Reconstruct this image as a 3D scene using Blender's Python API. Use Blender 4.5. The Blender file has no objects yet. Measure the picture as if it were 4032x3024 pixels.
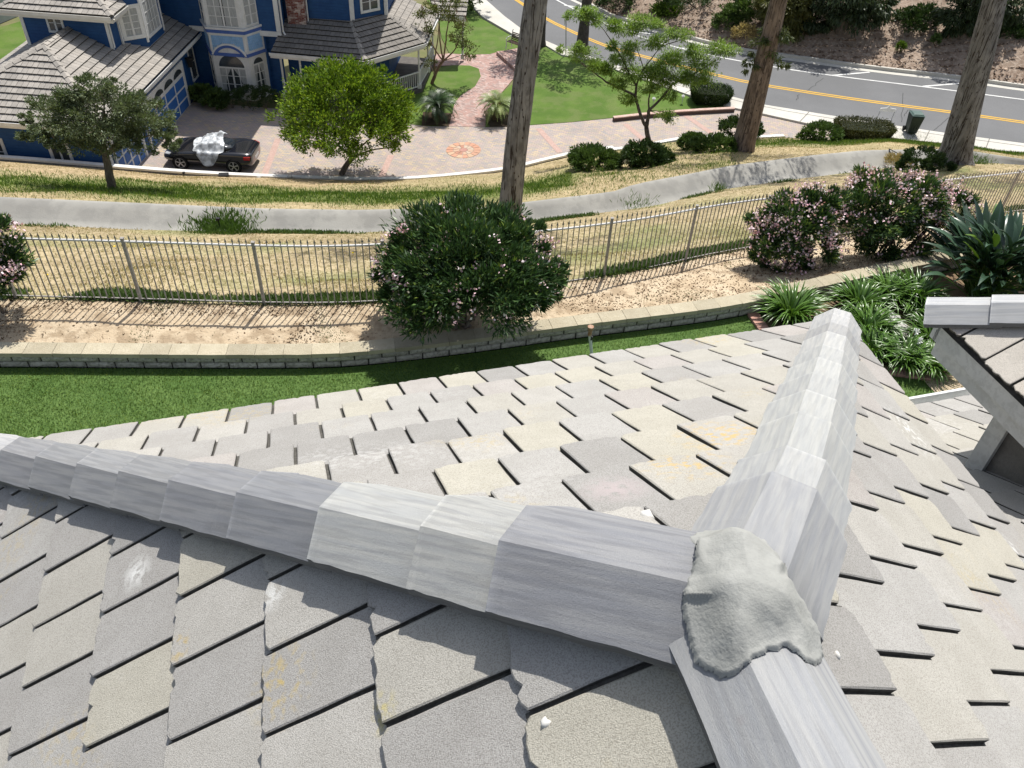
import bpy, bmesh, math, random
import numpy as np
from mathutils import Vector, Matrix
random.seed(7)
R = math.radians
scn = bpy.context.scene
# ---------------------------------------------------------------- camera
HC = 9.0                                   # camera height above the near lawn (z = 0)
FPX = 3300.0; TH = R(42.08); RO = R(3.6)
CAM = Vector((0, 0, HC))
_f = Vector((0, math.cos(TH), -math.sin(TH))); _r = Vector((1, 0, 0)); _u = _r.cross(_f)
CR = math.cos(RO)*_r + math.sin(RO)*_u; CU = -math.sin(RO)*_r + math.cos(RO)*_u; CF = _f
cd = bpy.data.cameras.new('camera'); cam = bpy.data.objects.new('camera', cd); scn.collection.objects.link(cam)
cd.sensor_width = 36; cd.lens = 36*FPX/4032; cd.clip_end = 3000; cd.clip_start = .05
cam.matrix_world = Matrix(((CR.x, CU.x, -CF.x, 0), (CR.y, CU.y, -CF.y, 0), (CR.z, CU.z, -CF.z, HC), (0, 0, 0, 1)))
scn.camera = cam
# ---------------------------------------------------------------- light
SUN_AZ, SUN_EL = R(15.8), R(63.5)
w = bpy.data.worlds.new('World'); scn.world = w; w.use_nodes = True
nt = w.node_tree; bg = nt.nodes['Background']
sky = nt.nodes.new('ShaderNodeTexSky'); sky.sky_type = 'NISHITA'; sky.sun_disc = False
sky.sun_elevation = SUN_EL; sky.sun_rotation = SUN_AZ; sky.air_density = 1.0; sky.dust_density = 1.6; sky.ozone_density = 1.0
hs = nt.nodes.new('ShaderNodeHueSaturation'); hs.inputs['Saturation'].default_value = .62; nt.links.new(sky.outputs[0], hs.inputs['Color']); nt.links.new(hs.outputs[0], bg.inputs[0]); bg.inputs[1].default_value = .115
sl = bpy.data.lights.new('sun', 'SUN'); sl.energy = 4.3; sl.angle = R(.55); sl.color = (1, .965, .9)
so = bpy.data.objects.new('sun', sl); scn.collection.objects.link(so)
sdir = Vector((math.sin(SUN_AZ)*math.cos(SUN_EL), math.cos(SUN_AZ)*math.cos(SUN_EL), math.sin(SUN_EL)))
so.rotation_euler = sdir.to_track_quat('Z', 'Y').to_euler(); so.location = (0, 0, 60)
scn.view_settings.view_transform = 'Standard'; scn.view_settings.look = 'None'; scn.view_settings.exposure = .36; scn.view_settings.gamma = 1
scn.render.engine = 'CYCLES'
try:
    scn.cycles.max_bounces = 6; scn.cycles.transparent_max_bounces = 12
except Exception: pass
# ---------------------------------------------------------------- picking helpers (photo pixel -> world point at a height)
def ray(x, y): return (float(x)-2016)/FPX*CR - (float(y)-1512)/FPX*CU + CF
def pt(x, y, z): r = ray(x, y); return CAM + r*((float(z)-HC)/r.z)
def up(base, x, y, dy=0):                  # point on that sight line standing over the base's own depth
    r = ray(x, y); return CAM + r*((base.y+dy)/r.y)
def pl(x, y, P, n): r = ray(x, y); return CAM + r*((P-CAM).dot(n)/r.dot(n))
def gz(X): return -10.3 + .048*max(0., X+6)
def gp(x, y, off=0.):
    z = -10.0
    for _ in range(12):
        p = pt(x, y, z+off); z = gz(p.x)
    p = pt(x, y, z+off); return p
def ip(xs, tab):                           # piecewise-linear table lookup
    t = sorted(tab); 
    return np.interp(xs, [a[0] for a in t], [a[1] for a in t])
Z = Vector((0, 0, 1))
# ---------------------------------------------------------------- mesh builder
class MB:
    def __init__(s): s.v = []; s.f = []; s.c = []; s.mi = []
    def add(s, vs, fs, c=None, mi=0):
        o = len(s.v); s.v += [tuple(v) for v in vs]; s.f += [tuple(i+o for i in f) for f in fs]
        s.c += [c if c is not None else (1, 1, 1)]*len(vs); s.mi += [mi]*len(fs); return s
    def box(s, ctr, d, M=None, **k):
        ctr = Vector(ctr); h = [x/2 for x in d]
        vs = [Vector((a*h[0], b*h[1], e*h[2])) for a in (-1, 1) for b in (-1, 1) for e in (-1, 1)]
        if M is not None: vs = [M @ v for v in vs]
        return s.add([ctr+v for v in vs], [(0, 1, 3, 2), (4, 6, 7, 5), (0, 4, 5, 1), (2, 3, 7, 6), (0, 2, 6, 4), (1, 5, 7, 3)], **k)
    def prism(s, poly, vec, **k):          # polygon extruded along vec
        n = len(poly); vec = Vector(vec); a = [Vector(p) for p in poly]; b = [p+vec for p in a]
        return s.add(a+b, [tuple(range(n))[::-1], tuple(range(n, 2*n))]+[(i, (i+1) % n, n+(i+1) % n, n+i) for i in range(n)], **k)
    def bar(s, a, b, w, h, upv=Z, **k):
        a = Vector(a); b = Vector(b); d = (b-a).normalized(); x = d.cross(upv)
        if x.length < 1e-4: x = d.cross(Vector((1, 0, 0)))
        x.normalize(); y = x.cross(d)
        poly = [a+x*w/2*i+y*h/2*j for i, j in ((-1, -1), (1, -1), (1, 1), (-1, 1))]
        return s.prism(poly, b-a, **k)
    def tube(s, pts, rad, n=8, cap=True, wob=0., **k):
        pts = [Vector(p) for p in pts]; vs = []; fs = []
        x = None
        for i, p in enumerate(pts):
            d = (pts[min(i+1, len(pts)-1)]-pts[max(i-1, 0)]).normalized()
            if x is None: x = d.cross(Vector((.3, 1, .1))).normalized()
            x = (x-d*x.dot(d)).normalized(); y = d.cross(x)
            r = rad[i] if hasattr(rad, '__len__') else rad
            for j in range(n):
                a = 2*math.pi*j/n; q = r*(1+wob*math.sin(3*a+i*.7)*.6+wob*random.uniform(-.5, .5))
                vs.append(p+(x*math.cos(a)+y*math.sin(a))*q)
        for i in range(len(pts)-1):
            for j in range(n): fs.append((i*n+j, i*n+(j+1) % n, (i+1)*n+(j+1) % n, (i+1)*n+j))
        if cap: fs += [tuple(range(n))[::-1], tuple(range((len(pts)-1)*n, len(pts)*n))]
        return s.add(vs, fs, **k)
    def grid(s, P, **k):                   # P[i][j] points
        n = len(P); m = len(P[0]); vs = [q for r in P for q in r]
        return s.add(vs, [(i*m+j, (i+1)*m+j, (i+1)*m+j+1, i*m+j+1) for i in range(n-1) for j in range(m-1)], **k)
def tag(o, label=None, cat=None, group=None, kind=None):
    for k, v in (('label', label), ('category', cat), ('group', group), ('kind', kind)):
        if v: o[k] = v
    return o
def empty(name, loc, label, cat, group=None):
    o = bpy.data.objects.new(name, None); o.location = loc; o.empty_display_size = .2; scn.collection.objects.link(o)
    return tag(o, label, cat, group)
def wloc(o):
    v = Vector(o.location)
    while o.parent: o = o.parent; v = v+Vector(o.location)
    return v
def link(name, me, mats, parent=None, origin=None):
    o = bpy.data.objects.new(name, me)
    for m in (mats if isinstance(mats, (list, tuple)) else [mats]): me.materials.append(m)
    scn.collection.objects.link(o)
    if parent is not None: o.parent = parent
    return o
def build(name, mb, mats, parent=None, smooth=False, loc=None, label=None):
    """one mesh object; vertices are given in world space, origin at loc (or at the first vertex's place for children)"""
    V = np.array(mb.v, dtype=np.float64).reshape(-1, 3)
    if loc is None:
        lo, hi = V.min(0), V.max(0); loc = Vector(((lo[0]+hi[0])/2, (lo[1]+hi[1])/2, lo[2]))
    loc = Vector(loc); V = V-np.array(loc)
    me = bpy.data.meshes.new(name); me.from_pydata(V.tolist(), [], mb.f)
    ca = me.color_attributes.new('tint', 'FLOAT_COLOR', 'POINT')
    c = np.ones((len(V), 4), dtype=np.float32); c[:, :3] = np.array(mb.c, dtype=np.float32).reshape(-1, 3); ca.data.foreach_set('color', c.ravel())
    if any(mb.mi): me.polygons.foreach_set('material_index', mb.mi)
    if smooth: me.polygons.foreach_set('use_smooth', [True]*len(me.polygons))
    me.update()
    o = link(name, me, mats, parent)
    o.location = loc-(wloc(parent) if parent is not None else Vector((0, 0, 0)))
    if label: o['label'] = label
    return o
def single(name, mb, mats, label, cat, group=None, kind=None, smooth=False, loc=None):
    return tag(build(name, mb, mats, smooth=smooth, loc=loc), label, cat, group, kind)
def struct(name, mb, mats, smooth=False): return tag(build(name, mb, mats, smooth=smooth, loc=(0, 0, 0)), kind='structure')
def copytree(o, off, parent=None):
    c = o.copy(); scn.collection.objects.link(c)
    if parent is None: c.location = Vector(o.location)+off
    else: c.parent = parent
    for ch in o.children: copytree(ch, off, c)
    return c
# ---------------------------------------------------------------- materials
def mat(name, c1, c2=None, sc=3., rough=.85, c3=None, sc3=30., f3=.35, bump=0., bsc=40., spec=.3, tint=False, stretch=(1, 1, 1), lo=.35, hi=.65, metal=0, transl=0., coat=0, det=5, rot=(0, 0, 0), mixfac=1., bdist=.02, world=False):
    m = bpy.data.materials.new(name); m.use_nodes = True; t = m.node_tree; N = t.nodes; L = t.links
    b = N['Principled BSDF']; out = N['Material Output']
    b.inputs['Roughness'].default_value = rough; b.inputs['Specular IOR Level'].default_value = spec; b.inputs['Metallic'].default_value = metal
    if coat: b.inputs['Coat Weight'].default_value = coat; b.inputs['Coat Roughness'].default_value = .03
    tc = N.new('ShaderNodeTexCoord'); mp = N.new('ShaderNodeMapping'); mp.inputs['Scale'].default_value = stretch; mp.inputs['Rotation'].default_value = rot
    if world:
        g = N.new('ShaderNodeNewGeometry'); L.new(g.outputs['Position'], mp.inputs[0])
    else: L.new(tc.outputs['Object'], mp.inputs[0])
    def noise(s, d=5):
        n = N.new('ShaderNodeTexNoise'); n.inputs['Scale'].default_value = s; n.inputs['Detail'].default_value = d; n.inputs['Roughness'].default_value = .6; L.new(mp.outputs[0], n.inputs[0]); return n
    def mix(fac, a, bb, typ='MIX'):
        x = N.new('ShaderNodeMix'); x.data_type = 'RGBA'; x.blend_type = typ
        for i, v in ((0, fac), (6, a), (7, bb)):
            if isinstance(v, bpy.types.NodeSocket): L.new(v, x.inputs[i])
            elif i == 0: x.inputs[0].default_value = v
            else: x.inputs[i].default_value = (*v, 1)
        return x.outputs[2]
    def ramp(src, lo, hi):
        r = N.new('ShaderNodeMapRange'); r.inputs[1].default_value = lo; r.inputs[2].default_value = hi; r.interpolation_type = 'SMOOTHSTEP'; L.new(src, r.inputs[0]); return r.outputs[0]
    col = c1
    if c2 is not None: col = mix(ramp(noise(sc, det).outputs[0], lo, hi), c1, c2)
    if c3 is not None:
        a = mix(ramp(noise(sc3, 3).outputs[0], .45, .62), col, c3); col = mix(f3, col, a)
    if tint:
        at = N.new('ShaderNodeAttribute'); at.attribute_name = 'tint'
        col = mix(mixfac, col, at.outputs['Color'], 'MULTIPLY')
    if isinstance(col, tuple): b.inputs['Base Color'].default_value = (*col, 1)
    else: L.new(col, b.inputs['Base Color'])
    if bump:
        bn = N.new('ShaderNodeBump'); bn.inputs['Strength'].default_value = bump; bn.inputs['Distance'].default_value = bdist
        L.new(noise(bsc, 4).outputs[0], bn.inputs['Height']); L.new(bn.outputs[0], b.inputs['Normal'])
    if transl:
        tr = N.new('ShaderNodeBsdfTranslucent'); ms = N.new('ShaderNodeMixShader'); ms.inputs[0].default_value = transl
        if isinstance(col, tuple): tr.inputs[0].default_value = (*col, 1)
        else: L.new(mix(1., col, (1.2, 1.25, .7), 'MULTIPLY'), tr.inputs[0])
        L.new(b.outputs[0], ms.inputs[1]); L.new(tr.outputs[0], ms.inputs[2]); L.new(ms.outputs[0], out.inputs[0])
    m['_x'] = 1
    return m
def brickmat(name, cols, mortar, w_, h_, ms=.06, rot=0, rough=.85, bump=.3, off=.5, vary=.5, axes='XY'):
    """brick texture whose two colours themselves vary from brick to brick (second brick lattice, same grid)"""
    m = bpy.data.materials.new(name); m.use_nodes = True; t = m.node_tree; N = t.nodes; L = t.links; b = N['Principled BSDF']
    b.inputs['Roughness'].default_value = rough; b.inputs['Specular IOR Level'].default_value = .25
    g = N.new('ShaderNodeNewGeometry'); mp = N.new('ShaderNodeMapping')
    if axes == 'XY': mp.inputs['Rotation'].default_value = (0, 0, rot); L.new(g.outputs['Position'], mp.inputs[0])
    else:
        sx = N.new('ShaderNodeSeparateXYZ'); cx = N.new('ShaderNodeCombineXYZ'); L.new(g.outputs['Position'], sx.inputs[0])
        ad = N.new('ShaderNodeMath'); ad.operation = 'ADD'; L.new(sx.outputs[0], ad.inputs[0]); L.new(sx.outputs[1], ad.inputs[1])
        L.new(ad.outputs[0], cx.inputs[0]); L.new(sx.outputs[2], cx.inputs[1]); L.new(cx.outputs[0], mp.inputs[0])
    def br(c1, c2, bias):
        k = N.new('ShaderNodeTexBrick'); k.offset = off; k.inputs['Scale'].default_value = 1; k.inputs['Brick Width'].default_value = w_; k.inputs['Row Height'].default_value = h_
        k.inputs['Mortar Size'].default_value = ms*h_; k.inputs['Bias'].default_value = bias; k.inputs['Mortar Smooth'].default_value = .2
        k.inputs['Color1'].default_value = (*c1, 1); k.inputs['Color2'].default_value = (*c2, 1); k.inputs['Mortar'].default_value = (*mortar, 1); L.new(mp.outputs[0], k.inputs[0]); return k
    k1 = br(cols[0], cols[1], 0); k2 = br(cols[2], cols[3 % len(cols)], 0)
    vo = N.new('ShaderNodeTexNoise'); vo.inputs['Scale'].default_value = 1/(w_*1.3); vo.inputs['Detail'].default_value = 1; L.new(mp.outputs[0], vo.inputs[0])
    r = N.new('ShaderNodeMapRange'); r.inputs[1].default_value = .46; r.inputs[2].default_value = .54; L.new(vo.outputs[0], r.inputs[0])
    x = N.new('ShaderNodeMix'); x.data_type = 'RGBA'; L.new(r.outputs[0], x.inputs[0]); L.new(k1.outputs[0], x.inputs[6]); L.new(k2.outputs[0], x.inputs[7])
    n2 = N.new('ShaderNodeTexNoise'); n2.inputs['Scale'].default_value = .8; n2.inputs['Detail'].default_value = 6; L.new(mp.outputs[0], n2.inputs[0])
    r2 = N.new('ShaderNodeMapRange'); r2.inputs[3].default_value = .78; r2.inputs[4].default_value = 1.15; L.new(n2.outputs[0], r2.inputs[0])
    y = N.new('ShaderNodeMix'); y.data_type = 'RGBA'; y.blend_type = 'MULTIPLY'; y.inputs[0].default_value = 1; L.new(x.outputs[2], y.inputs[6]); L.new(r2.outputs[0], y.inputs[7])
    L.new(y.outputs[2], b.inputs['Base Color'])
    bn = N.new('ShaderNodeBump'); bn.inputs['Strength'].default_value = bump; bn.inputs['Distance'].default_value = .01; L.new(k1.outputs['Fac'], bn.inputs['Height']); bn.invert = True; L.new(bn.outputs[0], b.inputs['Normal'])
    return m
# ================================================================ THE NEAR HOUSE'S ROOF
V3 = lambda *a: Vector(a)
M_tile = mat('concrete_shake_tile', (.40, .387, .362), (.44, .427, .402), 5, .92, (.25, .238, .218), 210, .7, bump=.7, bsc=300, tint=True, bdist=.005)
M_edge = mat('tile_edge_painted_shade', (.085, .08, .072), (.13, .125, .112), 60, .95, bump=.5, bsc=300)  # shade on the tile sides is put into this dark base colour
M_cap = mat('ridge_cap_concrete', (.37, .38, .40), (.50, .505, .515), 5, .85, (.25, .26, .285), 16, .6, bump=.35, bsc=260, tint=True, stretch=(1, 1, 1), bdist=.004)
M_mortar = mat('fresh_mortar', (.30, .302, .282), (.35, .352, .332), 5, .8, (.25, .252, .238), 24, .3, bump=.8, bsc=110, bdist=.003)
M_felt = mat('roof_underlay', (.05, .048, .045), (.09, .085, .08), 8, .95)
M_wtrim = mat('white_trim_paint', (.62, .63, .62), (.72, .72, .7), 3, .55, (.45, .45, .43), 18, .35, bump=.1, bsc=60)
APX = CAM + V3(.5417, 1.1892, -1.7823)
sc1, w1 = .4456, .26992
RP = {  # slope: down-slope vector, along-eave vector, normal
 1: (V3(-.2590, .7964, -.5465), V3(.9507, .3100, .0011), V3(-.1702, .5193, .8375)),
 2: (V3(-.7931, -.1457, -.5914), V3(-.2403, .9671, .0840), V3(-.5596, -.2087, .8020)),
 3: (V3(.7432, .3128, -.5915), V3(-.3289, .9406, .0841), V3(.5827, .1320, .8019))}
HA, HB, HCc = V3(.3985, .8136, -.4235), V3(-.7857, .4414, -.4334), V3(.2855, -.9571, -.0499)
def lichen(m):
    t = m.node_tree; N = t.nodes; L = t.links; b = N['Principled BSDF']; src = b.inputs['Base Color'].links[0].from_socket; tc = N.new('ShaderNodeNewGeometry')
    for sc_, lo, hi, det, c, off in ((1.1, .60, .68, 2, (.50, .37, .12), 3), (.9, .60, .74, 2, (.62, .61, .60), 11), (1.3, .60, .72, 2, (.29, .27, .25), 23)):
        mp = N.new('ShaderNodeMapping'); mp.inputs['Location'].default_value = (off, off, off); L.new(tc.outputs['Position'], mp.inputs[0])
        n = N.new('ShaderNodeTexNoise'); n.inputs['Scale'].default_value = sc_; n.inputs['Detail'].default_value = det; L.new(mp.outputs[0], n.inputs[0]); r = N.new('ShaderNodeMapRange'); r.inputs[1].default_value = lo; r.inputs[2].default_value = hi; L.new(n.outputs[0], r.inputs[0])
        n2 = N.new('ShaderNodeTexNoise'); n2.inputs['Scale'].default_value = 34; n2.inputs['Detail'].default_value = 4; L.new(mp.outputs[0], n2.inputs[0]); r2 = N.new('ShaderNodeMapRange'); r2.inputs[1].default_value = .48; r2.inputs[2].default_value = .6; r2.inputs[4].default_value = .3; L.new(n2.outputs[0], r2.inputs[0])
        mu = N.new('ShaderNodeMath'); mu.operation = 'MULTIPLY'; L.new(r.outputs[0], mu.inputs[0]); L.new(r2.outputs[0], mu.inputs[1])
        x = N.new('ShaderNodeMix'); x.data_type = 'RGBA'; L.new(mu.outputs[0], x.inputs[0]); L.new(src, x.inputs[6]); x.inputs[7].default_value = (*c, 1); src = x.outputs[2]
    for (px_, py_, k_, r_, c, th_) in ((612, 1480, 2, .11, (.50, .38, .14), .5), (395, 1400, 2, .05, (.52, .36, .08), .5), (835, 1540, 2, .05, (.5, .42, .12), .45), (1560, 945, 1, .16, (.55, .38, .12), .47), (1480, 1010, 1, .14, (.55, .38, .12), .5), (1530, 1640, 2, .0, (.5, .4, .1), .5),
            (300, 1240, 2, .06, (.72, .72, .7), .40), (595, 1290, 2, .05, (.7, .7, .68), .42), (1960, 935, 3, .16, (.66, .66, .64), .48), (2190, 1190, 3, .10, (.66, .66, .64), .48), (1330, 1060, 1, .10, (.42, .36, .36), .35), (1470, 1010, 1, .0, (.5, .4, .1), .5)):
        if r_ <= 0: continue
        s_, t_, n_ = RP[k_]; C_ = pl(px_*1.8228, py_*1.8228, APX+n_*.05, n_); ds = N.new('ShaderNodeVectorMath'); ds.operation = 'DISTANCE'; L.new(tc.outputs['Position'], ds.inputs[0]); ds.inputs[1].default_value = C_
        r = N.new('ShaderNodeMapRange'); r.inputs[1].default_value = r_*.2; r.inputs[2].default_value = r_*1.5; r.inputs[3].default_value = 1; r.inputs[4].default_value = 0; L.new(ds.outputs['Value'], r.inputs[0])
        n2 = N.new('ShaderNodeTexNoise'); n2.inputs['Scale'].default_value = 30; n2.inputs['Detail'].default_value = 4; L.new(tc.outputs['Position'], n2.inputs[0]); r2 = N.new('ShaderNodeMapRange'); r2.inputs[1].default_value = th_; r2.inputs[2].default_value = th_+.14; r2.inputs[4].default_value = .8; L.new(n2.outputs[0], r2.inputs[0])
        mu = N.new('ShaderNodeMath'); mu.operation = 'MULTIPLY'; L.new(r.outputs[0], mu.inputs[0]); L.new(r2.outputs[0], mu.inputs[1])
        x = N.new('ShaderNodeMix'); x.data_type = 'RGBA'; L.new(mu.outputs[0], x.inputs[0]); L.new(src, x.inputs[6]); x.inputs[7].default_value = (*c, 1); src = x.outputs[2]
    L.new(src, b.inputs['Base Color'])

if 1: lichen(M_tile)
def clip(poly, p, n):                      # keep side where (q-p).n >= 0 (2-D)
    out = []
    for i in range(len(poly)):
        a, b = poly[i], poly[(i+1) % len(poly)]
        da = (a[0]-p[0])*n[0]+(a[1]-p[1])*n[1]; db = (b[0]-p[0])*n[0]+(b[1]-p[1])*n[1]
        if da >= 0: out.append(a)
        if (da >= 0) != (db >= 0):
            t = da/(da-db); out.append((a[0]+(b[0]-a[0])*t, a[1]+(b[1]-a[1])*t))
    return out
rt = random.Random(11)
TINTS = [(.98, .98, .985)]*6+[(.90, .895, .90)]*5+[(1.04, 1.025, .975)]*5+[(1.09, 1.065, .965)]*3+[(1.0, .965, .965)]*3+[(.80, .80, .81)]*2+[(1.06, 1.05, 1.03)]*4
def tile(mb, me, P0, s, t, n, u0, v0, u1, v1, tilt, th, hips, tint, rnd, steep=.030):
    """tile lying on the slope: u along eave, v down slope; butt edge at v1. top mesh -> mb, sides -> me"""
    g = .008
    c = rnd.uniform(-.004, .004); chip = rnd.randrange(40); rag = lambda: rnd.uniform(-.007, .007)-(.02 if rnd.random() < .05 else 0)
    nb = 12
    bot = [(u0+g+(u1-u0-2*g)*i/nb, v1+rag()+(-.012 if i in (0, nb) else 0)+c) for i in range(nb+1)]
    sdL = [(u0+g+rnd.uniform(-.0015, .0015), v1-(v1-v0)*k/5) for k in range(1, 6)]
    sdR = [(u1-g+rnd.uniform(-.0015, .0015), v1-(v1-v0)*k/5) for k in range(5, 0, -1)]
    poly = bot+sdR[::-1]+sdL[::-1]
    for (hp, hn) in hips:
        poly = clip(poly, hp, hn)
        if len(poly) < 3: return
    L = v1-v0; dz = rnd.uniform(-.003, .005)
    def ht(v): return .012+(steep+dz)*((v-v0)/L)
    top = [P0+t*u+s*v+n*(ht(v)+th) for u, v in poly]
    lowv = [P0+t*u+s*v+n*(ht(v)+.001) for u, v in poly]
    cu = sum(p[0] for p in poly)/len(poly); cv = sum(p[1] for p in poly)/len(poly)
    ins = []
    for (u, v), q in zip(poly, top):
        d = math.hypot(cu-u, cv-v) or 1; k = .006/d
        ins.append(P0+t*(u+(cu-u)*k)+s*(v+(cv-v)*k)+n*(ht(v)+th+.0035))
    m = len(poly)
    if len(hips) == 0 or True:
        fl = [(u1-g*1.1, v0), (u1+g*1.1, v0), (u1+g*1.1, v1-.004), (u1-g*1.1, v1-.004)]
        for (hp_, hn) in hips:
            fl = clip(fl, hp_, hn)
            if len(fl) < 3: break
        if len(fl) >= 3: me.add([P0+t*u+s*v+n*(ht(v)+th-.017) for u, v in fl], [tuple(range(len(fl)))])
    mb.add(ins, [tuple(range(m))], c=tint); 
    mb.add(ins+top, [(i, m+i, m+(i+1) % m, (i+1) % m) for i in range(m)], c=tuple(x*.9 for x in tint))
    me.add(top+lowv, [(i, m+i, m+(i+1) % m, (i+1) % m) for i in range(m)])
def slope(k, name, rows, urange, uoff, hips, parent, seed, vbot=None, ov=.10):
    s, t, n = RP[k]; rnd = random.Random(seed); mb = MB(); me = MB()
    for j, vb in enumerate(rows):
        off = uoff(j)
        i0 = int(math.floor((urange[0]-off)/w1)); i1 = int(math.ceil((urange[1]-off)/w1))
        for i in range(i0, i1):
            u = off+i*w1
            tile(mb, me, APX, s, t, n, u, vb-sc1-ov, u+w1, vb+rnd.uniform(-.008, .008), .03, .026, hips, rnd.choice(TINTS), rnd)
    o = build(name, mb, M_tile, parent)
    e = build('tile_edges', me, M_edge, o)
    return o
house1 = empty('neighbouring_house' if 0 else 'roof_owner_house', APX+V3(0, 0, -7), 'near grey concrete tiled house roof with ridge caps and fresh mortar patch', 'house')
# hip edges in slope coordinates (u,v) about the apex
def uv(k, vec): s, t, n = RP[k]; return (vec.dot(t), vec.dot(s))
def hipclip(k, H, keep):                   # keep = a vector on the side to keep
    a = uv(k, H); q = uv(k, keep); nn = (-a[1], a[0])
    if q[0]*nn[0]+q[1]*nn[1] < 0: nn = (a[1], -a[0])
    l = math.hypot(*nn); nn = (nn[0]/l, nn[1]/l)
    return ((nn[0]*.02, nn[1]*.02), nn)
L1, L3, d0, q2 = 3.787, 3.7734, .0392, 3.6518*.885
o1, o2, o3 = -.6806*.885, 2.053*.885, 2.643*.885
h1 = [hipclip(1, HA, RP[1][0]), hipclip(1, HB, RP[1][0])]
h2 = [hipclip(2, HB, RP[2][0]), hipclip(2, HCc, RP[2][0])]
h3 = [hipclip(3, HA, RP[3][0]), hipclip(3, HCc, RP[3][0])]
rows1 = [L1]+[L1-d0-sc1*j for j in range(1, 9)]
slope(1, 'far_roof_slope', rows1, (-4.6, 3.0), lambda j: o1+(w1/2 if j % 2 else 0), h1, house1, 5)
rows2 = [q2-sc1*j for j in range(-2, 8)]
slope(2, 'near_roof_slope', rows2, (-3.4, 3.4), lambda j: o2+(w1/2 if j % 2 else 0), h2, house1, 6)
rows3 = [L3]+[L3-d0-sc1*j for j in range(1, 9)]
slope(3, 'side_roof_slope', rows3, (-3.2, 3.6), lambda j: o3+(w1/2 if j % 2 else 0), h3, house1, 8)
# deck under the tiles with its soffit, and the walls that carry it
mb = MB(); cA = APX+HA*4.62; cB = APX+HB*4.9; cC = APX+HCc*3.2
s1_, s2_, s3_ = RP[1][0], RP[2][0], RP[3][0]
dn = Z*-.012
e1a = APX+s1_*(L1-.05); 
def onhip(H, k, v): return APX+H*(v/H.dot(RP[k][0]))
A3 = onhip(HA, 1, L1-.06); B1 = onhip(HB, 1, L1-.06); 
C2 = cC+s2_*4.0; C3 = cC+s3_*(L3-.06)
mb.add([APX+dn, A3+dn, B1+dn], [(0, 1, 2)]); mb.add([APX+dn, B1+dn, C2+dn, cC+dn], [(0, 1, 2, 3)]); mb.add([APX+dn, cC+dn, C3+dn, A3+dn], [(0, 1, 2, 3)])
build('roof_deck', mb, M_felt, house1)
M_siding = mat('grey_siding', (.17, .16, .15), (.21, .2, .185), 2, .7, (.13, .125, .12), 30, .3, bump=.2, bsc=60)
mb = MB()
ins = .45
wA = V3(A3.x-.55, A3.y-.35, 0); wB = V3(B1.x+.35, B1.y-.55, 0); wC = V3(C3.x-.6, C3.y, 0); wD = V3(C2.x+.7, C2.y, 0)
for a, b, zt in ((wB, wA, A3.z-.28), (wA, wC, A3.z-.35), (wD, wB, B1.z-.25)):
    mb.add([a, b, V3(b.x, b.y, zt), V3(a.x, a.y, zt)], [(0, 1, 2, 3)])
build('wall', mb, M_siding, house1)
# ---- ridge caps: three-sided, overlapping like a stack of angles
CT, CW, CH, CB_ = .055, .163, .149, .046
def cap(P, v, lat, length, lift, tint, rnd, th=.022, w=1., seed=0):
    """P = lower end on the hip line, v = unit up-hip vector"""
    up_ = lat.cross(v); up_ = up_ if up_.z > 0 else -up_
    up_.normalize()
    prof = [(-CW*w, CB_-.012*(w-1)/.3), (-CT*w, CH*(.8+.2*w)), (CT*w, CH*(.8+.2*w)), (CW*w, CB_-.012*(w-1)/.3)]
    mb = MB(); n = 9; out = []; inn = []
    for i in range(n+1):
        s = (0, .03, .07, .2, .35, .5, .65, .8, .93, 1)[i]; hz = lift*(1-s)+rnd.uniform(-.0008, .0008); sh = 1+.03*(1-s)
        rw = rnd.uniform(-.004, .004)
        ring = []; ring2 = []
        for q, (a, h) in enumerate(prof):
            e = (rnd.uniform(-.006, .006) if i in (0, n) else 0)
            jl = rnd.uniform(-.003, .003) if q in (0, 3) else 0
            base = P+v*(length*s+e)+lat*(a*sh+jl)+Z*0+up_*(h+hz)
            ring.append(base)
            a2 = a*(1-th/abs(a)*(.35 if abs(a) > CT*w+.01 else .45)) if a else 0
            ring2.append(base-up_*(.030 if q in (0, 3) else th)+lat*(-.003*(1 if a > 0 else -1))+up_*(rnd.uniform(-.003, .003)))
        out.append(ring); inn.append(ring2)
    # outer facets, hard edged
    for q in range(3):
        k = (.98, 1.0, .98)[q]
        vs = []; fs = []
        for i in range(n+1): vs += [out[i][q], out[i][q+1]]
        fs = [(2*i, 2*i+2, 2*i+3, 2*i+1) for i in range(n)]
        o_ = len(mb.v); mb.add(vs, fs, c=tuple(k*x for x in tint))
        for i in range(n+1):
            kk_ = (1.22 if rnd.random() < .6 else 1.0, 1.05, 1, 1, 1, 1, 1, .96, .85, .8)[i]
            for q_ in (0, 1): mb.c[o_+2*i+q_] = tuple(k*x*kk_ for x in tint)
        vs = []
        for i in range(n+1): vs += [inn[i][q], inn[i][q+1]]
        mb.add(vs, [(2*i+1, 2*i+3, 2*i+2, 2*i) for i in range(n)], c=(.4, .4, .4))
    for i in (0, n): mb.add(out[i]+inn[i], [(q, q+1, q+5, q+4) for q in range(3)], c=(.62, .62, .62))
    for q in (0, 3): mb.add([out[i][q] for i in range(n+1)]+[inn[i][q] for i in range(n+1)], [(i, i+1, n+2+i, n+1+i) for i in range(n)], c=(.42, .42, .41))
    return mb
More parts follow.
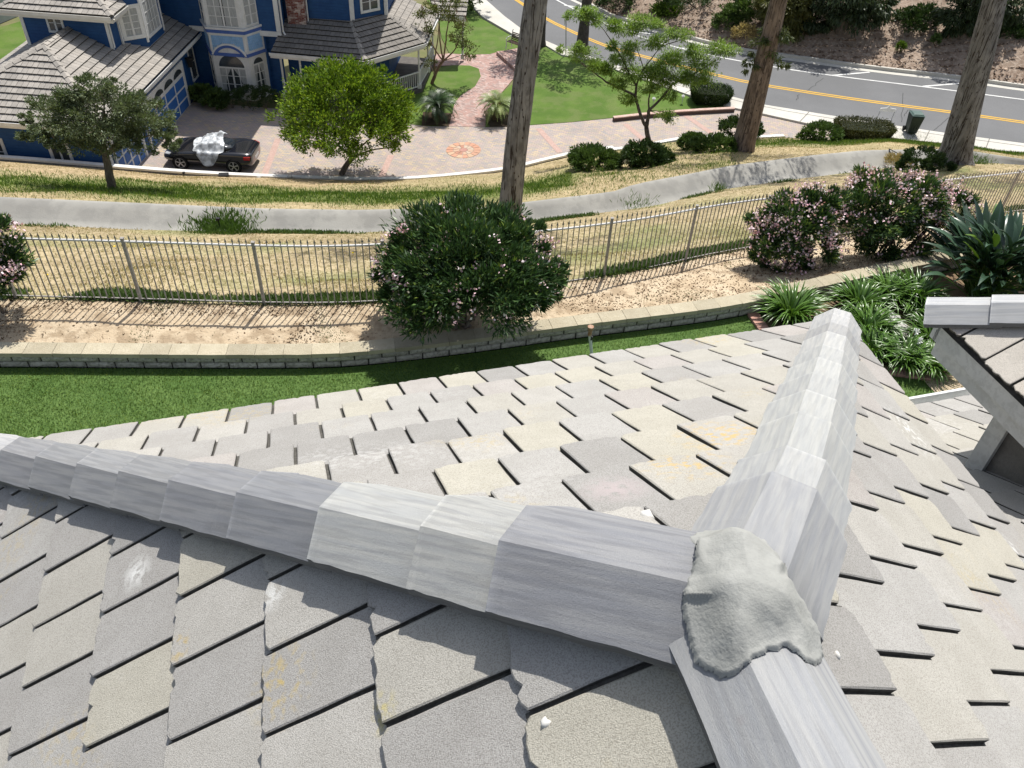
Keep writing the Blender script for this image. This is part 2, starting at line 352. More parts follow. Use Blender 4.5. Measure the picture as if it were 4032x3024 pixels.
def capmat(name, v, amt, base=(.38, .383, .388), hi=(.45, .445, .43)):
    # fine streaks drawn out along the cap by the extruder
    m = mat(name, base, hi, 5, .85, (.24, .24, .245), 6, amt*.55, bump=.6, bsc=160, lo=.35, hi=.65, tint=True, bdist=.004)
    t = m.node_tree
    for nd in t.nodes:
        if nd.type == 'MAPPING':
            eu = Vector(v).to_track_quat('X', 'Z').to_euler()
            mm = nd; mm.vector_type = 'POINT'
            q = Vector(v).to_track_quat('X', 'Z').inverted().to_euler()
            rt_ = t.nodes.new('ShaderNodeMapping'); rt_.inputs['Rotation'].default_value = q
            src = nd.inputs[0].links[0].from_socket; t.links.new(src, rt_.inputs[0]); t.links.new(rt_.outputs[0], nd.inputs[0])
            nd.inputs['Scale'].default_value = (.28, 9., 9.); break
    return m
MC = {'A': capmat('cap_streaks_hip_a', HA, .4), 'B': capmat('cap_streaks_hip_b', HB, .7), 'C': capmat('cap_streaks_ridge', HCc, .6)}
def WF(t): return float(np.interp(t, [0, .6, 1.4, 3, 4.5], [1.34, 1.3, 1.16, 1.0, 1.0]))
def spot(m, C_, r_, c, th_=.42, sc_=24, amt=.8):
    t = m.node_tree; N = t.nodes; L = t.links; b = N['Principled BSDF']; src = b.inputs['Base Color'].links[0].from_socket; tc = N.new('ShaderNodeNewGeometry')
    ds = N.new('ShaderNodeVectorMath'); ds.operation = 'DISTANCE'; L.new(tc.outputs['Position'], ds.inputs[0]); ds.inputs[1].default_value = C_
    r = N.new('ShaderNodeMapRange'); r.inputs[1].default_value = r_*.4; r.inputs[2].default_value = r_*1.3; r.inputs[3].default_value = 1; r.inputs[4].default_value = 0; L.new(ds.outputs['Value'], r.inputs[0])
    n2 = N.new('ShaderNodeTexNoise'); n2.inputs['Scale'].default_value = sc_; L.new(tc.outputs['Position'], n2.inputs[0]); r2 = N.new('ShaderNodeMapRange'); r2.inputs[1].default_value = th_; r2.inputs[2].default_value = th_+.12; r2.inputs[4].default_value = amt; L.new(n2.outputs[0], r2.inputs[0])
    mu = N.new('ShaderNodeMath'); mu.operation = 'MULTIPLY'; L.new(r.outputs[0], mu.inputs[0]); L.new(r2.outputs[0], mu.inputs[1])
    x = N.new('ShaderNodeMix'); x.data_type = 'RGBA'; L.new(mu.outputs[0], x.inputs[0]); L.new(src, x.inputs[6]); x.inputs[7].default_value = (*c, 1); L.new(x.outputs[2], b.inputs['Base Color'])
def caprow(name, H, ts, tints, key, latfn=None, label=None):
    """ts: lower-end distances from the apex, far to near"""
    v = -H.normalized(); lat = Z.cross(v).normalized()
    root = None; rnd = random.Random(3)
    for i, t0 in enumerate(ts):
        nxt = ts[i+1] if i+1 < len(ts) else 0.0
        L = (t0-nxt)+.07 if i+1 < len(ts) else t0+(.05 if key == 'B' else -.02)
        off = latfn(t0) if latfn else 0
        v2 = v
        if latfn: v2 = (v*L+lat*(latfn(t0-L)-off)).normalized()
        mb = cap(APX+H.normalized()*t0+lat*off, v2, Z.cross(v2).normalized(), L, .034, tints[i % len(tints)], rnd, w=WF(t0)*(.93 if key == 'A' and t0 < 1.5 else 1) if key != 'C' else 1.05)
        if root is None:
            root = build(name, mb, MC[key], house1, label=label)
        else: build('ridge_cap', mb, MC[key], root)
    return root
gA = [(1.05, 1.05, 1.04), (1.0, 1.0, 1.0), (.82, .82, .82), (1.05, 1.05, 1.03), (.97, .98, .97), (1.03, 1.04, 1.02), (.95, .96, .95), (1.0, 1.01, .99), (.98, .99, .97), (.96, .97, .97), (.80, .81, .83), (.68, .69, .73)]
def latA(t): return float(np.interp(t, [.0, .9, 2.2, 3.5, 4.6], [.05, .065, .035, .0, -.03]))
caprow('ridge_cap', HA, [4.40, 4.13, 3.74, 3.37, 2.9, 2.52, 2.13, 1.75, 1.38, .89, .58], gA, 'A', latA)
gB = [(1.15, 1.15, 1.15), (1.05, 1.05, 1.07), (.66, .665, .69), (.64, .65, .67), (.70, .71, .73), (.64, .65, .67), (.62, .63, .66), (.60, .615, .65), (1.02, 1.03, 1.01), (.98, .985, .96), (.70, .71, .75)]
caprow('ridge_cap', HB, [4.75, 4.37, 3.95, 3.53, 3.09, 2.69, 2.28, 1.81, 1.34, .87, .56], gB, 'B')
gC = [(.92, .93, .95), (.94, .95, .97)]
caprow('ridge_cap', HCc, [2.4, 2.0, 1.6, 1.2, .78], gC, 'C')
# ---- mortar dome over the junction, draped on what lies under it
def under(p):                              # height of the highest cap/roof surface under a plan point
    best = -9
    for H, lf in ((HA, latA), (HB, None), (HCc, None)):
        h = Vector((H.x, H.y)); hl = h.length; hn = h/hl; q = Vector((p.x-APX.x, p.y-APX.y)); a = q.dot(hn); b = hn.x*q.y-hn.y*q.x
        if lf: b += lf(max(a, 0))*1.0
        if a < -.1: continue
        a = max(a, 0); zc = APX.z+H.z/hl*a
        ab = abs(b); wf = WF(a) if H is not HCc else 1.05; ct, cw, chh = CT*wf, CW*wf, CH*(.8+.2*wf); hh_ = chh if ab < ct else chh+(CB_-chh)*(ab-ct)/(cw-ct)
        if ab > cw: hh_ = CB_-(ab-cw)*.6
        best = max(best, zc+hh_+.015)
    return best
for x, y, r_ in ((1612, 1560, .022), (1640, 1572, .03), (1675, 1566, .028), (1710, 1560, .018)):
    spot(MC['C'], pt(x*1.8228, y*1.8228, APX.z+.08), r_, (.20, .14, .13), .3, 40, .85)
for x, y, r_ in ((2003, 1015, .0), (1620, 930, .0)): pass
outl = [(1480, 1160), (1515, 1150), (1560, 1150), (1610, 1155), (1650, 1165), (1680, 1200), (1703, 1240), (1730, 1290), (1755, 1330), (1775, 1370), (1780, 1420), (1772, 1438), (1745, 1430), (1700, 1398), (1660, 1408), (1630, 1420), (1612, 1440), (1590, 1455), (1555, 1465), (1525, 1450), (1500, 1430), (1492, 1400), (1486, 1370), (1474, 1335), (1470, 1300), (1478, 1265), (1490, 1230), (1502, 1195)]
def hitunder(x, y, lift):
    r = ray(x, y); z = APX.z+.05
    for _ in range(40):
        p = CAM+r*((z-HC)/r.z); z2 = under(p)+lift
        if z2 < APX.z-.5: z2 = APX.z-.12
        z = z*.6+z2*.4
    return CAM+r*((z-HC)/r.z)
rnd = random.Random(5)
from mathutils import noise as mnoise
rim = []
for i in range(len(outl)):
    a, b = outl[i], outl[(i+1) % len(outl)]
    for k in range(5):
        x = (a[0]+(b[0]-a[0])*k/5+rnd.uniform(-3.5, 3.5))*1.8228; y = (a[1]+(b[1]-a[1])*k/5+rnd.uniform(-3.5, 3.5))*1.8228
        rim.append(hitunder(x, y, .0))
RM = np.array([(q.x, q.y) for q in rim]); lo_ = RM.min(0)-.01; hi_ = RM.max(0)+.01; NX = 120; NY = int(NX*(hi_[1]-lo_[1])/(hi_[0]-lo_[0]))
gx = np.linspace(lo_[0], hi_[0], NX); gy_ = np.linspace(lo_[1], hi_[1], NY)
U_ = np.array([[under(V3(x, y, 0)) for x in gx] for y in gy_]); zmin = min(q.z for q in rim)-.03; U_ = np.maximum(U_, zmin)
def blur(a, k, it):
    for _ in range(it):
        p_ = np.pad(a, k, mode='edge'); a = np.mean([p_[k+dy:k+dy+a.shape[0], k+dx:k+dx+a.shape[1]] for dy in range(-k, k+1, max(1, k//2)) for dx in range(-k, k+1, max(1, k//2))], 0)
    return a
B_ = blur(U_, 5, 3)
GX, GY = np.meshgrid(gx, gy_); ins_ = np.zeros(GX.shape, bool); dist = np.full(GX.shape, 9.)
for k in range(len(RM)):
    a, b = RM[k], RM[(k+1) % len(RM)]
    cr_ = ((a[1] > GY) != (b[1] > GY)) & (GX < (b[0]-a[0])*(GY-a[1])/((b[1]-a[1]) or 1e-9)+a[0]); ins_ ^= cr_
    ab = b-a; t_ = np.clip(((GX-a[0])*ab[0]+(GY-a[1])*ab[1])/max(1e-9, ab@ab), 0, 1); dist = np.minimum(dist, np.hypot(GX-a[0]-t_*ab[0], GY-a[1]-t_*ab[1]))
sm_ = lambda x: np.clip(x, 0, 1)**2*(3-2*np.clip(x, 0, 1))
NZ = np.array([[mnoise.noise(V3(x*5, y*5, 3))*.016+mnoise.noise(V3(x*16, y*16, 7))*.004+mnoise.noise(V3(x*45, y*45, 7))*.0012 for x in gx] for y in gy_])
w_in = sm_(dist/.09); top_ = np.maximum(B_+.030, U_+.009)*w_in+(U_+.009)*(1-w_in)
H_ = blur(top_, 2, 1)+NZ*sm_(dist/.03)+.03*sm_(dist/.15)
H_ = np.maximum(H_, U_+.006)*sm_(dist/.008)+(U_-.004)*(1-sm_(dist/.008))
vid = -np.ones(GX.shape, int); mb = MB(); vs = []; fs = []
for jy in range(NY-1):
    for ix in range(NX-1):
        if ins_[jy, ix] and ins_[jy+1, ix] and ins_[jy, ix+1] and ins_[jy+1, ix+1]:
            q = []
            for (a, b) in ((jy, ix), (jy, ix+1), (jy+1, ix+1), (jy+1, ix)):
                if vid[a, b] < 0: vid[a, b] = len(vs); vs.append(V3(float(gx[b]), float(gy_[a]), float(H_[a, b])))
                q.append(int(vid[a, b]))
            fs.append(tuple(q))
mb.add(vs, fs)
build('mortar_patch', mb, M_mortar, house1, smooth=True)
# ---- second roof over the wing at the right
wing_s, wing_t, wing_n = RP[2]
d_ = V3(-.309, .947, 0).normalized(); e_ = V3(.947, .309, 0).normalized()
PT_ = math.tan(R(33)); 
ws = (-e_-Z*PT_).normalized(); wn = ws.cross(d_); wn = wn if wn.z > 0 else -wn
W0 = pt(3690, 1262, HC-3.75)
RPW = {1: ((d_-Z*PT_).normalized(), e_), 2: (ws, d_)}
def wslope(name, P0, s, t, rows, cols, hips, seed, thr=.026):
    n = s.cross(t); n = n if n.z > 0 else -n; n.normalize(); rnd = random.Random(seed); mb = MB(); me = MB()
    for j in range(rows):
        for i in range(cols[0], cols[1]):
            u = i*w1+(w1/2 if j % 2 else 0)
            tile(mb, me, P0, s, t, n, u, -sc1*(j+1)-.1, u+w1, -sc1*j+rnd.uniform(-.008, .008), .03, thr, hips, rnd.choice([(1.3, 1.23, 1.15), (1.38, 1.28, 1.2), (1.25, 1.2, 1.14)] if 'back' not in name and 'lower' not in name else TINTS), rnd)  # front wing tiles tinted paler, standing in for stronger sun on that slope
    o = build(name, mb, M_tile, house1); build('tile_edges', me, M_edge, o); return o
hv = (e_-d_+Z*PT_)                         # up-hip direction
def hc2(s, t, keep):
    a = (hv.dot(t), hv.dot(s)); q = (keep.dot(t), keep.dot(s)); nn = (-a[1], a[0])
    if q[0]*nn[0]+q[1]*nn[1] < 0: nn = (a[1], -a[0])
    return ((0, 0), nn)
s_ = RPW[2][0]; wslope('wing_roof_slope', W0, s_, d_, 5, (-12, 1), [hc2(s_, d_, -d_-s_*.1)], 21)
s_ = RPW[1][0]; wslope('wing_roof_back_slope', W0, s_, e_, 5, (-1, 12), [hc2(s_, e_, e_)], 22)
mb = MB(); mb.add([W0-Z*.02, W0-d_*3-Z*.02, W0-d_*3+e_*2.2+Z*(2.2*PT_-.02), W0+hv*2.2-Z*.02], [(0, 1, 2, 3)]); mb.add([W0-Z*.02, W0+hv*2.2-Z*.02, W0+e_*3-Z*.02], [(0, 1, 2)])
build('roof_deck', mb, M_felt, house1)
v = hv.normalized(); lat = Z.cross(v).normalized(); rnd = random.Random(9); MC['W'] = capmat('cap_streaks_wing', v, .5)
for i in range(4):
    build('ridge_cap', cap(W0+v*(-.06+.43*i)+V3(0, 0, -.0), v, lat, .5, .024, (1.12, 1.13, 1.15), rnd), MC['W'], house1)
# fascia in two steps, soffit, corner board, siding
mb = MB(); 
mb.bar(W0-e_*-.035-Z*.10+d_*.02, W0+e_*.035-d_*3.2-Z*.10, .03, .14); mb.bar(W0+e_*.075-Z*.21+d_*-.03, W0+e_*.075-d_*3.2-Z*.21, .035, .2)
mb.bar(W0+d_*-.03+e_*.02-Z*.10, W0+e_*3-d_*.03-Z*.10, .03, .14)
mb.bar(W0+d_*-.07+e_*.06-Z*.21, W0+e_*3-d_*.07-Z*.21, .03, .2)
build('fascia_board', mb, M_wtrim, house1)
mb = MB(); mb.prism([W0+e_*.06-d_*.06-Z*.31, W0+e_*3-d_*.06-Z*.31, W0+e_*3-d_*3.2-Z*.31, W0+e_*.06-d_*3.2-Z*.31], Z*.02); build('soffit', mb, M_wtrim, house1)
CBP = pt(3822, 1868, HC-4.80); zt = W0.z-.3
mb = MB(); mb.box((CBP.x, CBP.y, (CBP.z-.3+zt)/2), (.03, .14, zt-CBP.z+.3), Matrix.Rotation(math.atan2(d_.y, d_.x)-math.pi/2, 3, 'Z'))
mb.box((CBP.x+e_.x*.08+d_.x*.08, CBP.y+e_.y*.08+d_.y*.08, (CBP.z-.3+zt)/2), (.14, .03, zt-CBP.z+.3), Matrix.Rotation(math.atan2(e_.y, e_.x), 3, 'Z'))
build('corner_board', mb, M_wtrim, house1)
mb = MB(); a0 = CBP+e_*.03
for i in range(11):                        # lap boards
    z0 = CBP.z-.9+i*.19; 
    if z0 > zt: break
    q = V3(a0.x, a0.y, 0); b_ = q-d_*4
    mb.add([V3(q.x, q.y, z0)-e_*.014, V3(b_.x, b_.y, z0)-e_*.014, V3(b_.x, b_.y, min(z0+.19, zt)), V3(q.x, q.y, min(z0+.19, zt))], [(0, 1, 2, 3)])
    mb.add([V3(q.x, q.y, z0)-e_*.014, V3(b_.x, b_.y, z0)-e_*.014, V3(b_.x, b_.y, z0), V3(q.x, q.y, z0)], [(0, 1, 2, 3)])
build('siding_wall', mb, M_siding, house1)
# lower roof with white gutter at its far eave
n_l = (d_*math.sin(R(31))+Z*math.cos(R(31))); s_l = (d_*math.cos(R(31))-Z*math.sin(R(31)))
G0 = pl(3590, 1622, V3(CBP.x, CBP.y, CBP.z), n_l); 
G0 = G0; gy = (G0-CBP).dot(s_l)
P0l = CBP+s_l*gy
wslope('lower_roof_slope', P0l, s_l, e_, 8, (-9, 6), [], 31)
mb = MB(); mb.add([P0l-e_*3-n_l*.01, P0l+e_*2-n_l*.01, P0l+e_*2-s_l*4-n_l*.01, P0l-e_*3-s_l*4-n_l*.01], [(0, 1, 2, 3)]); build('roof_deck', mb, M_felt, house1)
mb = MB(); ga = P0l-e_*3+s_l*.06; gb = P0l+e_*2.5+s_l*.06
mb.bar(ga+Z*-.02, gb+Z*-.02, .012, .12); mb.bar(ga+d_*.11-Z*.02, gb+d_*.11-Z*.02, .014, .12); mb.bar(ga+d_*.05-Z*.08, gb+d_*.05-Z*.08, .11, .01); mb.bar(ga+d_*.115+Z*.045, gb+d_*.115+Z*.045, .03, .012)
build('gutter', mb, M_wtrim, house1)
# crumbs of mortar lying about on the tiles
for i, (x, y, r_, k, lb) in enumerate(((1182, 1563, .016, 2, 'white mortar crumb at the corner of a near slope tile'), (1398*1., 1117, .022, 1, 'whitish mortar lump stuck behind the long ridge caps'), (1807, 1416, .010, 3, 'small white mortar crumb beside the mortar patch'))):
    s, t, n = RP[k]; P = pl(x*1.8228, y*1.8228, APX+n*.06, n); mb = MB(); bmx = bmesh.new(); bmesh.ops.create_icosphere(bmx, subdivisions=2, radius=r_)
    mb.add([P+V3(*vv.co)*(1+.5*mnoise.noise(vv.co*90+V3(i, 0, 0))) for vv in bmx.verts], [tuple(q.index for q in f_.verts) for f_ in bmx.faces]); bmx.free()
    single('mortar_crumb', mb, M_white if 0 else mat('crumb_white', (.62, .61, .58)), lb, 'mortar crumb', smooth=True)
# ================================================================ LAND
M_lawn = mat('mown_lawn', (.075, .14, .03), (.11, .18, .045), 1.2, .9, (.045, .095, .018), 30, .7, bump=.6, bsc=60, world=True)
M_soil = mat('sandy_soil', (.49, .385, .26), (.55, .45, .32), 1.5, .95, (.30, .22, .14), 3.2, .75, bump=.8, bsc=25, world=True, bdist=.03)
M_dry = mat('dry_grass_slope', (.47, .38, .23), (.37, .295, .18), 1.1, .95, (.22, .185, .085), 7, .8, bump=.9, bsc=14, world=True, bdist=.05, tint=True)
M_conc = mat('channel_concrete', (.35, .34, .31), (.28, .272, .25), .5, .9, (.22, .215, .2), 2.2, .45, bump=.4, bsc=30, world=True)
M_lawn2 = mat('front_lawn', (.065, .125, .014), (.10, .165, .025), .5, .9, (.13, .16, .05), 1.1, .55, bump=.5, bsc=20, world=True, bdist=.04)
M_lot = mat('lot_ground', (.12, .14, .05), (.20, .17, .09), .3, .95, world=True)
M_asph = mat('asphalt', (.145, .147, .15), (.17, .172, .175), .25, .9, (.115, .115, .118), 40, .5, bump=.3, bsc=60, world=True)
M_walk = mat('sidewalk_concrete', (.56, .54, .49), (.50, .48, .43), .7, .9, (.42, .40, .36), 9, .3, bump=.2, bsc=40, world=True)
M_yel = mat('road_yellow', (.62, .36, .03), (.55, .33, .05), 3, .7, (.3, .22, .1), 20, .3, world=True)
M_whi = mat('road_white', (.66, .66, .64), (.55, .55, .54), 2, .7, (.35, .35, .35), 14, .3, world=True)
M_mulch = mat('hill_mulch', (.33, .25, .19), (.24, .175, .13), .6, .95, (.42, .34, .27), 5, .7, bump=1., bsc=9, world=True, bdist=.06)
M_pave = brickmat('driveway_pavers', ((.44, .35, .31), (.37, .32, .30), (.50, .40, .28), (.32, .30, .30)), (.24, .21, .19), .23, .115, .06, R(8))
M_path = brickmat('brick_path', ((.46, .29, .25), (.36, .22, .19), (.52, .39, .35), (.28, .19, .17)), (.30, .24, .21), .22, .11, .08, R(38))
M_red = mat('red_brick_band', (.43, .29, .25), (.39, .27, .23), 6, .85, (.5, .36, .31), 12, .7, world=True)
M_wwall = mat('white_wall_cap', (.72, .71, .69), (.62, .61, .58), 1.2, .7, (.5, .48, .45), 12, .3, bump=.15, bsc=30, world=True)
M_gwall = mat('grey_wall_render', (.22, .22, .215), (.16, .16, .155), 1.5, .9, (.1, .1, .1), 9, .4, world=True)
def loft(rows, xs, nv, noise_a=0., nsc=.6, zfun=None):
    """rows: list of [(px,py,z)], near to far; returns grid of points sampled at photo columns xs"""
    lines = []
    for rw in rows:
        ys = ip(xs, [(a[0], a[1]) for a in rw]); zs = ip(xs, [(a[0], a[2]) for a in rw]); lines.append([pt(x, y, z) for x, y, z in zip(xs, ys, zs)])
    P = []
    for k in range(len(lines)-1):
        for j in range(nv+(1 if k == len(lines)-2 else 0)):
            t = j/nv; r_ = []
            for i in range(len(xs)):
                p = lines[k][i].lerp(lines[k+1][i], t)
                if noise_a and not (k == 0 and j == 0) and not (k == len(lines)-2 and j == nv):
                    fade = min(1, 4*min(t if k == 0 else 1, (1-t) if k == len(lines)-2 else 1))
                    p = p+Z*noise_a*fade*(mnoise.noise(p*nsc)+.4*mnoise.noise(p*nsc*3.3))
                r_.append(p)
            P.append(r_)
    return P
def surf(P, x_i, t):                       # sample a loft grid at fractional (column, row)
    n = len(P)-1; m = len(P[0])-1; a = min(max(t*n, 0), n-1e-6); b = min(max(x_i*m, 0), m-1e-6); i = int(a); j = int(b)
    p = P[i][j].lerp(P[i][j+1], b-j); q = P[i+1][j].lerp(P[i+1][j+1], b-j); return p.lerp(q, a-i)
XS = [-700+60*i for i in range(91)]       # photo columns -700 .. 4700
# --- near lawn
WT = .31
base_w = [(-700, 1449, 0), (0, 1446, 0), (700, 1452, 0), (1160, 1452, 0), (1400, 1446, 0), (1887, 1388, 0), (2254, 1334, 0), (2800, 1268, 0), (3001, 1229, 0), (3206, 1181, 0), (3483, 1120, 0), (3700, 1072, 0), (4700, 850, 0)]
wallpts = [pt(x, y, 0) for x, y, z in [b for b in base_w]]
def resample(pts, step):
    out = [pts[0]]; acc = 0
    L_ = [0]
    for a, b in zip(pts, pts[1:]): L_.append(L_[-1]+(b-a).length)
    n = max(1, int(round(L_[-1]/step)))
    for i in range(1, n+1):
        d = L_[-1]*i/n
        k = min(max(np.searchsorted(L_, d)-1, 0), len(pts)-2); out.append(pts[k].lerp(pts[k+1], (d-L_[k])/(L_[k+1]-L_[k])))
    return out
def smoothline(pts, it=3):
    for _ in range(it):
        q = [pts[0]]
        for a, b in zip(pts, pts[1:]): q += [a.lerp(b, .25), a.lerp(b, .75)]
        q.append(pts[-1]); pts = q
    return pts
wl = smoothline(wallpts, 2)
mb = MB(); mb.add([V3(wl[0].x, -6, -.004), V3(wl[-1].x+6, -6, -.004)]+[p-Z*.004 for p in wl[::-1]], [tuple(range(len(wl)+2))])
struct('lawn', mb, M_lawn)
# --- retaining wall: two block courses and a cap course
M_block = mat('split_face_block', (.42, .395, .34), (.50, .47, .41), 6, .95, (.2, .185, .16), 22, .6, bump=1., bsc=45, tint=True, world=True, bdist=.015)
M_wcap = mat('wall_cap_stone', (.42, .37, .27), (.48, .43, .32), 5, .95, (.38, .33, .23), 20, .5, bump=.8, bsc=50, tint=True, world=True)
wr = empty('retaining_wall', wl[len(wl)//2], 'low curved tan block retaining wall between the lawn and the sandy bed', 'garden wall')
bl = .44; line = resample(wl, bl/2); rnd = random.Random(4)
def nrm(i, L_): a = L_[max(i-1, 0)]; b = L_[min(i+1, len(L_)-1)]; d = (b-a).normalized(); return V3(-d.y, d.x, 0)
mbs = [MB(), MB(), MB()]; hc = .118
for c in range(3):
    z0 = c*hc; h = hc if c < 2 else .075; off = 0 if c % 2 == 0 else 1
    i = off; dp = .20
    while i+2 < len(line):
        a = line[i]; b = line[i+2]; d = (b-a).normalized(); nn = V3(-d.y, d.x, 0)
        g = .011; k = rnd.uniform(.82, 1.08); fr = -.022 if c == 2 else rnd.uniform(-.004, .004)
        if c < 2:                          # rough split face: small grid bulging out
            A = a+d*g; B = b-d*g; G_ = []
            for q in range(4):
                rowp = []
                for p in range(7):
                    e = -.014 if (p in (0, 6) or q in (0, 3)) else rnd.uniform(.0, .012)
                    pp = A.lerp(B, p/6)-nn*e*1; rowp.append(V3(pp.x, pp.y, z0+.008+(h-.016)*q/3))
                G_.append(rowp)
            # outward = toward the camera (-nn)
            G2 = [[p+nn*.0 for p in r_] for r_ in G_]
            mbs[c].grid(G2, c=(k, k, k*.99))
            mbs[c].prism([V3(A.x, A.y, z0+.004)+nn*.012, V3(B.x, B.y, z0+.004)+nn*.012, V3(B.x, B.y, z0+.004)+nn*dp, V3(A.x, A.y, z0+.004)+nn*dp], Z*(h-.008), c=(k*.8,)*3)
        else:
            A = a+d*.003; B = b-d*.003
            r4 = lambda: rnd.uniform(-.005, .005)
            pl4 = [V3(A.x, A.y, z0)-nn*(.022+r4()), V3(A.x, A.y, z0).lerp(V3(B.x, B.y, z0), .5)-nn*(.024+r4()), V3(B.x, B.y, z0)-nn*(.022+r4()), V3(B.x, B.y, z0)+nn*(dp+.05), V3(A.x, A.y, z0)+nn*(dp+.05)]
            mbs[2].prism(pl4, Z*h, c=(k, k, k))
        i += 2
build('block_course', mbs[0], M_block, wr); build('block_course', mbs[1], M_block, wr); build('cap_course', mbs[2], M_wcap, wr)
mb = MB(); L2 = [p+nrm(i, line)*.03 for i, p in enumerate(line)]; L3_ = [p+nrm(i, line)*.16 for i, p in enumerate(line)]
for i in range(len(line)-1): mb.add([L2[i], L2[i+1], L2[i+1]+Z*(2*hc), L2[i]+Z*(2*hc)], [(0, 1, 2, 3)])
build('joint_backing', mb, mat('joint_backing_dark', (.07, .065, .055)), wr)  # dark sheet behind the block faces, seen through the gaps
# --- planting bed behind the wall, up to the fence, then the long slope to the drainage channel
cap_y = {b[0]: b for b in base_w}
bed0 = []
for b in base_w:
    p = pt(b[0], b[1], 0); q = p+V3(0, .24, WT-.035); 
    v = q-CAM; X = 2016+FPX*v.dot(CR)/v.dot(CF); Y = 1512-FPX*v.dot(CU)/v.dot(CF); bed0.append((X, Y, WT-.035))
fence_base = [(-700, 1135, .34), (0, 1172, .36), (506, 1183, .36), (1009, 1199, .36), (1400, 1200, .36), (1900, 1158, .32), (2446, 1079, .2), (2842, 995, -.25), (3300, 930, -.8), (3896, 850, -1.4), (4700, 745, -2.2)]
P_bed = loft([bed0, fence_base], XS, 14, .05, 1.3)
mb = MB(); mb.grid(P_bed); struct('planting_bed_soil', mb, M_soil, smooth=True)
ch_lo = [(-700, 858, -3.3), (0, 877, -3.4), (538, 905, -3.5), (1400, 918, -3.6), (2096, 872, -4.1), (2571, 812, -4.7), (2700, 780, -4.9), (2839, 747, -5.1), (3098, 710, -5.5), (3502, 660, -6.2), (3794, 636, -6.7), (4032, 650, -7.1), (4700, 700, -7.9)]
ch_hi = [(-700, 762, 0), (0, 778, 0), (361, 794, 0), (652, 807, 0), (1013, 823, 0), (1400, 829, 0), (1957, 816, 0), (2046, 800, 0), (2413, 757, 0), (2500, 728, 0), (2720, 686, 0), (2886, 653, 0), (3200, 614, 0), (3400, 594, 0), (3699, 588, 0), (3794, 590, 0), (4032, 627, 0), (4700, 680, 0)]
zlo = lambda x: float(ip([x], [(a[0], a[2]) for a in ch_lo])[0])
ch_hi = [(x, y, zlo(x)+.12) for x, y, _ in ch_hi]
P_s1 = loft([fence_base, ch_lo], XS, 26, .22, .5)
def greenpaint(P, fn):
    cs = []
    for j, r_ in enumerate(P):
        for i, p in enumerate(r_): cs.append(fn(p, i/(len(r_)-1), j/(len(P)-1)))
    return cs
def mixc(a, b, t): return tuple(x+(y-x)*t for x, y in zip(a, b))
def s1c(p, u, v):
    n = mnoise.noise(p*.35)+.5*mnoise.noise(p*1.3); g = max(0, min(1, (n-.05)*1.8+(.35 if v > .9 or v < .04 else 0)))
    return mixc(mixc((1, 1, 1), (.75, .72, .7), max(0, min(1, -n))), (.42, .62, .35), g*.75)
mb = MB(); mb.grid(P_s1); mb.c = greenpaint(P_s1, s1c); struct('dry_slope', mb, M_dry, smooth=True)
# channel: near lip, floor, steep far face with a rounded top
P_ch = []
for k in range(len(XS)):
    pass
lo_l = [pt(x, y, z) for x, y, z in zip(XS, ip(XS, [(a[0], a[1]) for a in ch_lo]), ip(XS, [(a[0], a[2]) for a in ch_lo]))]
hi_l = [pt(x, y, z) for x, y, z in zip(XS, ip(XS, [(a[0], a[1]) for a in ch_hi]), ip(XS, [(a[0], a[2]) for a in ch_hi]))]
rowsP = []
for t, dz in ((-.35, .02), (-.12, .0), (0, -.02), (.1, -.16), (.3, -.26), (.5, -.2), (.75, -.06), (.93, 0.), (1, .0), (1.06, -.02), (1.12, -.25)):
    rowsP.append([a+(b-a)*t+Z*dz for a, b in zip(lo_l, hi_l)])
mb = MB(); mb.grid(rowsP); struct('drainage_channel', mb, M_conc, smooth=True)
# slope from the channel down to the white driveway wall / the sidewalk
wall_out = [(-700, 590, -8.6), (0, 634, -8.75), (350, 660, -8.95), (700, 692, -9.35), (1000, 697, -9.65), (1395, 710, -9.83), (1627, 706, -9.9), (1781, 692, -9.92), (1960, 680, -9.92), (2055, 661, -9.9), (2265, 612, -9.75), (2415, 593, -9.65), (2748, 546, -9.4), (2998, 546, -9.3), (3087, 541, -9.25), (3250, 556, -9.2), (3545, 549, -9.2), (3723, 568, -9.15), (3882, 590, -9.1), (4032, 607, -9.0), (4700, 690, -8.7)]
hi_s = [(x, y, z-.02) for x, y, z in ch_hi]
P_s2 = loft([hi_s, wall_out], XS, 22, .16, .55)
def s2c(p, u, v):
    px = -700+u*5400; n = mnoise.noise(p*.3+V3(5, 0, 0))+.5*mnoise.noise(p*1.1)
    g = 0
    if px < 2300: g = math.exp(-((v-.34)/.2)**2)*1.25+n*.45-(.15 if px < 250 else 0)
    elif px > 2850: g = .5*math.exp(-((v-.75)/.2)**2)+n*.3
    else: g = n*.6+.1
    g = max(0, min(1, g)); c = mixc((1, .98, .95), (.42, .62, .30), g)
    if v > .72 and px < 1500: c = mixc(c, (.95, .86, .85), .6)
    return c
mb = MB(); mb.grid(P_s2); mb.c = greenpaint(P_s2, s2c); struct('planted_slope', mb, M_dry, smooth=True)
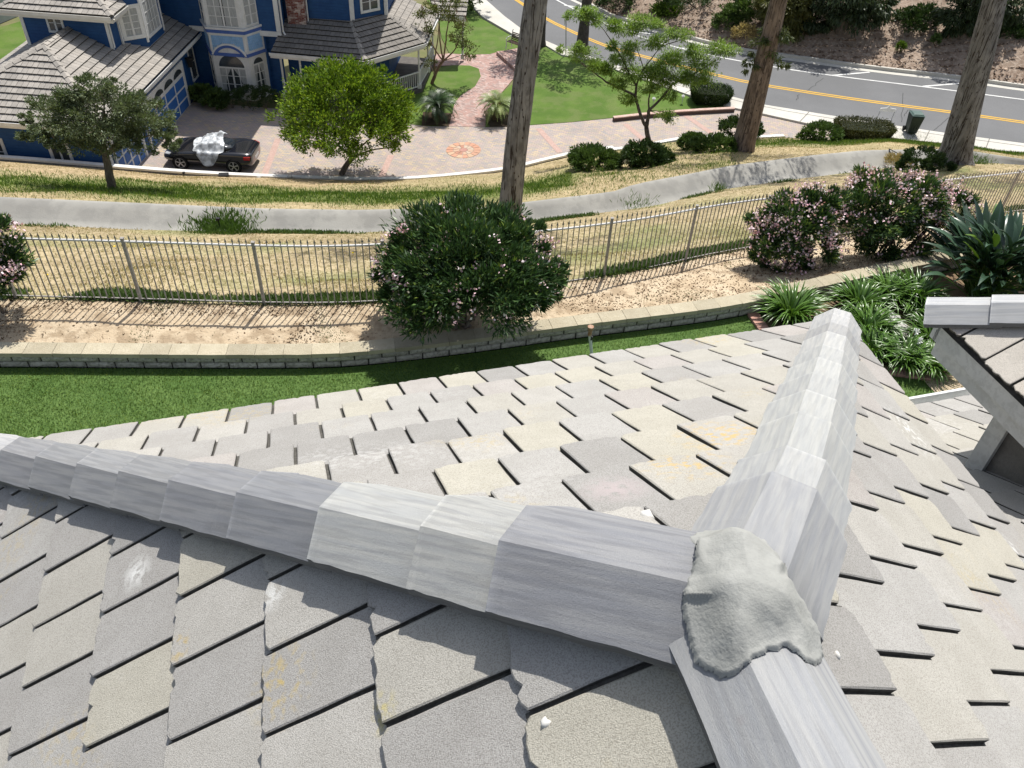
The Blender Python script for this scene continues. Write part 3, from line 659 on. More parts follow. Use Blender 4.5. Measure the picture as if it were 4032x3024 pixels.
# ---------------------------------------------------------------- flat sheets on the lower lot (all follow the same gently tilted ground)
def sheet(name, px, off, m, kind='structure', thick=0, world=None, **k):
    P = world if world else [gp(x, y, off) for x, y in px]
    bm = bmesh.new(); vs = [bm.verts.new((p.x, p.y, 0)) for p in P]
    bm.faces.new(vs); bm.normal_update()
    bmesh.ops.bisect_plane(bm, geom=bm.verts[:]+bm.edges[:]+bm.faces[:], plane_co=(-6, 0, 0), plane_no=(1, 0, 0))
    bmesh.ops.triangulate(bm, faces=bm.faces[:])
    for f in bm.faces:
        if f.normal.z < 0: f.normal_flip()
    bm.verts.index_update(); V = [V3(v.co.x, v.co.y, gz(v.co.x)+off) for v in bm.verts]; F = [tuple(v.index for v in f.verts) for f in bm.faces]
    E_ = [(e.verts[0].index, e.verts[1].index) for e in bm.edges if len(e.link_faces) == 1]; bm.free()
    mb = MB(); mb.add(V, F)
    if thick:
        for a, b in E_: mb.add([V[a], V[b], V[b]-Z*thick, V[a]-Z*thick], [(0, 1, 2, 3)])
    if k.get('raw'): return mb
    return struct(name, mb, m)
def band(px, wd, off, close=False):        # strip of given real width along a pixel line; returns polygon points
    L_ = [gp(x, y, off) for x, y in px]; L_ = smoothline(L_, 1)
    a = []; b = []
    for i, p in enumerate(L_):
        q0 = L_[max(i-1, 0)]; q1 = L_[min(i+1, len(L_)-1)]; d = (q1-q0); d.z = 0; d.normalize(); n = V3(-d.y, d.x, 0)
        a.append(p+n*wd/2); b.append(p-n*wd/2)
    return a, b
def bandmesh(px, wd, off, mb=None):
    a, b = band(px, wd, off); mb = mb or MB()
    vs = a+b; n = len(a)
    vs = [V3(v.x, v.y, gz(v.x)+off) for v in vs]
    return mb.add(vs, [(i, i+1, n+i+1, n+i) for i in range(n-1)])
mb = MB(); S_ = 900
def gq(x, y, o): return V3(x, y, gz(x)-.03+o)
mb.add([gq(-S_, 34, 0), gq(-6, 34, 0), gq(-6, S_, 0), gq(-S_, S_, 0)], [(0, 1, 2, 3)])
mb.add([gq(-6, 34, 0), gq(120, 34, 0), gq(120, S_, 0), gq(-6, S_, 0)], [(0, 1, 2, 3)])
struct('ground', mb, M_lot)
# driveway
far_d = [(-300, 430), (700, 425), (762, 402), (1050, 424), (1350, 450), (1651, 492), (1911, 499), (2080, 492), (2415, 463), (2700, 440), (2892, 426), (2950, 430), (3000, 446), (3183, 484), (3350, 515), (3560, 549)]
near_d = [(3300, 552), (3087, 541), (2998, 546), (2748, 546), (2415, 593), (2265, 612), (2055, 661), (1960, 680), (1781, 692), (1627, 706), (1395, 710), (1000, 700), (700, 692), (300, 660), (-300, 620)]
sheet('driveway', far_d+near_d, .0, M_pave)
for i, (a, b) in enumerate((((2120, 505), (2205, 600)), ((2462, 488), (2540, 555)), ((2690, 448), (2800, 523)), ((1095, 545), (1040, 690)), ((1540, 610), (1500, 700)))):
    mb = bandmesh([a, b], .30, .008); struct('driveway_brick_band', mb, M_red)
# rosette of clay pavers
rc = gp(1825, 590, .012); mb = MB(); rnd = random.Random(2)
M_ros = mat('rosette_clay', (.47, .37, .31), (.42, .33, .28), 4, .85, tint=True, world=True)
def sector(r0, r1, a0, a1, c): mb.add([V3(rc.x+r*math.cos(a), rc.y+r*math.sin(a), gz(rc.x+r*math.cos(a))+.014) for r, a in ((r0, a0), (r1, a0), (r1, (a0+a1)/2), (r1, a1), (r0, a1))], [(0, 1, 2, 3, 4)], c=c)
for k in range(8): sector(.0, .20, k*math.pi/4, (k+1)*math.pi/4, (.9, .62, .6))
for k in range(12): sector(.22, .5, (k+.06)*math.pi/6, (k+.94)*math.pi/6, rnd.choice([(1.1, 1.1, 1), (.9, .6, .5), (1.1, .95, .8)]))
for k in range(16): sector(.52, .85, (k+.05)*math.pi/8, (k+.95)*math.pi/8, rnd.choice([(1.1, .8, .65), (1.15, 1.0, .8), (1.1, .75, .6)]))
struct('driveway_rosette', mb, M_ros)
# front lawns, path, planting pits
lawnA = [(2080, 492), (2250, 480), (2415, 463), (2560, 452), (2720, 430), (2880, 424), (2760, 400), (2720, 385), (2600, 330), (2450, 270), (2318, 238), (2212, 222), (2141, 180), (2100, 165), (2060, 200), (2040, 290), (2020, 330), (1975, 365), (1945, 400), (1915, 440), (1911, 499)]
sheet('front_lawn', lawnA, .02, M_lawn2, thick=.05)
lawnB = [(1651, 492), (1700, 496), (1765, 496), (1782, 440), (1790, 405), (1815, 375), (1870, 340), (1893, 300), (1885, 270), (1850, 258), (1790, 256), (1745, 262), (1700, 280), (1640, 360), (1590, 400), (1500, 440), (1560, 480)]
sheet('front_lawn_patch', lawnB, .02, M_lawn2, thick=.05)
lawnC = [(1770, 210), (1855, 215), (1930, 212), (1955, 205), (2000, 196), (2060, 185), (2047, 160), (1900, 75), (1860, 35), (1830, 15), (1790, -30), (1700, -40), (1680, 0), (1720, 60), (1740, 150)]
sheet('front_lawn_far', lawnC, .02, M_lawn2, thick=.05)
path = [(1765, 497), (1911, 499), (1915, 440), (1945, 400), (1975, 365), (2030, 300), (2060, 225), (2090, 190), (2060, 185), (1955, 205), (1930, 212), (1855, 215), (1770, 210), (1700, 215), (1700, 262), (1790, 256), (1850, 258), (1885, 270), (1893, 300), (1870, 340), (1815, 375), (1790, 405), (1782, 440)]
sheet('brick_path', path, .012, M_path)
M_dirt = mat('pit_soil', (.055, .04, .025), (.09, .065, .04), 3, .95, bump=.8, bsc=20, world=True)
sheet('planting_pit', [(1660, 493), (1768, 497), (1780, 445), (1665, 440)], .032, M_dirt); sheet('planting_pit', [(1928, 499), (2010, 497), (2010, 440), (1905, 437)], .032, M_dirt)
# left neighbour strip of lawn
sheet('side_lawn', [(-600, 330), (0, 262), (108, 180), (80, 84), (10, 104), (-600, 160)], .02, M_lawn2)
# raised brick landing with the bench
BR = [(1955, 202), (2015, 196), (2060, 215), (2075, 262), (2050, 290)]
mb = sheet('x', BR, .20, M_path, thick=.25, raw=True); struct('brick_landing', mb, M_path)
mb = MB(); bandpts = [(1951, 206), (2044, 272)]; mb = bandmesh(bandpts, .12, .235)
# street
near_r = [(1800, -90), (1875, -45), (1915, 0), (1985, 62), (2053, 113), (2147, 159), (2200, 182), (2444, 262), (2719, 338), (3000, 410), (3386, 473), (3545, 497), (3723, 523), (4032, 564), (4800, 668)]
far_r = [(4800, 440), (4032, 347), (3791, 311), (3424, 271), (3145, 231), (2916, 203), (2700, 150), (2410, 68), (2386, 53), (2270, -2), (2150, -60), (2050, -120)]
sheet('street', near_r+far_r, .0, M_asph)
inner = [(4800, 718), (4032, 603), (3882, 586), (3723, 564), (3545, 546), (3183, 486), (3000, 446), (2892, 424), (2790, 395), (2723, 376), (2500, 300), (2318, 236), (2212, 215), (2141, 173), (2047, 150), (1900, 65), (1859, 24), (1800, -40), (1750, -90)]
mb = sheet('x', near_r+inner, .10, M_walk, thick=.25, raw=True); struct('sidewalk', mb, M_walk)
mb = MB()
M_joint = mat('joint_dark', (.17, .16, .14))
for a, b in (((2700, 365), (2738, 344)), ((3150, 478), (3185, 441)), ((3640, 556), (3660, 514)), ((3882, 584), (3896, 546)), ((2400, 268), (2425, 256))): bandmesh([a, b], .04, .108, mb)
bandmesh([(x, y+11) for x, y in near_r[6:]], .03, .108, mb)
struct('sidewalk_joint', mb, M_joint)
yl = [(1935, -70), (2039, 3), (2145, 72), (2299, 145), (2400, 185), (2585, 235), (2772, 283), (2965, 328), (3289, 379), (3530, 412), (3752, 441), (4032, 481), (4800, 588)]
mb = bandmesh([(x, y-2.5) for x, y in yl], .13, .008); bandmesh([(x, y+4) for x, y in yl], .13, .008, mb); struct('road_marking_yellow', mb, M_yel)
wh = [(2060, -80), (2188, 0), (2386, 96), (2500, 138), (2617, 174), (2791, 217), (3050, 265), (3289, 299), (3627, 340), (4032, 392), (4800, 492)]
mb = bandmesh(wh, .13, .008)
for a, b in (((3275, 297), (3424, 284)), ((3635, 340), (3792, 327)), ((2222, 20), (2290, 31)), ((2680, 190), (2790, 192)), ((2460, 122), (2560, 132))): bandmesh([a, b], .16, .012, mb)
struct('road_marking_white', mb, M_whi)
mb = MB(); rnd = random.Random(12)         # cracks in the asphalt
for a, b in (((3550, 480), (3560, 365)), ((3178, 358), (3245, 306)), ((3135, 395), (3145, 372)), ((3680, 512), (3760, 446)), ((3560, 455), (3580, 430)), ((2540, 270), (2620, 210)), ((2140, 130), (2160, 60))):
    n = 9; bandmesh([(a[0]+(b[0]-a[0])*i/n+rnd.uniform(-5, 5), a[1]+(b[1]-a[1])*i/n+rnd.uniform(-2, 2)) for i in range(n+1)], .035, .006, mb)
struct('asphalt_crack', mb, mat('crack_tar', (.06, .06, .06)))
# far kerb (light top, dark front), hill
fk = [(x, y) for x, y in far_r[::-1]]
a, b = band(fk, .16, 0.)
mb = MB(); n = len(a)
A0 = [V3(p.x, p.y, gz(p.x)+.18) for p in a]; B0 = [V3(p.x, p.y, gz(p.x)+.18) for p in b]
mb.add(A0+B0, [(i, i+1, n+i+1, n+i) for i in range(n-1)]); mb.add(B0+[q-Z*.2 for q in B0], [(i, i+1, n+i+1, n+i) for i in range(n-1)]); mb.add(A0+[q-Z*.2 for q in A0], [(i, i+1, n+i+1, n+i) for i in range(n-1)])
struct('kerb', mb, M_walk)
mb = bandmesh([(x, y+7) for x, y in fk], .42, .006); struct('gutter_pan', mb, M_walk)
hl = [V3(p.x, p.y, gz(p.x)+.12) for p in a]; hl = [V3(-30, 160, -9)]*0+hl
nrow = 46; HP = []
for j in range(nrow):
    d = 55*(j/(nrow-1))**1.5; r_ = []
    for i, p in enumerate(hl):
        q0 = hl[max(i-1, 0)]; q1 = hl[min(i+1, len(hl)-1)]; t_ = (q1-q0).normalized(); nn = V3(-t_.y, t_.x, 0)*.5+V3(.15, 1, 0)*.6; nn.normalize()
        q = p+nn*d; q.z = p.z+.42*d+(.5*mnoise.noise(q*.12)+.2*mnoise.noise(q*.5)+.05*mnoise.noise(q*1.7))*min(1, d*.5)
        r_.append(q)
    HP.append(r_)
mb = MB(); mb.grid(HP); struct('hillside', mb, M_mulch, smooth=True)
def gridhit(P, x, y):                       # photo pixel -> point on a lofted surface
    key = id(P)
    if key not in GH:
        A = np.array([[tuple(q) for q in r_] for r_ in P]); v = A-np.array(CAM); d = v@np.array(CF); GH[key] = (A, 2016+FPX*(v@np.array(CR))/d, 1512-FPX*(v@np.array(CU))/d)
    A, X, Y = GH[key]; D2 = (X-x)**2+(Y-y)**2; k = np.argsort(D2.ravel())[:4]; w_ = 1/(D2.ravel()[k]+4); z = float((A.reshape(-1, 3)[k, 2]*w_).sum()/w_.sum()); return pt(x, y, z)
GH = {}
def hillpt(x, y):                          # photo pixel -> point on the hillside
    r = ray(x, y); best = None
    for j in range(nrow-1):
        for i in range(len(hl)-1):
            c = (HP[j][i]+HP[j+1][i+1])/2; v = c-CAM; dd = (v-r*(v.dot(r)/r.dot(r))).length
            if best is None or dd < best[0]: best = (dd, c, j, i)
    return best[1]
# ---------------------------------------------------------------- white-capped driveway wall
dw = empty('driveway_wall', gp(1400, 700), 'white topped low wall stepping along the paver driveway below the slope', 'garden wall')
def wallseg(px, ztop, wd=.22, name='wall_cap'):
    P = [pt(x, y, ztop(x)) for x, y in px]; P = smoothline(P, 1); a = []; b = []
    for i, p in enumerate(P):
        d = P[min(i+1, len(P)-1)]-P[max(i-1, 0)]; d.z = 0; d.normalize(); n = V3(-d.y, d.x, 0); a.append(p+n*wd/2); b.append(p-n*wd/2)
    n = len(P); top = [q for q in a]+[q for q in b]
    mb = MB(); mb.add(top, [(i, i+1, n+i+1, n+i) for i in range(n-1)])
    for s_ in (a, b): mb.add(s_+[q-Z*.09 for q in s_], [(i, i+1, n+i+1, n+i) for i in range(n-1)])
    for k in (0, n-1): mb.add([a[k], b[k], b[k]-Z*.09, a[k]-Z*.09], [(0, 1, 2, 3)])
    build(name, mb, M_wwall, dw)
    a2 = [q*1 for q in a]; mb = MB()
    for s_, e in ((a, -1), (b, 1)):
        s2 = [q+((bb-aa).normalized()*-e*-1)*.0 for q, aa, bb in zip(s_, a, b)]; s3 = [q.lerp((aa+bb)/2, .12)-Z*.09 for q, aa, bb in zip(s_, a, b)]
        mb.add(s3+[q-Z*1.7 for q in s3], [(i, i+1, n+i+1, n+i) for i in range(n-1)])
    for k in (0, n-1): mb.add([a[k].lerp(b[k], .06)-Z*.09, b[k].lerp(a[k], .06)-Z*.09, b[k].lerp(a[k], .06)-Z*1.79, a[k].lerp(b[k], .06)-Z*1.79], [(0, 1, 2, 3)])
    build('wall_face', mb, M_gwall, dw)
wallseg([(-600, 580), (0, 613), (350, 642), (700, 671), (1000, 688), (1395, 702), (1600, 700), (1781, 686), (1960, 666), (2055, 648), (2145, 625), (2267, 597)], lambda x: float(np.interp(x, [-600, 0, 350, 700, 1000, 1395, 1781, 2265], [-8.45, -8.6, -8.8, -9.2, -9.5, -9.7, -9.8, -9.6])))
wallseg([(2300, 600), (2330, 590), (2415, 577)], lambda x: -9.55)
wallseg([(2415, 586), (2520, 572), (2640, 550), (2748, 530)], lambda x: -9.5)
wallseg([(2758, 541), (2838, 529)], lambda x: -9.33); wallseg([(2975, 537), (3087, 532)], lambda x: -9.2)
pw = empty('brick_planter_edge', gp(2650, 445), 'thin brick-topped planter edging between the front lawn and the driveway', 'garden edging')
P = [gp(x, y, .2) for x, y in ((2416, 462), (2560, 446), (2720, 434), (2892, 425))]; P = smoothline(P, 1)
mb = MB(); mb2 = MB()
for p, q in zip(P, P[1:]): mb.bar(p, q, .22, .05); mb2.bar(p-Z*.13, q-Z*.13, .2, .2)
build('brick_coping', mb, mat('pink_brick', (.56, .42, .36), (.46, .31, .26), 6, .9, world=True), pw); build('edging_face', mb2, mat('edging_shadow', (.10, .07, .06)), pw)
# ================================================================ THE BLUE HOUSE (own axes: X right, Y away, Z up)
AZ = R(1.6); HD = V3(math.sin(AZ), math.cos(AZ), 0); HE = V3(math.cos(AZ), -math.sin(AZ), 0)
def hp(X, Y, Zr): return HE*X+HD*Y+Z*(Zr+HC)      # Zr measured from the camera height
def lapmat(name, c1, c2, step=.15):
    m = mat(name, c1, c2, 2.5, .6, world=True); t = m.node_tree; N = t.nodes; L = t.links; b = N['Principled BSDF']
    g = N.new('ShaderNodeNewGeometry'); s = N.new('ShaderNodeSeparateXYZ'); L.new(g.outputs['Position'], s.inputs[0])
    a = N.new('ShaderNodeMath'); a.operation = 'MULTIPLY'; a.inputs[1].default_value = 1/step; L.new(s.outputs[2], a.inputs[0])
    f = N.new('ShaderNodeMath'); f.operation = 'FRACT'; L.new(a.outputs[0], f.inputs[0])
    bn = N.new('ShaderNodeBump'); bn.inputs['Strength'].default_value = 1; bn.inputs['Distance'].default_value = .03; bn.invert = True; L.new(f.outputs[0], bn.inputs['Height']); L.new(bn.outputs[0], b.inputs['Normal'])
    return m
M_blue = lapmat('blue_lap_siding', (.010, .055, .165), (.014, .068, .19))
M_lblue = mat('pale_blue_shingle', (.27, .45, .68), (.23, .40, .62), 5, .7, tint=True, world=True)
M_mblue = mat('mid_blue_band', (.06, .12, .36), (.075, .14, .40), 3, .6, world=True)
M_wht = mat('white_house_trim', (.72, .72, .71), (.64, .64, .62), 2, .55, (.5, .5, .49), 14, .25, world=True)
M_glass = mat('window_glass', (.035, .045, .05), (.06, .07, .075), 2, .08, spec=.6)
M_curt = mat('net_curtain', (.46, .47, .46), (.30, .31, .31), 9, .9, stretch=(6, 6, .4), world=True)
M_gut = mat('gutter_cream', (.60, .58, .53), (.66, .64, .6), 3, .5, world=True)
M_htile = mat('house_roof_tile', (.35, .32, .285), (.29, .27, .245), 1.3, .9, (.40, .37, .33), 9, .5, bump=.4, bsc=30, tint=True, world=True)
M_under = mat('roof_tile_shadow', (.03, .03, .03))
M_brk = brickmat('chimney_brick', ((.20, .045, .03), (.13, .03, .025), (.17, .05, .035), (.55, .45, .40)), (.30, .26, .24), .22, .075, .12, 0, axes='XZ')
house = empty('blue_house', hp(-18, 40, -19.3), 'large blue lap-sided house with white trim and grey tiled roofs', 'house')
def hq(name, quads, m, parent=None, label=None):
    mb = MB()
    for q in quads: mb.add([hp(*p) for p in q], [tuple(range(len(q)))])
    return build(name, mb, m, parent or house, label=label)
def roofplane(name, pts, eave, m=M_htile, cw=.24, ex=.36, parent=None, thick=.045, seed=1, tintk=1.0):
    """tiled roof polygon (house coords). eave = (A,B): bottom edge. tiles are individually stepped strips"""
    A, B = hp(*eave[0]), hp(*eave[1]); P = [hp(*p) for p in pts]; t = (B-A).normalized()
    c = sum(P, V3(0, 0, 0))/len(P); n = None
    for i in range(len(P)):
        nn = (P[(i+1) % len(P)]-P[i]).cross(P[(i+2) % len(P)]-P[(i+1) % len(P)])
        if nn.length > 1e-3: n = nn.normalized(); break
    if n.z < 0: n = -n
    s = n.cross(t); 
    if (c-A).dot(s) < 0: s = -s
    poly = [((p-A).dot(t), (p-A).dot(s)) for p in P]
    rnd = random.Random(seed); mb = MB(); md = MB()
    u0 = min(p[0] for p in poly); u1 = max(p[0] for p in poly); vmax = max(p[1] for p in poly)
    area2 = sum(poly[i][0]*poly[(i+1) % len(poly)][1]-poly[(i+1) % len(poly)][0]*poly[i][1] for i in range(len(poly)))
    hips = []
    for i in range(len(poly)):
        a, b = poly[i], poly[(i+1) % len(poly)]; e = (b[0]-a[0], b[1]-a[1]); nn = (-e[1], e[0]) if area2 > 0 else (e[1], -e[0]); l = math.hypot(*nn) or 1
        if abs(e[1]) < .02 and abs(a[1]) < .02: continue
        hips.append((a, (nn[0]/l, nn[1]/l)))
    j = 0; v = 0.
    while v < vmax:
        off = (j % 2)*cw/2; u = math.floor(u0/cw)*cw-cw+off
        while u < u1+cw:
            q = [(u+.006, v), (u+cw-.006, v), (u+cw-.006, v+ex+.03), (u+.006, v+ex+.03)]
            for h in hips:
                q = clip(q, *h)
                if len(q) < 3: break
            if len(q) >= 3:
                k = rnd.uniform(.86, 1.08)*tintk; jz = rnd.uniform(0, .008)
                top = [A+t*a+s*b+n*(thick+.05+jz-(b-v)/ex*.06) for a, b in q]
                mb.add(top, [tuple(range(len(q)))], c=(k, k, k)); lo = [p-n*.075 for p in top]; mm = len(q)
                mb.add(top+lo, [(i, mm+i, mm+(i+1) % mm, (i+1) % mm) for i in range(mm)], c=(.16, .15, .14))  # tile sides tinted dark to stand in for the butt shadows
            u += cw
        v += ex; j += 1
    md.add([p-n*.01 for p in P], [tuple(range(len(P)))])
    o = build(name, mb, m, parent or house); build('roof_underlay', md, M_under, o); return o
def ridgecaps(a, b, r=.11, parent=None, ln=.36):
    A, B = hp(*a), hp(*b); d = B-A; n = max(1, int(d.length/ln)); mb = MB(); v = d.normalized(); lat = Z.cross(v).normalized(); up_ = v.cross(lat); up_ = up_ if up_.z > 0 else -up_
    rnd = random.Random(n)
    for i in range(n):
        p = A+d*(i/n); q = A+d*((i+1.12)/n); k = rnd.uniform(.9, 1.12); l0 = .05; l1 = .02
        for e in (-1, 1):
            mb.add([p+lat*e*r*1.25+up_*(.02+l0), p+up_*(.09+l0), q+up_*(.09+l1), q+lat*e*r*1.25+up_*(.02+l1)], [(0, 1, 2, 3)], c=(k,)*3)
        mb.add([p+lat*r*1.25+up_*(.02+l0), p+up_*(.09+l0), p-lat*r*1.25+up_*(.02+l0), p+up_*(-.03)], [(0, 1, 2, 3)], c=(.3,)*3)
    build('roof_ridge', mb, M_htile, parent or house)
def hbox(name, a, b, m, parent=None, mb=None):     # axis box between two house-space corners
    own = mb is None; mb = mb or MB(); x0, y0, z0 = a; x1, y1, z1 = b
    mb.prism([hp(x0, y0, z0), hp(x1, y0, z0), hp(x1, y1, z0), hp(x0, y1, z0)], Z*(z1-z0))
    return build(name, mb, m, parent or house) if own else mb
def facet_window(p0, p1, z0, z1, name='window', cols=2, rows=4, arch=False, frame=.09, curtain=True, out=.03, sill=True, parent=None):
    """window in the vertical plane through plan points p0->p1 (left->right seen from outside)"""
    a = Vector((p0[0], p0[1])); b = Vector((p1[0], p1[1])); d = b-a; L_ = d.length; d = d/L_; nx = Vector((d.y, -d.x))
    def q(u, z, o): v = a+d*u+nx*o; return hp(v.x, v.y, z)
    H_ = z1-z0; mb = MB(); arc = []
    zt = z1-(L_/2 if arch else 0)
    def pl_(u0, u1, za, zb, o0, o1): mb.prism([q(u0, za, o0), q(u1, za, o0), q(u1, za, o1), q(u0, za, o1)], Z*(zb-za))
    pl_(-frame, 0, z0, zt, 0, out); pl_(L_, L_+frame, z0, zt, 0, out); pl_(-frame, L_+frame, z0-frame, z0, 0, out+.02)
    if not arch: pl_(-frame, L_+frame, z1, z1+frame, 0, out)
    else:
        n = 14
        for i in range(n):
            a0 = math.pi*i/n; a1 = math.pi*(i+1)/n; c = L_/2
            pts = [(c-math.cos(t_)*r_, zt+math.sin(t_)*r_) for t_, r_ in ((a0, c), (a1, c), (a1, c+frame), (a0, c+frame))]
            mb.prism([q(u, z, 0) for u, z in pts], (q(0, 0, out)-q(0, 0, 0)))
    w_ = build(name, mb, M_wht, parent or house)
    mb = MB(); g = .006
    poly = [q(0, z0, g), q(L_, z0, g), q(L_, zt, g)]+([q(L_/2+math.cos(math.pi*i/14)*L_/2, zt+math.sin(math.pi*i/14)*L_/2, g) for i in range(1, 14)] if arch else [])+[q(0, zt, g)]
    mb.add(poly, [tuple(range(len(poly)))]); build('pane', mb, M_glass, w_)
    mb = MB(); bw = .022
    for i in range(1, cols): wd = bw*(2 if cols % 2 == 0 and i == cols//2 else 1); mb.prism([q(L_*i/cols-wd, z0, .012), q(L_*i/cols+wd, z0, .012), q(L_*i/cols+wd, z0, .022), q(L_*i/cols-wd, z0, .022)], Z*(zt-z0))
    for i in range(1, rows+1 if arch else rows): z = z0+(zt-z0)*i/rows; k = bw*(1.8 if i == rows else .7); mb.prism([q(0, z-k, .012), q(L_, z-k, .012), q(L_, z-k, .022), q(0, z-k, .022)], Z*(2*k))
    if mb.v: build('muntin', mb, M_wht, w_)
    if curtain:
        mb = MB(); zc = zt if not arch else zt
        hgt = zc-z0
        for sd in (0, 1):
            P_ = []
            for i in range(9):
                z = z0+hgt*(1-i/8); sp = L_*(.47-.30*math.sin(math.pi*.5*min(1, (i/8)/.75))) if curtain == 'tied' else L_*.44
                r_ = []
                for k in range(8):
                    u = sp*k/7; u = u if sd == 0 else L_-u; r_.append(q(u, z, .008+.0015*(k % 2)))
                P_.append(r_)
            mb.grid(P_)
        build('curtain', mb, M_curt, w_)
    return w_
G = -19.32; EV = -16.29
# ---- garage wing
XR, XL, YF = -18.85, -25.55, 32.1
hq('wall', [[(XL, YF, G), (XR, YF, G), (XR, YF, EV), (XL, YF, EV)], [(XR, YF, G), (XR, 43.0, G), (XR, 43.0, EV), (XR, YF, EV)], [(XL, YF, G), (XL, 44, G), (XL, 44, EV), (XL, YF, EV)]], M_blue)
ap = (-22.2, 35.4, -14.5); e0 = (-18.45, 31.7, EV); e1 = (-25.95, 31.7, EV); Yu = 37.62
roofplane('garage_roof_slope', [e0, (-18.45, Yu+1.2, EV), (-22.2, Yu+1.2, -14.5), ap], (e0, (-18.45, Yu+1.2, EV)), seed=2)
roofplane('garage_roof_hip', [e1, e0, ap], (e1, e0), seed=3)
roofplane('garage_roof_side', [(-25.95, 44, EV), e1, ap, (-22.2, 44, -14.5)], (e1, (-25.95, 44, EV)), seed=4)
roofplane('garage_roof_back_slope', [(-18.45, Yu+1.2, EV), (-18.45, 42.95, EV), (-21.5, 42.95, -14.85), (-21.5, Yu+1.2, -14.85)], ((-18.45, Yu+1.2, EV), (-18.45, 42.95, EV)), seed=12)
ridgecaps(e0, ap); ridgecaps(e1, ap); ridgecaps(ap, (-22.2, Yu, -14.5))
def gutter(pts, name='gutter', h=.14, m=None):
    mb = MB()
    for a, b in zip(pts, pts[1:]):
        A, B = hp(*a), hp(*b); d = (B-A).normalized(); o = V3(d.y, -d.x, 0)
        mb.bar(A+o*.12-Z*.05, B+o*.12-Z*.05, .015, h); mb.bar(A-Z*.12+o*.06, B-Z*.12+o*.06, .13, .015); mb.bar(A+o*.13+Z*.02, B+o*.13+Z*.02, .03, .02)
        mb.bar(A-o*.02-Z*.18, B-o*.02-Z*.18, .03, .2)
    build(name, mb, m or M_wht, house)
gutter([e1, e0, (-18.45, 43, EV)])
# garage doors facing the drive
def garage_door(y0, y1):
    dr = MB(); z0 = G; z1 = G+2.2; o = XR+.03
    hbox('x', (XR, y0-.14, z0), (o+.04, y0, z1+.14), None, mb=dr); hbox('x', (XR, y1, z0), (o+.04, y1+.14, z1+.14), None, mb=dr); hbox('x', (XR, y0, z1), (o+.04, y1, z1+.14), None, mb=dr)
    d = build('garage_door', dr, M_wht, house)
    mb = MB(); hbox('x', (XR+.005, y0, z0), (XR+.02, y1, z1), None, mb=mb); build('door_leaf', mb, M_wht, d)
    mb = MB(); mg = MB(); nc = 4; w_ = (y1-y0)/nc
    for i in range(nc):
        for j in range(4):
            a = y0+w_*i+.07; b = y0+w_*(i+1)-.07; za = z0+.55*j+.05; zb = z0+.55*(j+1)-.05
            if j < 3: hbox('x', (XR+.02, a, za), (XR+.032, b, zb), None, mb=mb)
            else:
                pts = [(a, za+.1)]+[(b, za+.1)]+[((a+b)/2+math.cos(t)*(b-a)/2, za+.1+math.sin(t)*.3) for t in (math.pi*k/8 for k in range(1, 8))]
                mg.prism([hp(XR+.022, y, z) for y, z in pts], HE*.01)
    build('door_panel', mb, mat('door_blue', (.035, .13, .38), (.045, .15, .42), 3, .5, world=True), d); build('door_light', mg, M_glass, d)
garage_door(36.0, 40.9); garage_door(32.6, 35.2)
mb = MB(); hbox('x', (XR, 32.1, G), (XR+.03, 32.3, EV-.2), None, mb=mb); build('corner_board', mb, M_wht, house)
facet_window((XR, 42.05), (XR, 42.65), -18.4, -16.75, cols=1, rows=2, curtain=False)
lm = MB(); lm.box(hp(XR+.22, 41.62, -17.35), (.22, .22, .35)); lm.box(hp(XR+.1, 41.62, -17.1), (.22, .06, .06)); lm.prism([hp(XR+.22+.17*math.cos(a), 41.62+.17*math.sin(a), -17.17) for a in (0, 1.05, 2.1, 3.14, 4.19, 5.24)], Z*.1)
build('wall_lantern', lm, mat('lantern_black', (.02, .02, .02), rough=.4), house)
# ---- upper storey over the garage
XU, XUL = -20.3, -24.3
hq('upper_wall', [[(XUL, Yu, -16.3), (XU, Yu, -16.3), (XU, Yu, -13.7), (XUL, Yu, -13.7)], [(XU, Yu, -16.3), (XU, 38.9, -16.3), (XU, 38.9, -13.7), (XU, Yu, -13.7)], [(XUL, Yu, -16.3), (XUL, 44, -16.3), (XUL, 44, -13.7), (XUL, Yu, -13.7)]], M_blue)
mb = MB(); 0; hbox('corner_board', (XU-.14, Yu-.03, -15.3), (XU+.03, Yu, -13.75), M_wht); hbox('corner_board', (XU, Yu-.03, -15.25), (XU+.03, Yu+.12, -13.75), M_wht); hbox('corner_board', (XUL-.03, Yu-.03, -15.7), (XUL+.12, Yu, -13.75), M_wht); hbox('corner_board', (XU, 38.45, -15.45), (XU+.08, 38.55, -13.75), M_wht)
facet_window((-23.03, Yu), (-22.45, Yu), -14.62, -13.95, cols=2, rows=2, curtain=False, frame=.1)
UE = -13.66; u0 = (-19.75, 37.1, UE); u1 = (-24.9, 37.1, UE); ua = (-22.3, 39.7, -12.4)
roofplane('upper_roof_slope', [u1, u0, ua], (u1, u0), seed=5); roofplane('upper_roof_side', [u0, (-19.75, 38.6, UE), (-22.3, 41.2, -12.4), ua], (u0, (-19.75, 38.6, UE)), seed=6)
roofplane('upper_roof_left', [(-24.9, 44, UE), u1, ua, (-22.3, 44, -12.4)], (u1, (-24.9, 44, UE)), seed=7)
ridgecaps(u0, ua); ridgecaps(u1, ua); gutter([u1, u0, (-19.75, 38.6, UE)], m=M_gut)
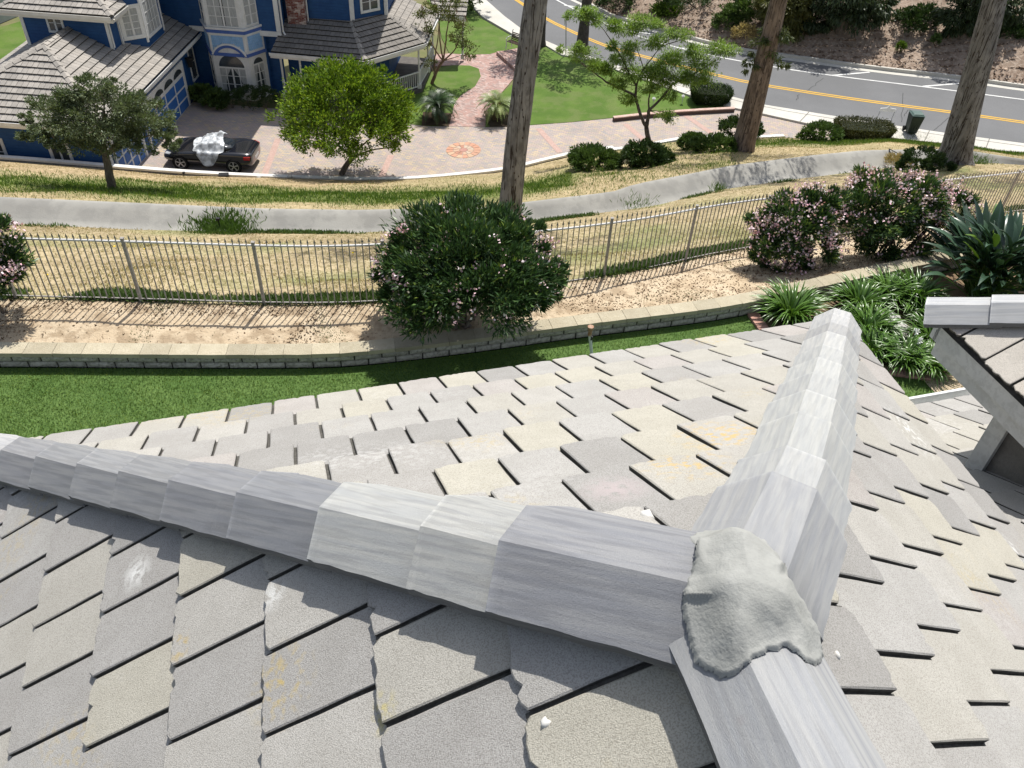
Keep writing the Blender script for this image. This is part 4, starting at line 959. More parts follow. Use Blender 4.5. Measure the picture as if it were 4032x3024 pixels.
# bay over the garage roof: one diagonal and one side facet, each with a window
B0, B1, B2, B3 = (-20.3, 38.6), (-19.42, 39.3), (-19.42, 41.2), (-20.3, 42.0)
for a, b in ((B0, B1), (B1, B2), (B2, B3)): hq('bay_wall', [[(a[0], a[1], -16.2), (b[0], b[1], -16.2), (b[0], b[1], -12.5), (a[0], a[1], -12.5)]], M_blue)
def lerp2(a, b, t): return (a[0]+(b[0]-a[0])*t, a[1]+(b[1]-a[1])*t)
facet_window(lerp2(B0, B1, .2), lerp2(B0, B1, .82), -15.1, -13.9, cols=2, rows=4, frame=.17, curtain=True)
facet_window(lerp2(B1, B2, .12), lerp2(B1, B2, .82), -15.25, -13.3, cols=4, rows=4, frame=.13, arch=False)
hq('upper_side_wall', [[(-20.3, 42, -16.2), (-20.3, 43.1, -16.2), (-20.3, 43.1, -12.5), (-20.3, 42, -12.5)]], M_blue)
hbox('corner_board', (-19.47, 41.15, -15.6), (-19.38, 41.25, -12.5), M_wht); hbox('corner_board', (-19.46, 39.25, -15.5), (-19.38, 39.35, -12.5), M_wht)
# ---- main front wall
YM = 43.0
hq('main_wall', [[(-22, YM, -16.5), (-15.0, YM, -16.5), (-15.0, YM, -10.9), (-22, YM, -10.9)], [(-18.85, YM, G), (-15.0, YM, G), (-15.0, YM, -16.5), (-18.85, YM, -16.5)]], M_blue)
hq('main_wall', [[(-15.6, YM-.12, -15.95), (-14.12, YM-.12, -15.95), (-14.12, YM-.12, -10.9), (-15.6, YM-.12, -10.9)], [(-14.12, YM-.12, -15.95), (-14.12, 44.1, -15.95), (-14.12, 44.1, -10.9), (-14.12, YM-.12, -10.9)]], M_blue)
hq('recessed_wall', [[(-15.2, 43.3, G), (-14.3, 43.3, G), (-14.3, 43.3, -15.9), (-15.2, 43.3, -15.9)]], M_blue)
hbox('corner_board', (-14.3, YM-.18, -15.88), (-14.08, YM-.1, -10.9), M_wht); hbox('belt_board', (-15.2, YM-.18, -16.15), (-14.08, YM-.1, -15.9), M_wht); hbox('belt_board', (-18.9, YM-.03, -16.2), (-18.0, YM+.0, -15.95), M_wht)
mb = MB(); mb.tube([hp(-14.02, 43.0, -10.9), hp(-14.02, 43.0, -15.9), hp(-13.85, 42.9, -16.15)], .05, 6); build('downspout', mb, M_wht, house)
# ---- two-storey bay tower
T = [(-18.15, 43.0), (-17.58, 42.05), (-15.72, 42.05), (-15.1, 43.0)]
for a, b in zip(T, T[1:]):
    hq('bay_tower_wall', [[(a[0], a[1], G), (b[0], b[1], G), (b[0], b[1], -10.9), (a[0], a[1], -10.9)]], M_wht)
def facets(z0, z1, o, m, name, T=T):
    mb = MB()
    for a, b in zip(T, T[1:]):
        A, B = hp(a[0], a[1], z0), hp(b[0], b[1], z0); d = (B-A).normalized(); n = V3(d.y, -d.x, 0)
        mb.prism([A-d*o*.4, B+d*o*.4, B+d*o*.4+n*o, A-d*o*.4+n*o], Z*(z1-z0))
    return build(name, mb, m, house)
facets(-15.86, -15.68, .07, M_mblue, 'blue_band'); facets(-15.68, -15.58, .11, M_wht, 'white_sill'); facets(-15.95, -15.86, .05, M_wht, 'white_band')
facets(-17.0, -16.86, .07, M_mblue, 'blue_band')
# arched blue eyebrow over the middle window
mb = MB(); mbw = MB(); cx = (T[1][0]+T[2][0])/2
def arcb(mb, r0, r1, zc, o0, o1):
    n = 16
    for i in range(n):
        a0 = R(25)+R(130)*i/n; a1 = R(25)+R(130)*(i+1)/n
        P_ = [(cx-math.cos(t)*r, zc+math.sin(t)*r) for t, r in ((a0, r0), (a1, r0), (a1, r1), (a0, r1))]
        mb.prism([hp(x, T[1][1]-o0, z) for x, z in P_], -HD*(o1-o0))
arcb(mb, .78, .92, -17.35, .0, .08); build('arched_band', mb, M_mblue, house); arcb(mbw, .92, 1.0, -17.35, .0, .1); build('arched_trim', mbw, M_wht, house)
# scalloped pale panels
for (a, b, zz) in ((T[0], T[1], -16.8), (T[1], T[2], -16.8), (T[2], T[3], -16.8)):
    A, B = hp(a[0], a[1], 0), hp(b[0], b[1], 0); d = (B-A); L_ = d.length; d.normalize(); n = V3(d.y, -d.x, 0); mb = MB(); rnd = random.Random(1)
    m0 = .12; cw = .11; r_ = 0; z = -16.0+HC
    while z-.11 > zz+HC-.02:
        k = 0; u = m0-(cw/2 if r_ % 2 else 0)
        while u < L_-m0:
            uu = [max(m0, min(L_-m0, u+cw*x)) for x in (0, .12, .5, .88, 1)]; zs = (.05, .015, 0, .015, .05)
            xm = (a[0]+(b[0]-a[0])*((uu[0]+uu[-1])/2/L_)); 
            ok = not (a is T[1] and math.hypot(xm-cx, (z-.06-HC)+17.35) < 1.0)
            if uu[-1]-uu[0] > .02 and ok:
                base = A+V3(0, 0, -HC)
                P_ = [base+d*x+n*(.028+.004)+Z*(z-.13+q) for x, q in zip(uu, zs)]+[base+d*uu[-1]+n*.012+Z*z, base+d*uu[0]+n*.012+Z*z]
                k = rnd.uniform(.92, 1.06); mb.add(P_, [tuple(range(7))], c=(k,)*3)
            u += cw
        z -= .12; r_ += 1
    build('shingle_panel', mb, M_lblue, house)
facet_window(lerp2(T[1], T[2], .14), lerp2(T[1], T[2], .86), -18.9, -17.0+.06, cols=4, rows=3, arch=True, curtain='tied', frame=.06)
facet_window(lerp2(T[2], T[3], .22), lerp2(T[2], T[3], .78), -18.8, -17.15, cols=2, rows=3, arch=True, curtain='tied', frame=.06)
facet_window(lerp2(T[0], T[1], .2), lerp2(T[0], T[1], .78), -18.8, -17.15, cols=1, rows=3, arch=True, curtain='tied', frame=.06)
facet_window(lerp2(T[1], T[2], .12), lerp2(T[1], T[2], .88), -15.5, -13.2, cols=4, rows=5, frame=.04, curtain=True)
facet_window(lerp2(T[2], T[3], .2), lerp2(T[2], T[3], .8), -15.45, -13.2, cols=2, rows=5, frame=.04, curtain=True)
facet_window(lerp2(T[0], T[1], .2), lerp2(T[0], T[1], .8), -15.45, -13.2, cols=1, rows=5, frame=.04, curtain=False)
# ---- chimney, right-hand tower, wrap-around porch
YP = 44.0
hq('porch_upper_wall', [[(-14.2, YP, -16.2), (-10.66, YP, -16.2), (-10.66, YP, -10.9), (-14.2, YP, -10.9)], [(-10.66, YP, -16.2), (-9.12, 45.45, -16.2), (-9.12, 45.45, -10.9), (-10.66, YP, -10.9)], [(-9.12, 45.45, -16.2), (-9.12, 49, -16.2), (-9.12, 49, -10.9), (-9.12, 45.45, -10.9)]], M_blue)
mb = MB(); hbox('x', (-13.9, 43.62, -16.0), (-12.95, YP, -10.9), None, mb=mb); build('chimney', mb, M_brk, house)
hbox('corner_board', (-10.72, YP-.05, -15.75), (-10.5, YP+.02, -10.9), M_wht); hbox('corner_board', (-9.2, 45.3, -15.6), (-9.04, 45.5, -10.9), M_wht)
mb = MB(); mb.tube([hp(-12.9, 43.85, -10.9), hp(-12.9, 43.85, -15.6), hp(-13.0, 43.7, -15.75)], .045, 6); build('downspout', mb, M_wht, house)
facet_window(lerp2((-10.66, YP), (-9.12, 45.45), .32), lerp2((-10.66, YP), (-9.12, 45.45), .75), -15.1, -13.9, cols=2, rows=3, frame=.13, curtain=False)
PE = -16.6; c0, c1, c2, c3 = (-14.42, 41.9, PE), (-9.6, 41.7, PE), (-7.0, 44.65, PE), (-6.9, 49.0, PE)
w0_, w1_, w2_, w3_ = (-14.1, YP, -15.55), (-10.66, YP, -15.55), (-9.1, 45.45, -15.55), (-9.1, 49, -15.55)
roofplane('porch_roof_slope', [c0, c1, w1_, w0_], (c0, c1), seed=8, cw=.25, ex=.34, tintk=.62); roofplane('porch_roof_corner', [c1, c2, w2_, w1_], (c1, c2), seed=9, cw=.25, ex=.34, tintk=.66); roofplane('porch_roof_side', [c2, c3, w3_, w2_], (c2, c3), seed=10, cw=.25, ex=.34, tintk=.9)  # front and corner facets tinted down, standing in for shade from above
ridgecaps(c1, w1_); ridgecaps(c2, w2_); gutter([(-14.5, 41.9, PE), c1, c2, c3], m=M_wht)
roofplane('porch_roof_back', [(-6.9, 49, PE), (-5.3, 49.1, PE), (-5.3, 51, -15.8), (-8, 51, -15.8)], ((-6.9, 49, PE), (-5.3, 49.1, PE)), seed=11); gutter([(-6.9, 49, PE), (-5.3, 49.1, PE)])
mb = MB(); mb.prism([hp(-14.3, 42.15, PE-.3), hp(-9.75, 41.95, PE-.3), hp(-7.3, 44.75, PE-.3), hp(-7.2, 49, PE-.3), hp(-9.1, 49, PE-.3), hp(-9.1, 45.5, PE-.3), hp(-10.66, 44.1, PE-.3), hp(-14.3, 44.1, PE-.3)], Z*.12); build('porch_ceiling', mb, M_wht, house)
mb = MB(); mb.prism([hp(-14.3, 42.1, G), hp(-9.7, 41.9, G), hp(-7.2, 44.7, G), hp(-7.1, 49, G), hp(-9.1, 49, G), hp(-9.1, 45.5, G), hp(-10.66, 44.1, G), hp(-14.3, 44.1, G)], Z*.25); build('porch_floor', mb, mat('porch_slab', (.13, .12, .11), (.10, .09, .085), 3, .9), house)
YW = 44.05
hq('porch_wall', [[(-14.3, YW, G), (-10.66, YW, G), (-10.66, YW, PE), (-14.3, YW, PE)], [(-10.66, YW, G), (-9.12, 45.5, G), (-9.12, 45.5, PE), (-10.66, YW, PE)], [(-9.12, 45.5, G), (-9.12, 49, G), (-9.12, 49, PE), (-9.12, 45.5, PE)]], M_blue)
for (x, y) in ((-14.1, 42.25), (-13.1, 42.2), (-9.7, 42.05), (-7.35, 44.7), (-7.2, 47.0), (-7.2, 48.9), (-5.5, 49.3)):
    mb = MB(); P0 = hp(x, y, G+.25); mb.box(P0+Z*.12, (.2, .2, .24)); mb.tube([P0+Z*.2, P0+Z*.9, P0+Z*1.0, P0+Z*2.0, P0+Z*2.3], [.07, .07, .05, .055, .06], 8); mb.box(P0+Z*2.33, (.18, .18, .14)); build('porch_post', mb, M_wht, house)
def railing(a, b):
    mb = MB(); A = hp(a[0], a[1], G+.25); B = hp(b[0], b[1], G+.25); mb.bar(A+Z*.9, B+Z*.9, .08, .05); mb.bar(A+Z*.12, B+Z*.12, .06, .05); n = int((B-A).length/.14)
    for i in range(1, n): p = A.lerp(B, i/n); mb.bar(p+Z*.12, p+Z*.9, .035, .035, upv=V3(1, 0, 0))
    build('porch_railing', mb, M_wht, house)
railing((-9.7, 42.05), (-7.35, 44.7)); railing((-7.35, 44.75), (-7.2, 46.9)); railing((-7.2, 47.1), (-7.2, 48.8))
facet_window((-10.2, 44.55), (-9.7, 45.0), -18.2, -17.1, cols=1, rows=1, frame=.12, curtain=False)
facet_window((-12.6, YW), (-11.6, YW), -18.9, -17.1, cols=2, rows=3, frame=.12, curtain=False)
# ---- far-left neighbour
nb = empty('pale_house', pt(-200, 20, G+HC), 'pale grey-green rendered house wall at the far upper left', 'house')
mb = MB(); a = pt(-500, 300, G+HC+.02); b_ = pt(75, 62, G+HC+.02); mb.add([a, b_, b_+Z*3.4, a+Z*3.4], [(0, 1, 2, 3)]); b2 = b_+V3(-14, 9, 0); mb.add([b_, b2, b2+Z*3.4, b_+Z*3.4], [(0, 1, 2, 3)]); mb.add([a+Z*3.4, b_+Z*3.4, b2+Z*3.4], [(0, 1, 2)])
build('wall', mb, mat('pale_render', (.42, .46, .45), (.36, .40, .39), 1, .9), nb)
mb = MB(); mb.bar(a+Z*3.45, b_+Z*3.45, .3, .16); build('roof_trim', mb, M_wht, nb)

# main roof above the picture: hipped, throws the shade over garage roof, porch roof and drive
RE = -10.9; r0, r1, r2, r3 = (-22.4, 41.6, RE), (-13.6, 41.6, RE), (-13.6, 52, RE), (-22.4, 52, RE); q0_, q1_ = (-18.0, 46, -8.0), (-18.0, 47.6, -8.0)
roofplane('main_roof', [r0, r1, q0_], (r0, r1), seed=20); roofplane('main_roof', [r1, r2, q1_, q0_], (r1, r2), seed=21)
t0_, t1_, t2_ = (-14.0, 43.4, RE), (-10.3, 43.4, RE), (-8.5, 45.1, RE); tp = (-12.5, 47.5, -8.6)
roofplane('tower_roof', [t0_, t1_, tp], (t0_, t1_), seed=22); roofplane('tower_roof', [t1_, t2_, tp], (t1_, t2_), seed=23); roofplane('tower_roof', [t2_, (-8.5, 50, RE), tp], (t2_, (-8.5, 50, RE)), seed=24)
facet_window((-21.3, YF), (-20.6, YF), -18.9, -17.4, cols=2, rows=2, frame=.14, curtain=False)
facet_window((-24.2, YF), (-23.5, YF), -18.4, -17.4, cols=2, rows=2, frame=.14, curtain=False)
# ================================================================ PLANTS, FENCE, SMALL THINGS
def rs(seed): return np.random.RandomState(seed)
def unit(v): return v/np.maximum(np.linalg.norm(v, axis=1, keepdims=True), 1e-9)
def leafobj(name, P, D, ln, wd, m, parent=None, seed=0, tints=None, fold=.25, lab=None, flat=None):
    """P base points, D directions (N,3); each leaf a folded diamond of two triangles pairs"""
    r = rs(seed); N = len(P); D = unit(D); a = r.normal(size=(N, 3)) if flat is None else np.tile(np.array(flat), (N, 1))+r.normal(size=(N, 3))*.35
    S = unit(np.cross(D, a)); U = np.cross(S, D); ln = ln*r.uniform(.6, 1.25, (N, 1)); wd = wd*r.uniform(.7, 1.2, (N, 1))
    v = np.stack([P, P+D*ln*.45+S*wd*.5+U*wd*fold, P+D*ln, P+D*ln*.45-S*wd*.5+U*wd*fold], 1).reshape(-1, 3)
    f = (np.arange(N)[:, None]*4+np.array([[0, 1, 2, 3]])).tolist()
    me = bpy.data.meshes.new(name); loc = np.array(v.mean(0)); loc[2] = v[:, 2].min(); v = v-loc
    me.vertices.add(N*4); me.vertices.foreach_set('co', v.astype(np.float32).ravel()); me.loops.add(N*4); me.loops.foreach_set('vertex_index', np.arange(N*4, dtype=np.int32))
    me.polygons.add(N); me.polygons.foreach_set('loop_start', np.arange(0, N*4, 4, dtype=np.int32)); me.update(calc_edges=True)
    ca = me.color_attributes.new('tint', 'FLOAT_COLOR', 'POINT'); k = r.uniform(.65, 1.25, (N, 1))
    t = np.ones((N, 3)) if tints is None else np.array(tints)[r.randint(0, len(tints), N)]
    c = np.ones((N, 4)); c[:, :3] = t*k; ca.data.foreach_set('color', np.repeat(c, 4, 0).astype(np.float32).ravel())
    o = link(name, me, m, parent); L = Vector(loc.tolist()); o.location = L-(wloc(parent) if parent is not None else V3(0, 0, 0))
    if lab: o['label'] = lab
    return o
def crown(blobs, n, seed, clump=.16, nclump=60, shell=.72, bottom=-.6):
    """leaf base points gathered in clumps through the outer part of several ellipsoids; returns P, outward D"""
    r = rs(seed); Ps = []; Ds = []; w_ = np.array([b[1][0]*b[1][1]+b[1][1]*b[1][2]+b[1][0]*b[1][2] for b in blobs]); w_ = w_/w_.sum()
    for (c, R3), wt in zip(blobs, w_):
        c = np.array(c); R3 = np.array(R3); nc = max(4, int(nclump*wt*len(blobs)/max(1, len(blobs)))); k = unit(r.normal(size=(nc*3, 3))); k = k[k[:, 2] > bottom][:nc]
        rad = r.uniform(shell, 1.04, (len(k), 1)); C = c+k*R3*rad; nn = int(n*wt); idx = r.randint(0, len(C), nn)
        off = unit(r.normal(size=(nn, 3)))*(r.uniform(0, 1, (nn, 1))**.5)*clump*R3.mean()*2*np.repeat(r.uniform(.5, 1.2, (len(C), 1))[idx], 1, 1); P = C[idx]+off*np.array([1, 1, .7])
        Ps.append(P); Ds.append(unit((P-c)/R3)*.8+unit(off)*.5+r.normal(size=(nn, 3))*.45)
    return np.concatenate(Ps), np.concatenate(Ds)
def leafmat(name, c1, c2, tr=.25, rough=.5, spec=.35): return mat(name, c1, c2, 1.6, rough, tint=True, transl=tr, spec=spec, world=True)
M_bark = mat('grey_bark', (.17, .14, .115), (.10, .08, .065), 6, .95, (.24, .21, .18), 20, .5, bump=.8, bsc=30, stretch=(1, 1, .3))
M_oleaf = leafmat('oleander_leaf', (.04, .085, .03), (.06, .12, .038), .15, .42, .5)
M_oflow = mat('oleander_flower', (.80, .48, .56), (.88, .70, .74), 5, .7, tint=True, transl=.2, world=True)
M_green = leafmat('bright_leaf', (.12, .20, .02), (.19, .30, .03), .3, .45)
M_olive = leafmat('olive_leaf', (.17, .20, .11), (.11, .14, .07), .2)
M_feath = leafmat('feathery_leaf', (.17, .27, .05), (.24, .35, .07), .35)
M_shrub = leafmat('shrub_leaf', (.07, .12, .03), (.10, .16, .04), .2)
M_dshrub = leafmat('dark_shrub_leaf', (.035, .07, .02), (.055, .095, .025), .15)
M_grassb = leafmat('grass_blade', (.07, .135, .02), (.10, .175, .035), .25, .7)
M_straw = leafmat('straw_blade', (.50, .40, .20), (.38, .30, .14), .2, .9)
M_strap = leafmat('agapanthus_leaf', (.07, .15, .025), (.11, .21, .04), .2, .3, .6)
M_bop = leafmat('paddle_leaf', (.028, .06, .034), (.045, .085, .048), .12, .3, .6)
M_sago = leafmat('sago_leaf', (.02, .045, .012), (.03, .06, .018), .1, .4, .5); M_sagoy = leafmat('sago_leaf_pale', (.22, .26, .09), (.14, .19, .05), .15, .4, .5)
def A3(v): return np.array([v.x, v.y, v.z])
def limb(mb, a, b, r0, r1, bend=.06, n=6, seed=0, segs=7):
    rr = random.Random(seed); L_ = (b-a).length; k = V3(rr.uniform(-1, 1), rr.uniform(-1, 1), rr.uniform(-.3, .8))*bend*L_
    pts = [a.lerp(b, t)+k*math.sin(math.pi*t)+V3(rr.uniform(-1, 1), rr.uniform(-1, 1), 0)*.012*L_*(0 < i < segs) for i, t in enumerate([i/segs for i in range(segs+1)])]
    mb.tube(pts, [r0+(r1-r0)*i/segs for i in range(segs+1)], n); return pts
# ---------------------------------------------------------------- iron fence
M_iron = mat('weathered_fence_paint', (.31, .29, .27), (.23, .21, .19), 8, .6, (.4, .38, .36), 30, .4, spec=.4); M_rail = mat('fence_rail_painted_sheen', (.52, .51, .5), (.45, .44, .43), 4, .45, spec=.5)  # top rail colour lightened to stand in for its bright reflection
fl = smoothline([pt(x, y, z) for x, y, z in fence_base], 2); fl = resample(fl, .107)
c0_ = min(range(len(fl)), key=lambda i: (fl[i]-pt(1009, 1199, .6)).length); start = c0_ % 19
fence = empty('iron_fence', fl[c0_], 'long pale metal picket fence with spear tops running behind the oleanders', 'fence')
FH = 1.165
topz = []
for i, p in enumerate(fl):
    a = fl[max(0, i-19)].z; b = fl[min(len(fl)-1, i+19)].z; topz.append((p.z*2+a+b)/4)
mbp = MB(); bm0 = MB(); s_ = .008
bm0.prism([(-s_, -s_, -.02), (s_, -s_, -.02), (s_, s_, -.02), (-s_, s_, -.02)], Z*(FH+.04)); bm0.add([(-s_, -s_, FH+.02), (s_, -s_, FH+.02), (s_, s_, FH+.02), (-s_, s_, FH+.02), (0, 0, FH+.13), (-.02, 0, FH+.045), (.02, 0, FH+.045)], [(0, 1, 4), (1, 2, 4), (2, 3, 4), (3, 0, 4), (5, 4, 6)])
def vis(p): v = p-CAM; d = v.dot(CF); x = 2016+FPX*v.dot(CR)/d; y = 1512-FPX*v.dot(CU)/d; return (x, y, d)
cand = [i for i in range(len(fl)) if (i-start) % 19 and -60 < vis(fl[i])[0] < 4120]
near = set(sorted(cand, key=lambda i: vis(fl[i])[2])[:100]); first = None; rest = MB(); rnd = random.Random(8)
for i in range(len(fl)):
    p = fl[i]; post = (i-start) % 19 == 0; x = vis(p)[0]
    if x < -260 or x > 4300: continue
    if post:
        mb = MB(); mb.box(p+Z*(FH*.5+.02), (.045, .045, FH+.06)); mb.prism([p+Z*(FH+.05)+V3(a*.028, b*.028, 0) for a, b in ((-1, -1), (1, -1), (1, 1), (-1, 1))], Z*.015); build('fence_post', mb, M_iron, fence)
    elif i in near:
        if first is None:
            first = build('picket', bm0, M_iron, fence, loc=(0, 0, 0)); first.location = p-wloc(fence)
        else: c = first.copy(); scn.collection.objects.link(c); c.location = p-wloc(fence)
    else: rest.add([Vector(v)+p for v in bm0.v], bm0.f)
tag(build('picket', rest, M_iron, fence), kind='stuff')
for zz, w_, m_, nm in ((FH, .034, M_rail, 'top_rail'), (.05, .022, M_iron, 'bottom_rail')):
    mb = MB()
    for i in range(0, len(fl)-3, 3): mb.bar(fl[i]+Z*(topz[i]-fl[i].z+zz), fl[i+3]+Z*(topz[i+3]-fl[i+3].z+zz), w_, w_*.7)
    build(nm, mb, m_, fence)
# ---------------------------------------------------------------- oleanders
def blobs_px(base, L_, depth=.9):          # (px,py,rx,ry[,dy]) in photo pixels -> ellipsoids standing over the base
    out = []
    for b in L_:
        c = up(base, b[0], b[1], b[4] if len(b) > 4 else 0); d = (c-CAM).dot(CF); rx = b[2]/FPX*d; rz = b[3]/FPX*d
        out.append((A3(c), (rx, rx*depth, rz)))
    return out
def oleander(bx, by, bz, L_, n, nf, seed, label, stems=5, group='pink oleander bushes', ybias=.9):
    base = pt(bx, by, bz); root = empty('oleander_bush', base, label, 'shrub', group); B = blobs_px(base, L_, ybias)
    P, D = crown(B, n, seed, .17, max(60, int(sum(b[1][0] for b in B)*42)), .55, -.75); D[:, 2] += .5; keep = P[:, 2] > base.z+.05
    leafobj('foliage', P[keep], D[keep], .13, .03, M_oleaf, root, seed, tints=[(1, 1, 1)]*7+[(1.7, 1.5, 1.3)]*3+[(.6, .6, .6)]*2+([(3.4, 2.3, 1.3)] if seed < 40 else [(4.2, 2.8, 1.6)]*2))
    mb = MB(); rr = random.Random(seed)
    for i in range(stems*2):
        c = B[rr.randrange(len(B))]; q = Vector(c[0].tolist())+V3(rr.uniform(-.6, .6)*c[1][0], rr.uniform(-.6, .6)*c[1][1], rr.uniform(-.2, .5)*c[1][2]); limb(mb, base+V3(rr.uniform(-.25, .25), rr.uniform(-.2, .2), -.1), q, .028, .01, .08, 5, seed+i)
    build('stems', mb, M_bark, root)
    # flower heads: little bunches sitting on the sunlit skin
    r = rs(seed+50); Bs = B; cs = []
    while len(cs) < nf:
        c, R3 = Bs[r.randint(len(Bs))]; k = unit(r.normal(size=(1, 3)))[0]; 
        if k[2] < -.15: continue
        p = c+k*np.array(R3)*r.uniform(1.0, 1.1)
        if p[2] > base.z+.3: cs.append(p)
    cs = np.array(cs); m_ = 9; P = np.repeat(cs, m_, 0)+r.normal(size=(nf*m_, 3))*.045; D = r.normal(size=(nf*m_, 3))+np.array([0, -.3, .6])
    tag(leafobj('flowers', P, D, .05, .05, M_oflow, root, seed+1, tints=[(1, 1, 1)]*4+[(1.1, 1.25, 1.22)]*3+[(.95, .75, .8)], fold=.1), kind='stuff')
    return root
K = 1.8228
def kk(L_): return [(a*K, b*K, c*K, d*K)+tuple(e) for a, b, c, d, *e in L_]
oleander(1010*K, 690*K, .33, kk([(1010, 560, 170, 80), (870, 575, 62, 55, -.1), (850, 600, 45, 45, -.1), (1150, 580, 65, 60), (1165, 610, 50, 50, -.1), (980, 625, 150, 50, -.3), (880, 635, 50, 34, -.3), (1120, 635, 70, 38, -.2), (1010, 505, 130, 40, .4), (900, 530, 70, 35, .2), (1110, 525, 75, 40, .2), (1060, 600, 150, 75, -.3)]), 46000, 150, 31, 'large rounded dark green oleander with scattered pink flowers beside the block wall', 7)
oleander(1725*K, 585*K, -.15, kk([(1720, 480, 70, 55), (1680, 530, 60, 45, -.2), (1760, 450, 60, 45, .2), (1700, 560, 60, 30), (1770, 530, 55, 40), (1660, 490, 40, 30)]), 19000, 330, 41, 'pink flowering oleander, left one of the pair before the fence at right', 4)
oleander(1900*K, 575*K, -.3, kk([(1880, 450, 80, 60), (1960, 440, 70, 60, .3), (2040, 450, 60, 50, .5), (1850, 500, 60, 45), (1930, 520, 70, 35), (2020, 500, 55, 40, .3), (1990, 410, 60, 25, .4), (1900, 400, 60, 22, .3)]), 24000, 430, 43, 'widest pink flowering oleander with bare lower stems, right of its pair', 8)
oleander(-5*K, 680*K, .36, kk([(-20, 560, 60, 55), (-30, 600, 70, 45), (10, 580, 35, 30), (-30, 510, 60, 20)]), 9000, 110, 47, 'pink oleander cut off by the left edge of the picture', 3)
# ---------------------------------------------------------------- strap-leaved clumps
def ribbon(mb, base, az, ln, wd, rise, droop, c, segs=6, r=None, vf=.0):
    """arching leaf; rise = initial elevation"""
    d = V3(math.cos(az), math.sin(az), 0); s = V3(-d.y, d.x, 0); p = base; el = rise; vs = []; st = ln/segs
    for i in range(segs+1):
        t = i/segs; w_ = wd*(1-t**2.2)*(.55+.45*min(1, t*4))+.002; vs += [p-s*w_/2+Z*vf*w_, p, p+s*w_/2+Z*vf*w_]
        p = p+(d*math.cos(el)+Z*math.sin(el))*st; el -= droop/segs*(.5+t)
    fs = []
    for i in range(segs): a = i*3; fs += [(a, a+1, a+4, a+3), (a+1, a+2, a+5, a+4)]
    mb.add(vs, fs, c=c)
def agapanthus(x, y, rpx, seed, label, z=.0, n=120, fl_=0):
    base = pt(x*K, y*K, z); d = (base-CAM).dot(CF); R_ = rpx*K/FPX*d; root = empty('strap_leaf_clump', base, label, 'plant', 'strap leaved agapanthus clumps'); mb = MB(); rr = random.Random(seed)
    for i in range(n):
        az = rr.uniform(0, 6.283); q = rr.uniform(.0, .35)*R_; k = rr.uniform(.6, 1.35); ribbon(mb, base+V3(math.cos(az)*q, math.sin(az)*q, 0), az+rr.uniform(-.5, .5), R_*rr.uniform(.9, 1.5), .05, rr.uniform(.8, 1.45), rr.uniform(1.2, 2.5), (k, k, k*.9), 6, vf=.25)
    build('leaves', mb, M_strap, root, smooth=True)
    mb = MB(); fm = MB()
    for i in range(fl_):
        az = rr.uniform(0, 6.28); t = base+V3(math.cos(az)*.15, math.sin(az)*.15, R_*1.35); mb.tube([base, t], .006, 5)
        for k in range(26): q = unit(np.array([[rr.gauss(0, 1), rr.gauss(0, 1), rr.gauss(.3, 1)]]))[0]; v = t+V3(*q)*.05; fm.add([t, v+V3(.01, 0, .01), v+V3(*q)*.02, v-V3(.01, 0, 0)], [(0, 1, 2, 3)])
    if fl_: build('flower_stalk', mb, M_strap, root); build('flower_head', fm, mat('white_flower', (.8, .8, .76)), root)
    return root
for k_, (x, y, r_, n_, fl_, lb) in enumerate(((1703, 690, 62, 190, 0, 'lone arching strap-leaf clump at the end of the lawn beside the block wall'), (1850, 672, 56, 170, 0, 'strap-leaf clump just right of the far end of the long ridge'), (1868, 722, 56, 170, 0, 'strap-leaf clump left of the pale stones, midway down the bed'),
  (1912, 648, 50, 150, 0, 'strap-leaf clump above the pale stones, under the block wall'), (1970, 655, 58, 170, 0, 'strap-leaf clump close under the block wall by the paddle-leaved plant'), (1880, 770, 50, 150, 0, 'strap-leaf clump at the left end of the pink brick edging'), (1945, 785, 52, 170, 2, 'strap-leaf clump with white flowers by the middle of the pink brick edging'),
  (2005, 745, 52, 160, 1, 'strap-leaf clump with one white flower head beside the wing roof corner'), (2000, 800, 48, 150, 0, 'strap-leaf clump at the right end of the pink brick edging'), (2010, 700, 45, 130, 0, 'strap-leaf clump right of the pale stones, behind the wing ridge end'))):
    agapanthus(x, y, r_*1.08, k_+1, lb, n=int(n_*1.5), fl_=fl_)
# bird-of-paradise
def paddle(root_name, x, y, z, n, R_, seed, label):
    base = pt(x*K, y*K, z); root = empty(root_name, base, label, 'plant'); mb = MB(); st = MB(); rr = random.Random(seed)
    for i in range(n):
        az = rr.uniform(0, 6.283); el = rr.uniform(.55, 1.45); L_ = R_*rr.uniform(.6, 1.0); d = V3(math.cos(az)*math.cos(el), math.sin(az)*math.cos(el), math.sin(el)); q = base+V3(rr.uniform(-.25, .25), rr.uniform(-.25, .25), 0); tip = q+d*L_
        st.tube([q, q.lerp(tip, .5)+V3(0, 0, .02), tip], [.012, .01, .008], 5); k = rr.uniform(.6, 1.5); ribbon(mb, tip, az, R_*rr.uniform(.45, .65), R_*.13, el*.75, rr.uniform(.3, 1.2), (k, k, k) if rr.random() > .015 else (3.5, 3., .8), 6, vf=.3)
    build('stalks', st, M_strap, root); build('leaves', mb, M_bop, root, smooth=True); return root
paddle('paddle_leaf_plant', 2120, 640, .0, 240, 1.2, 3, 'big clump of dark paddle-shaped leaves at the right edge behind the wing roof')
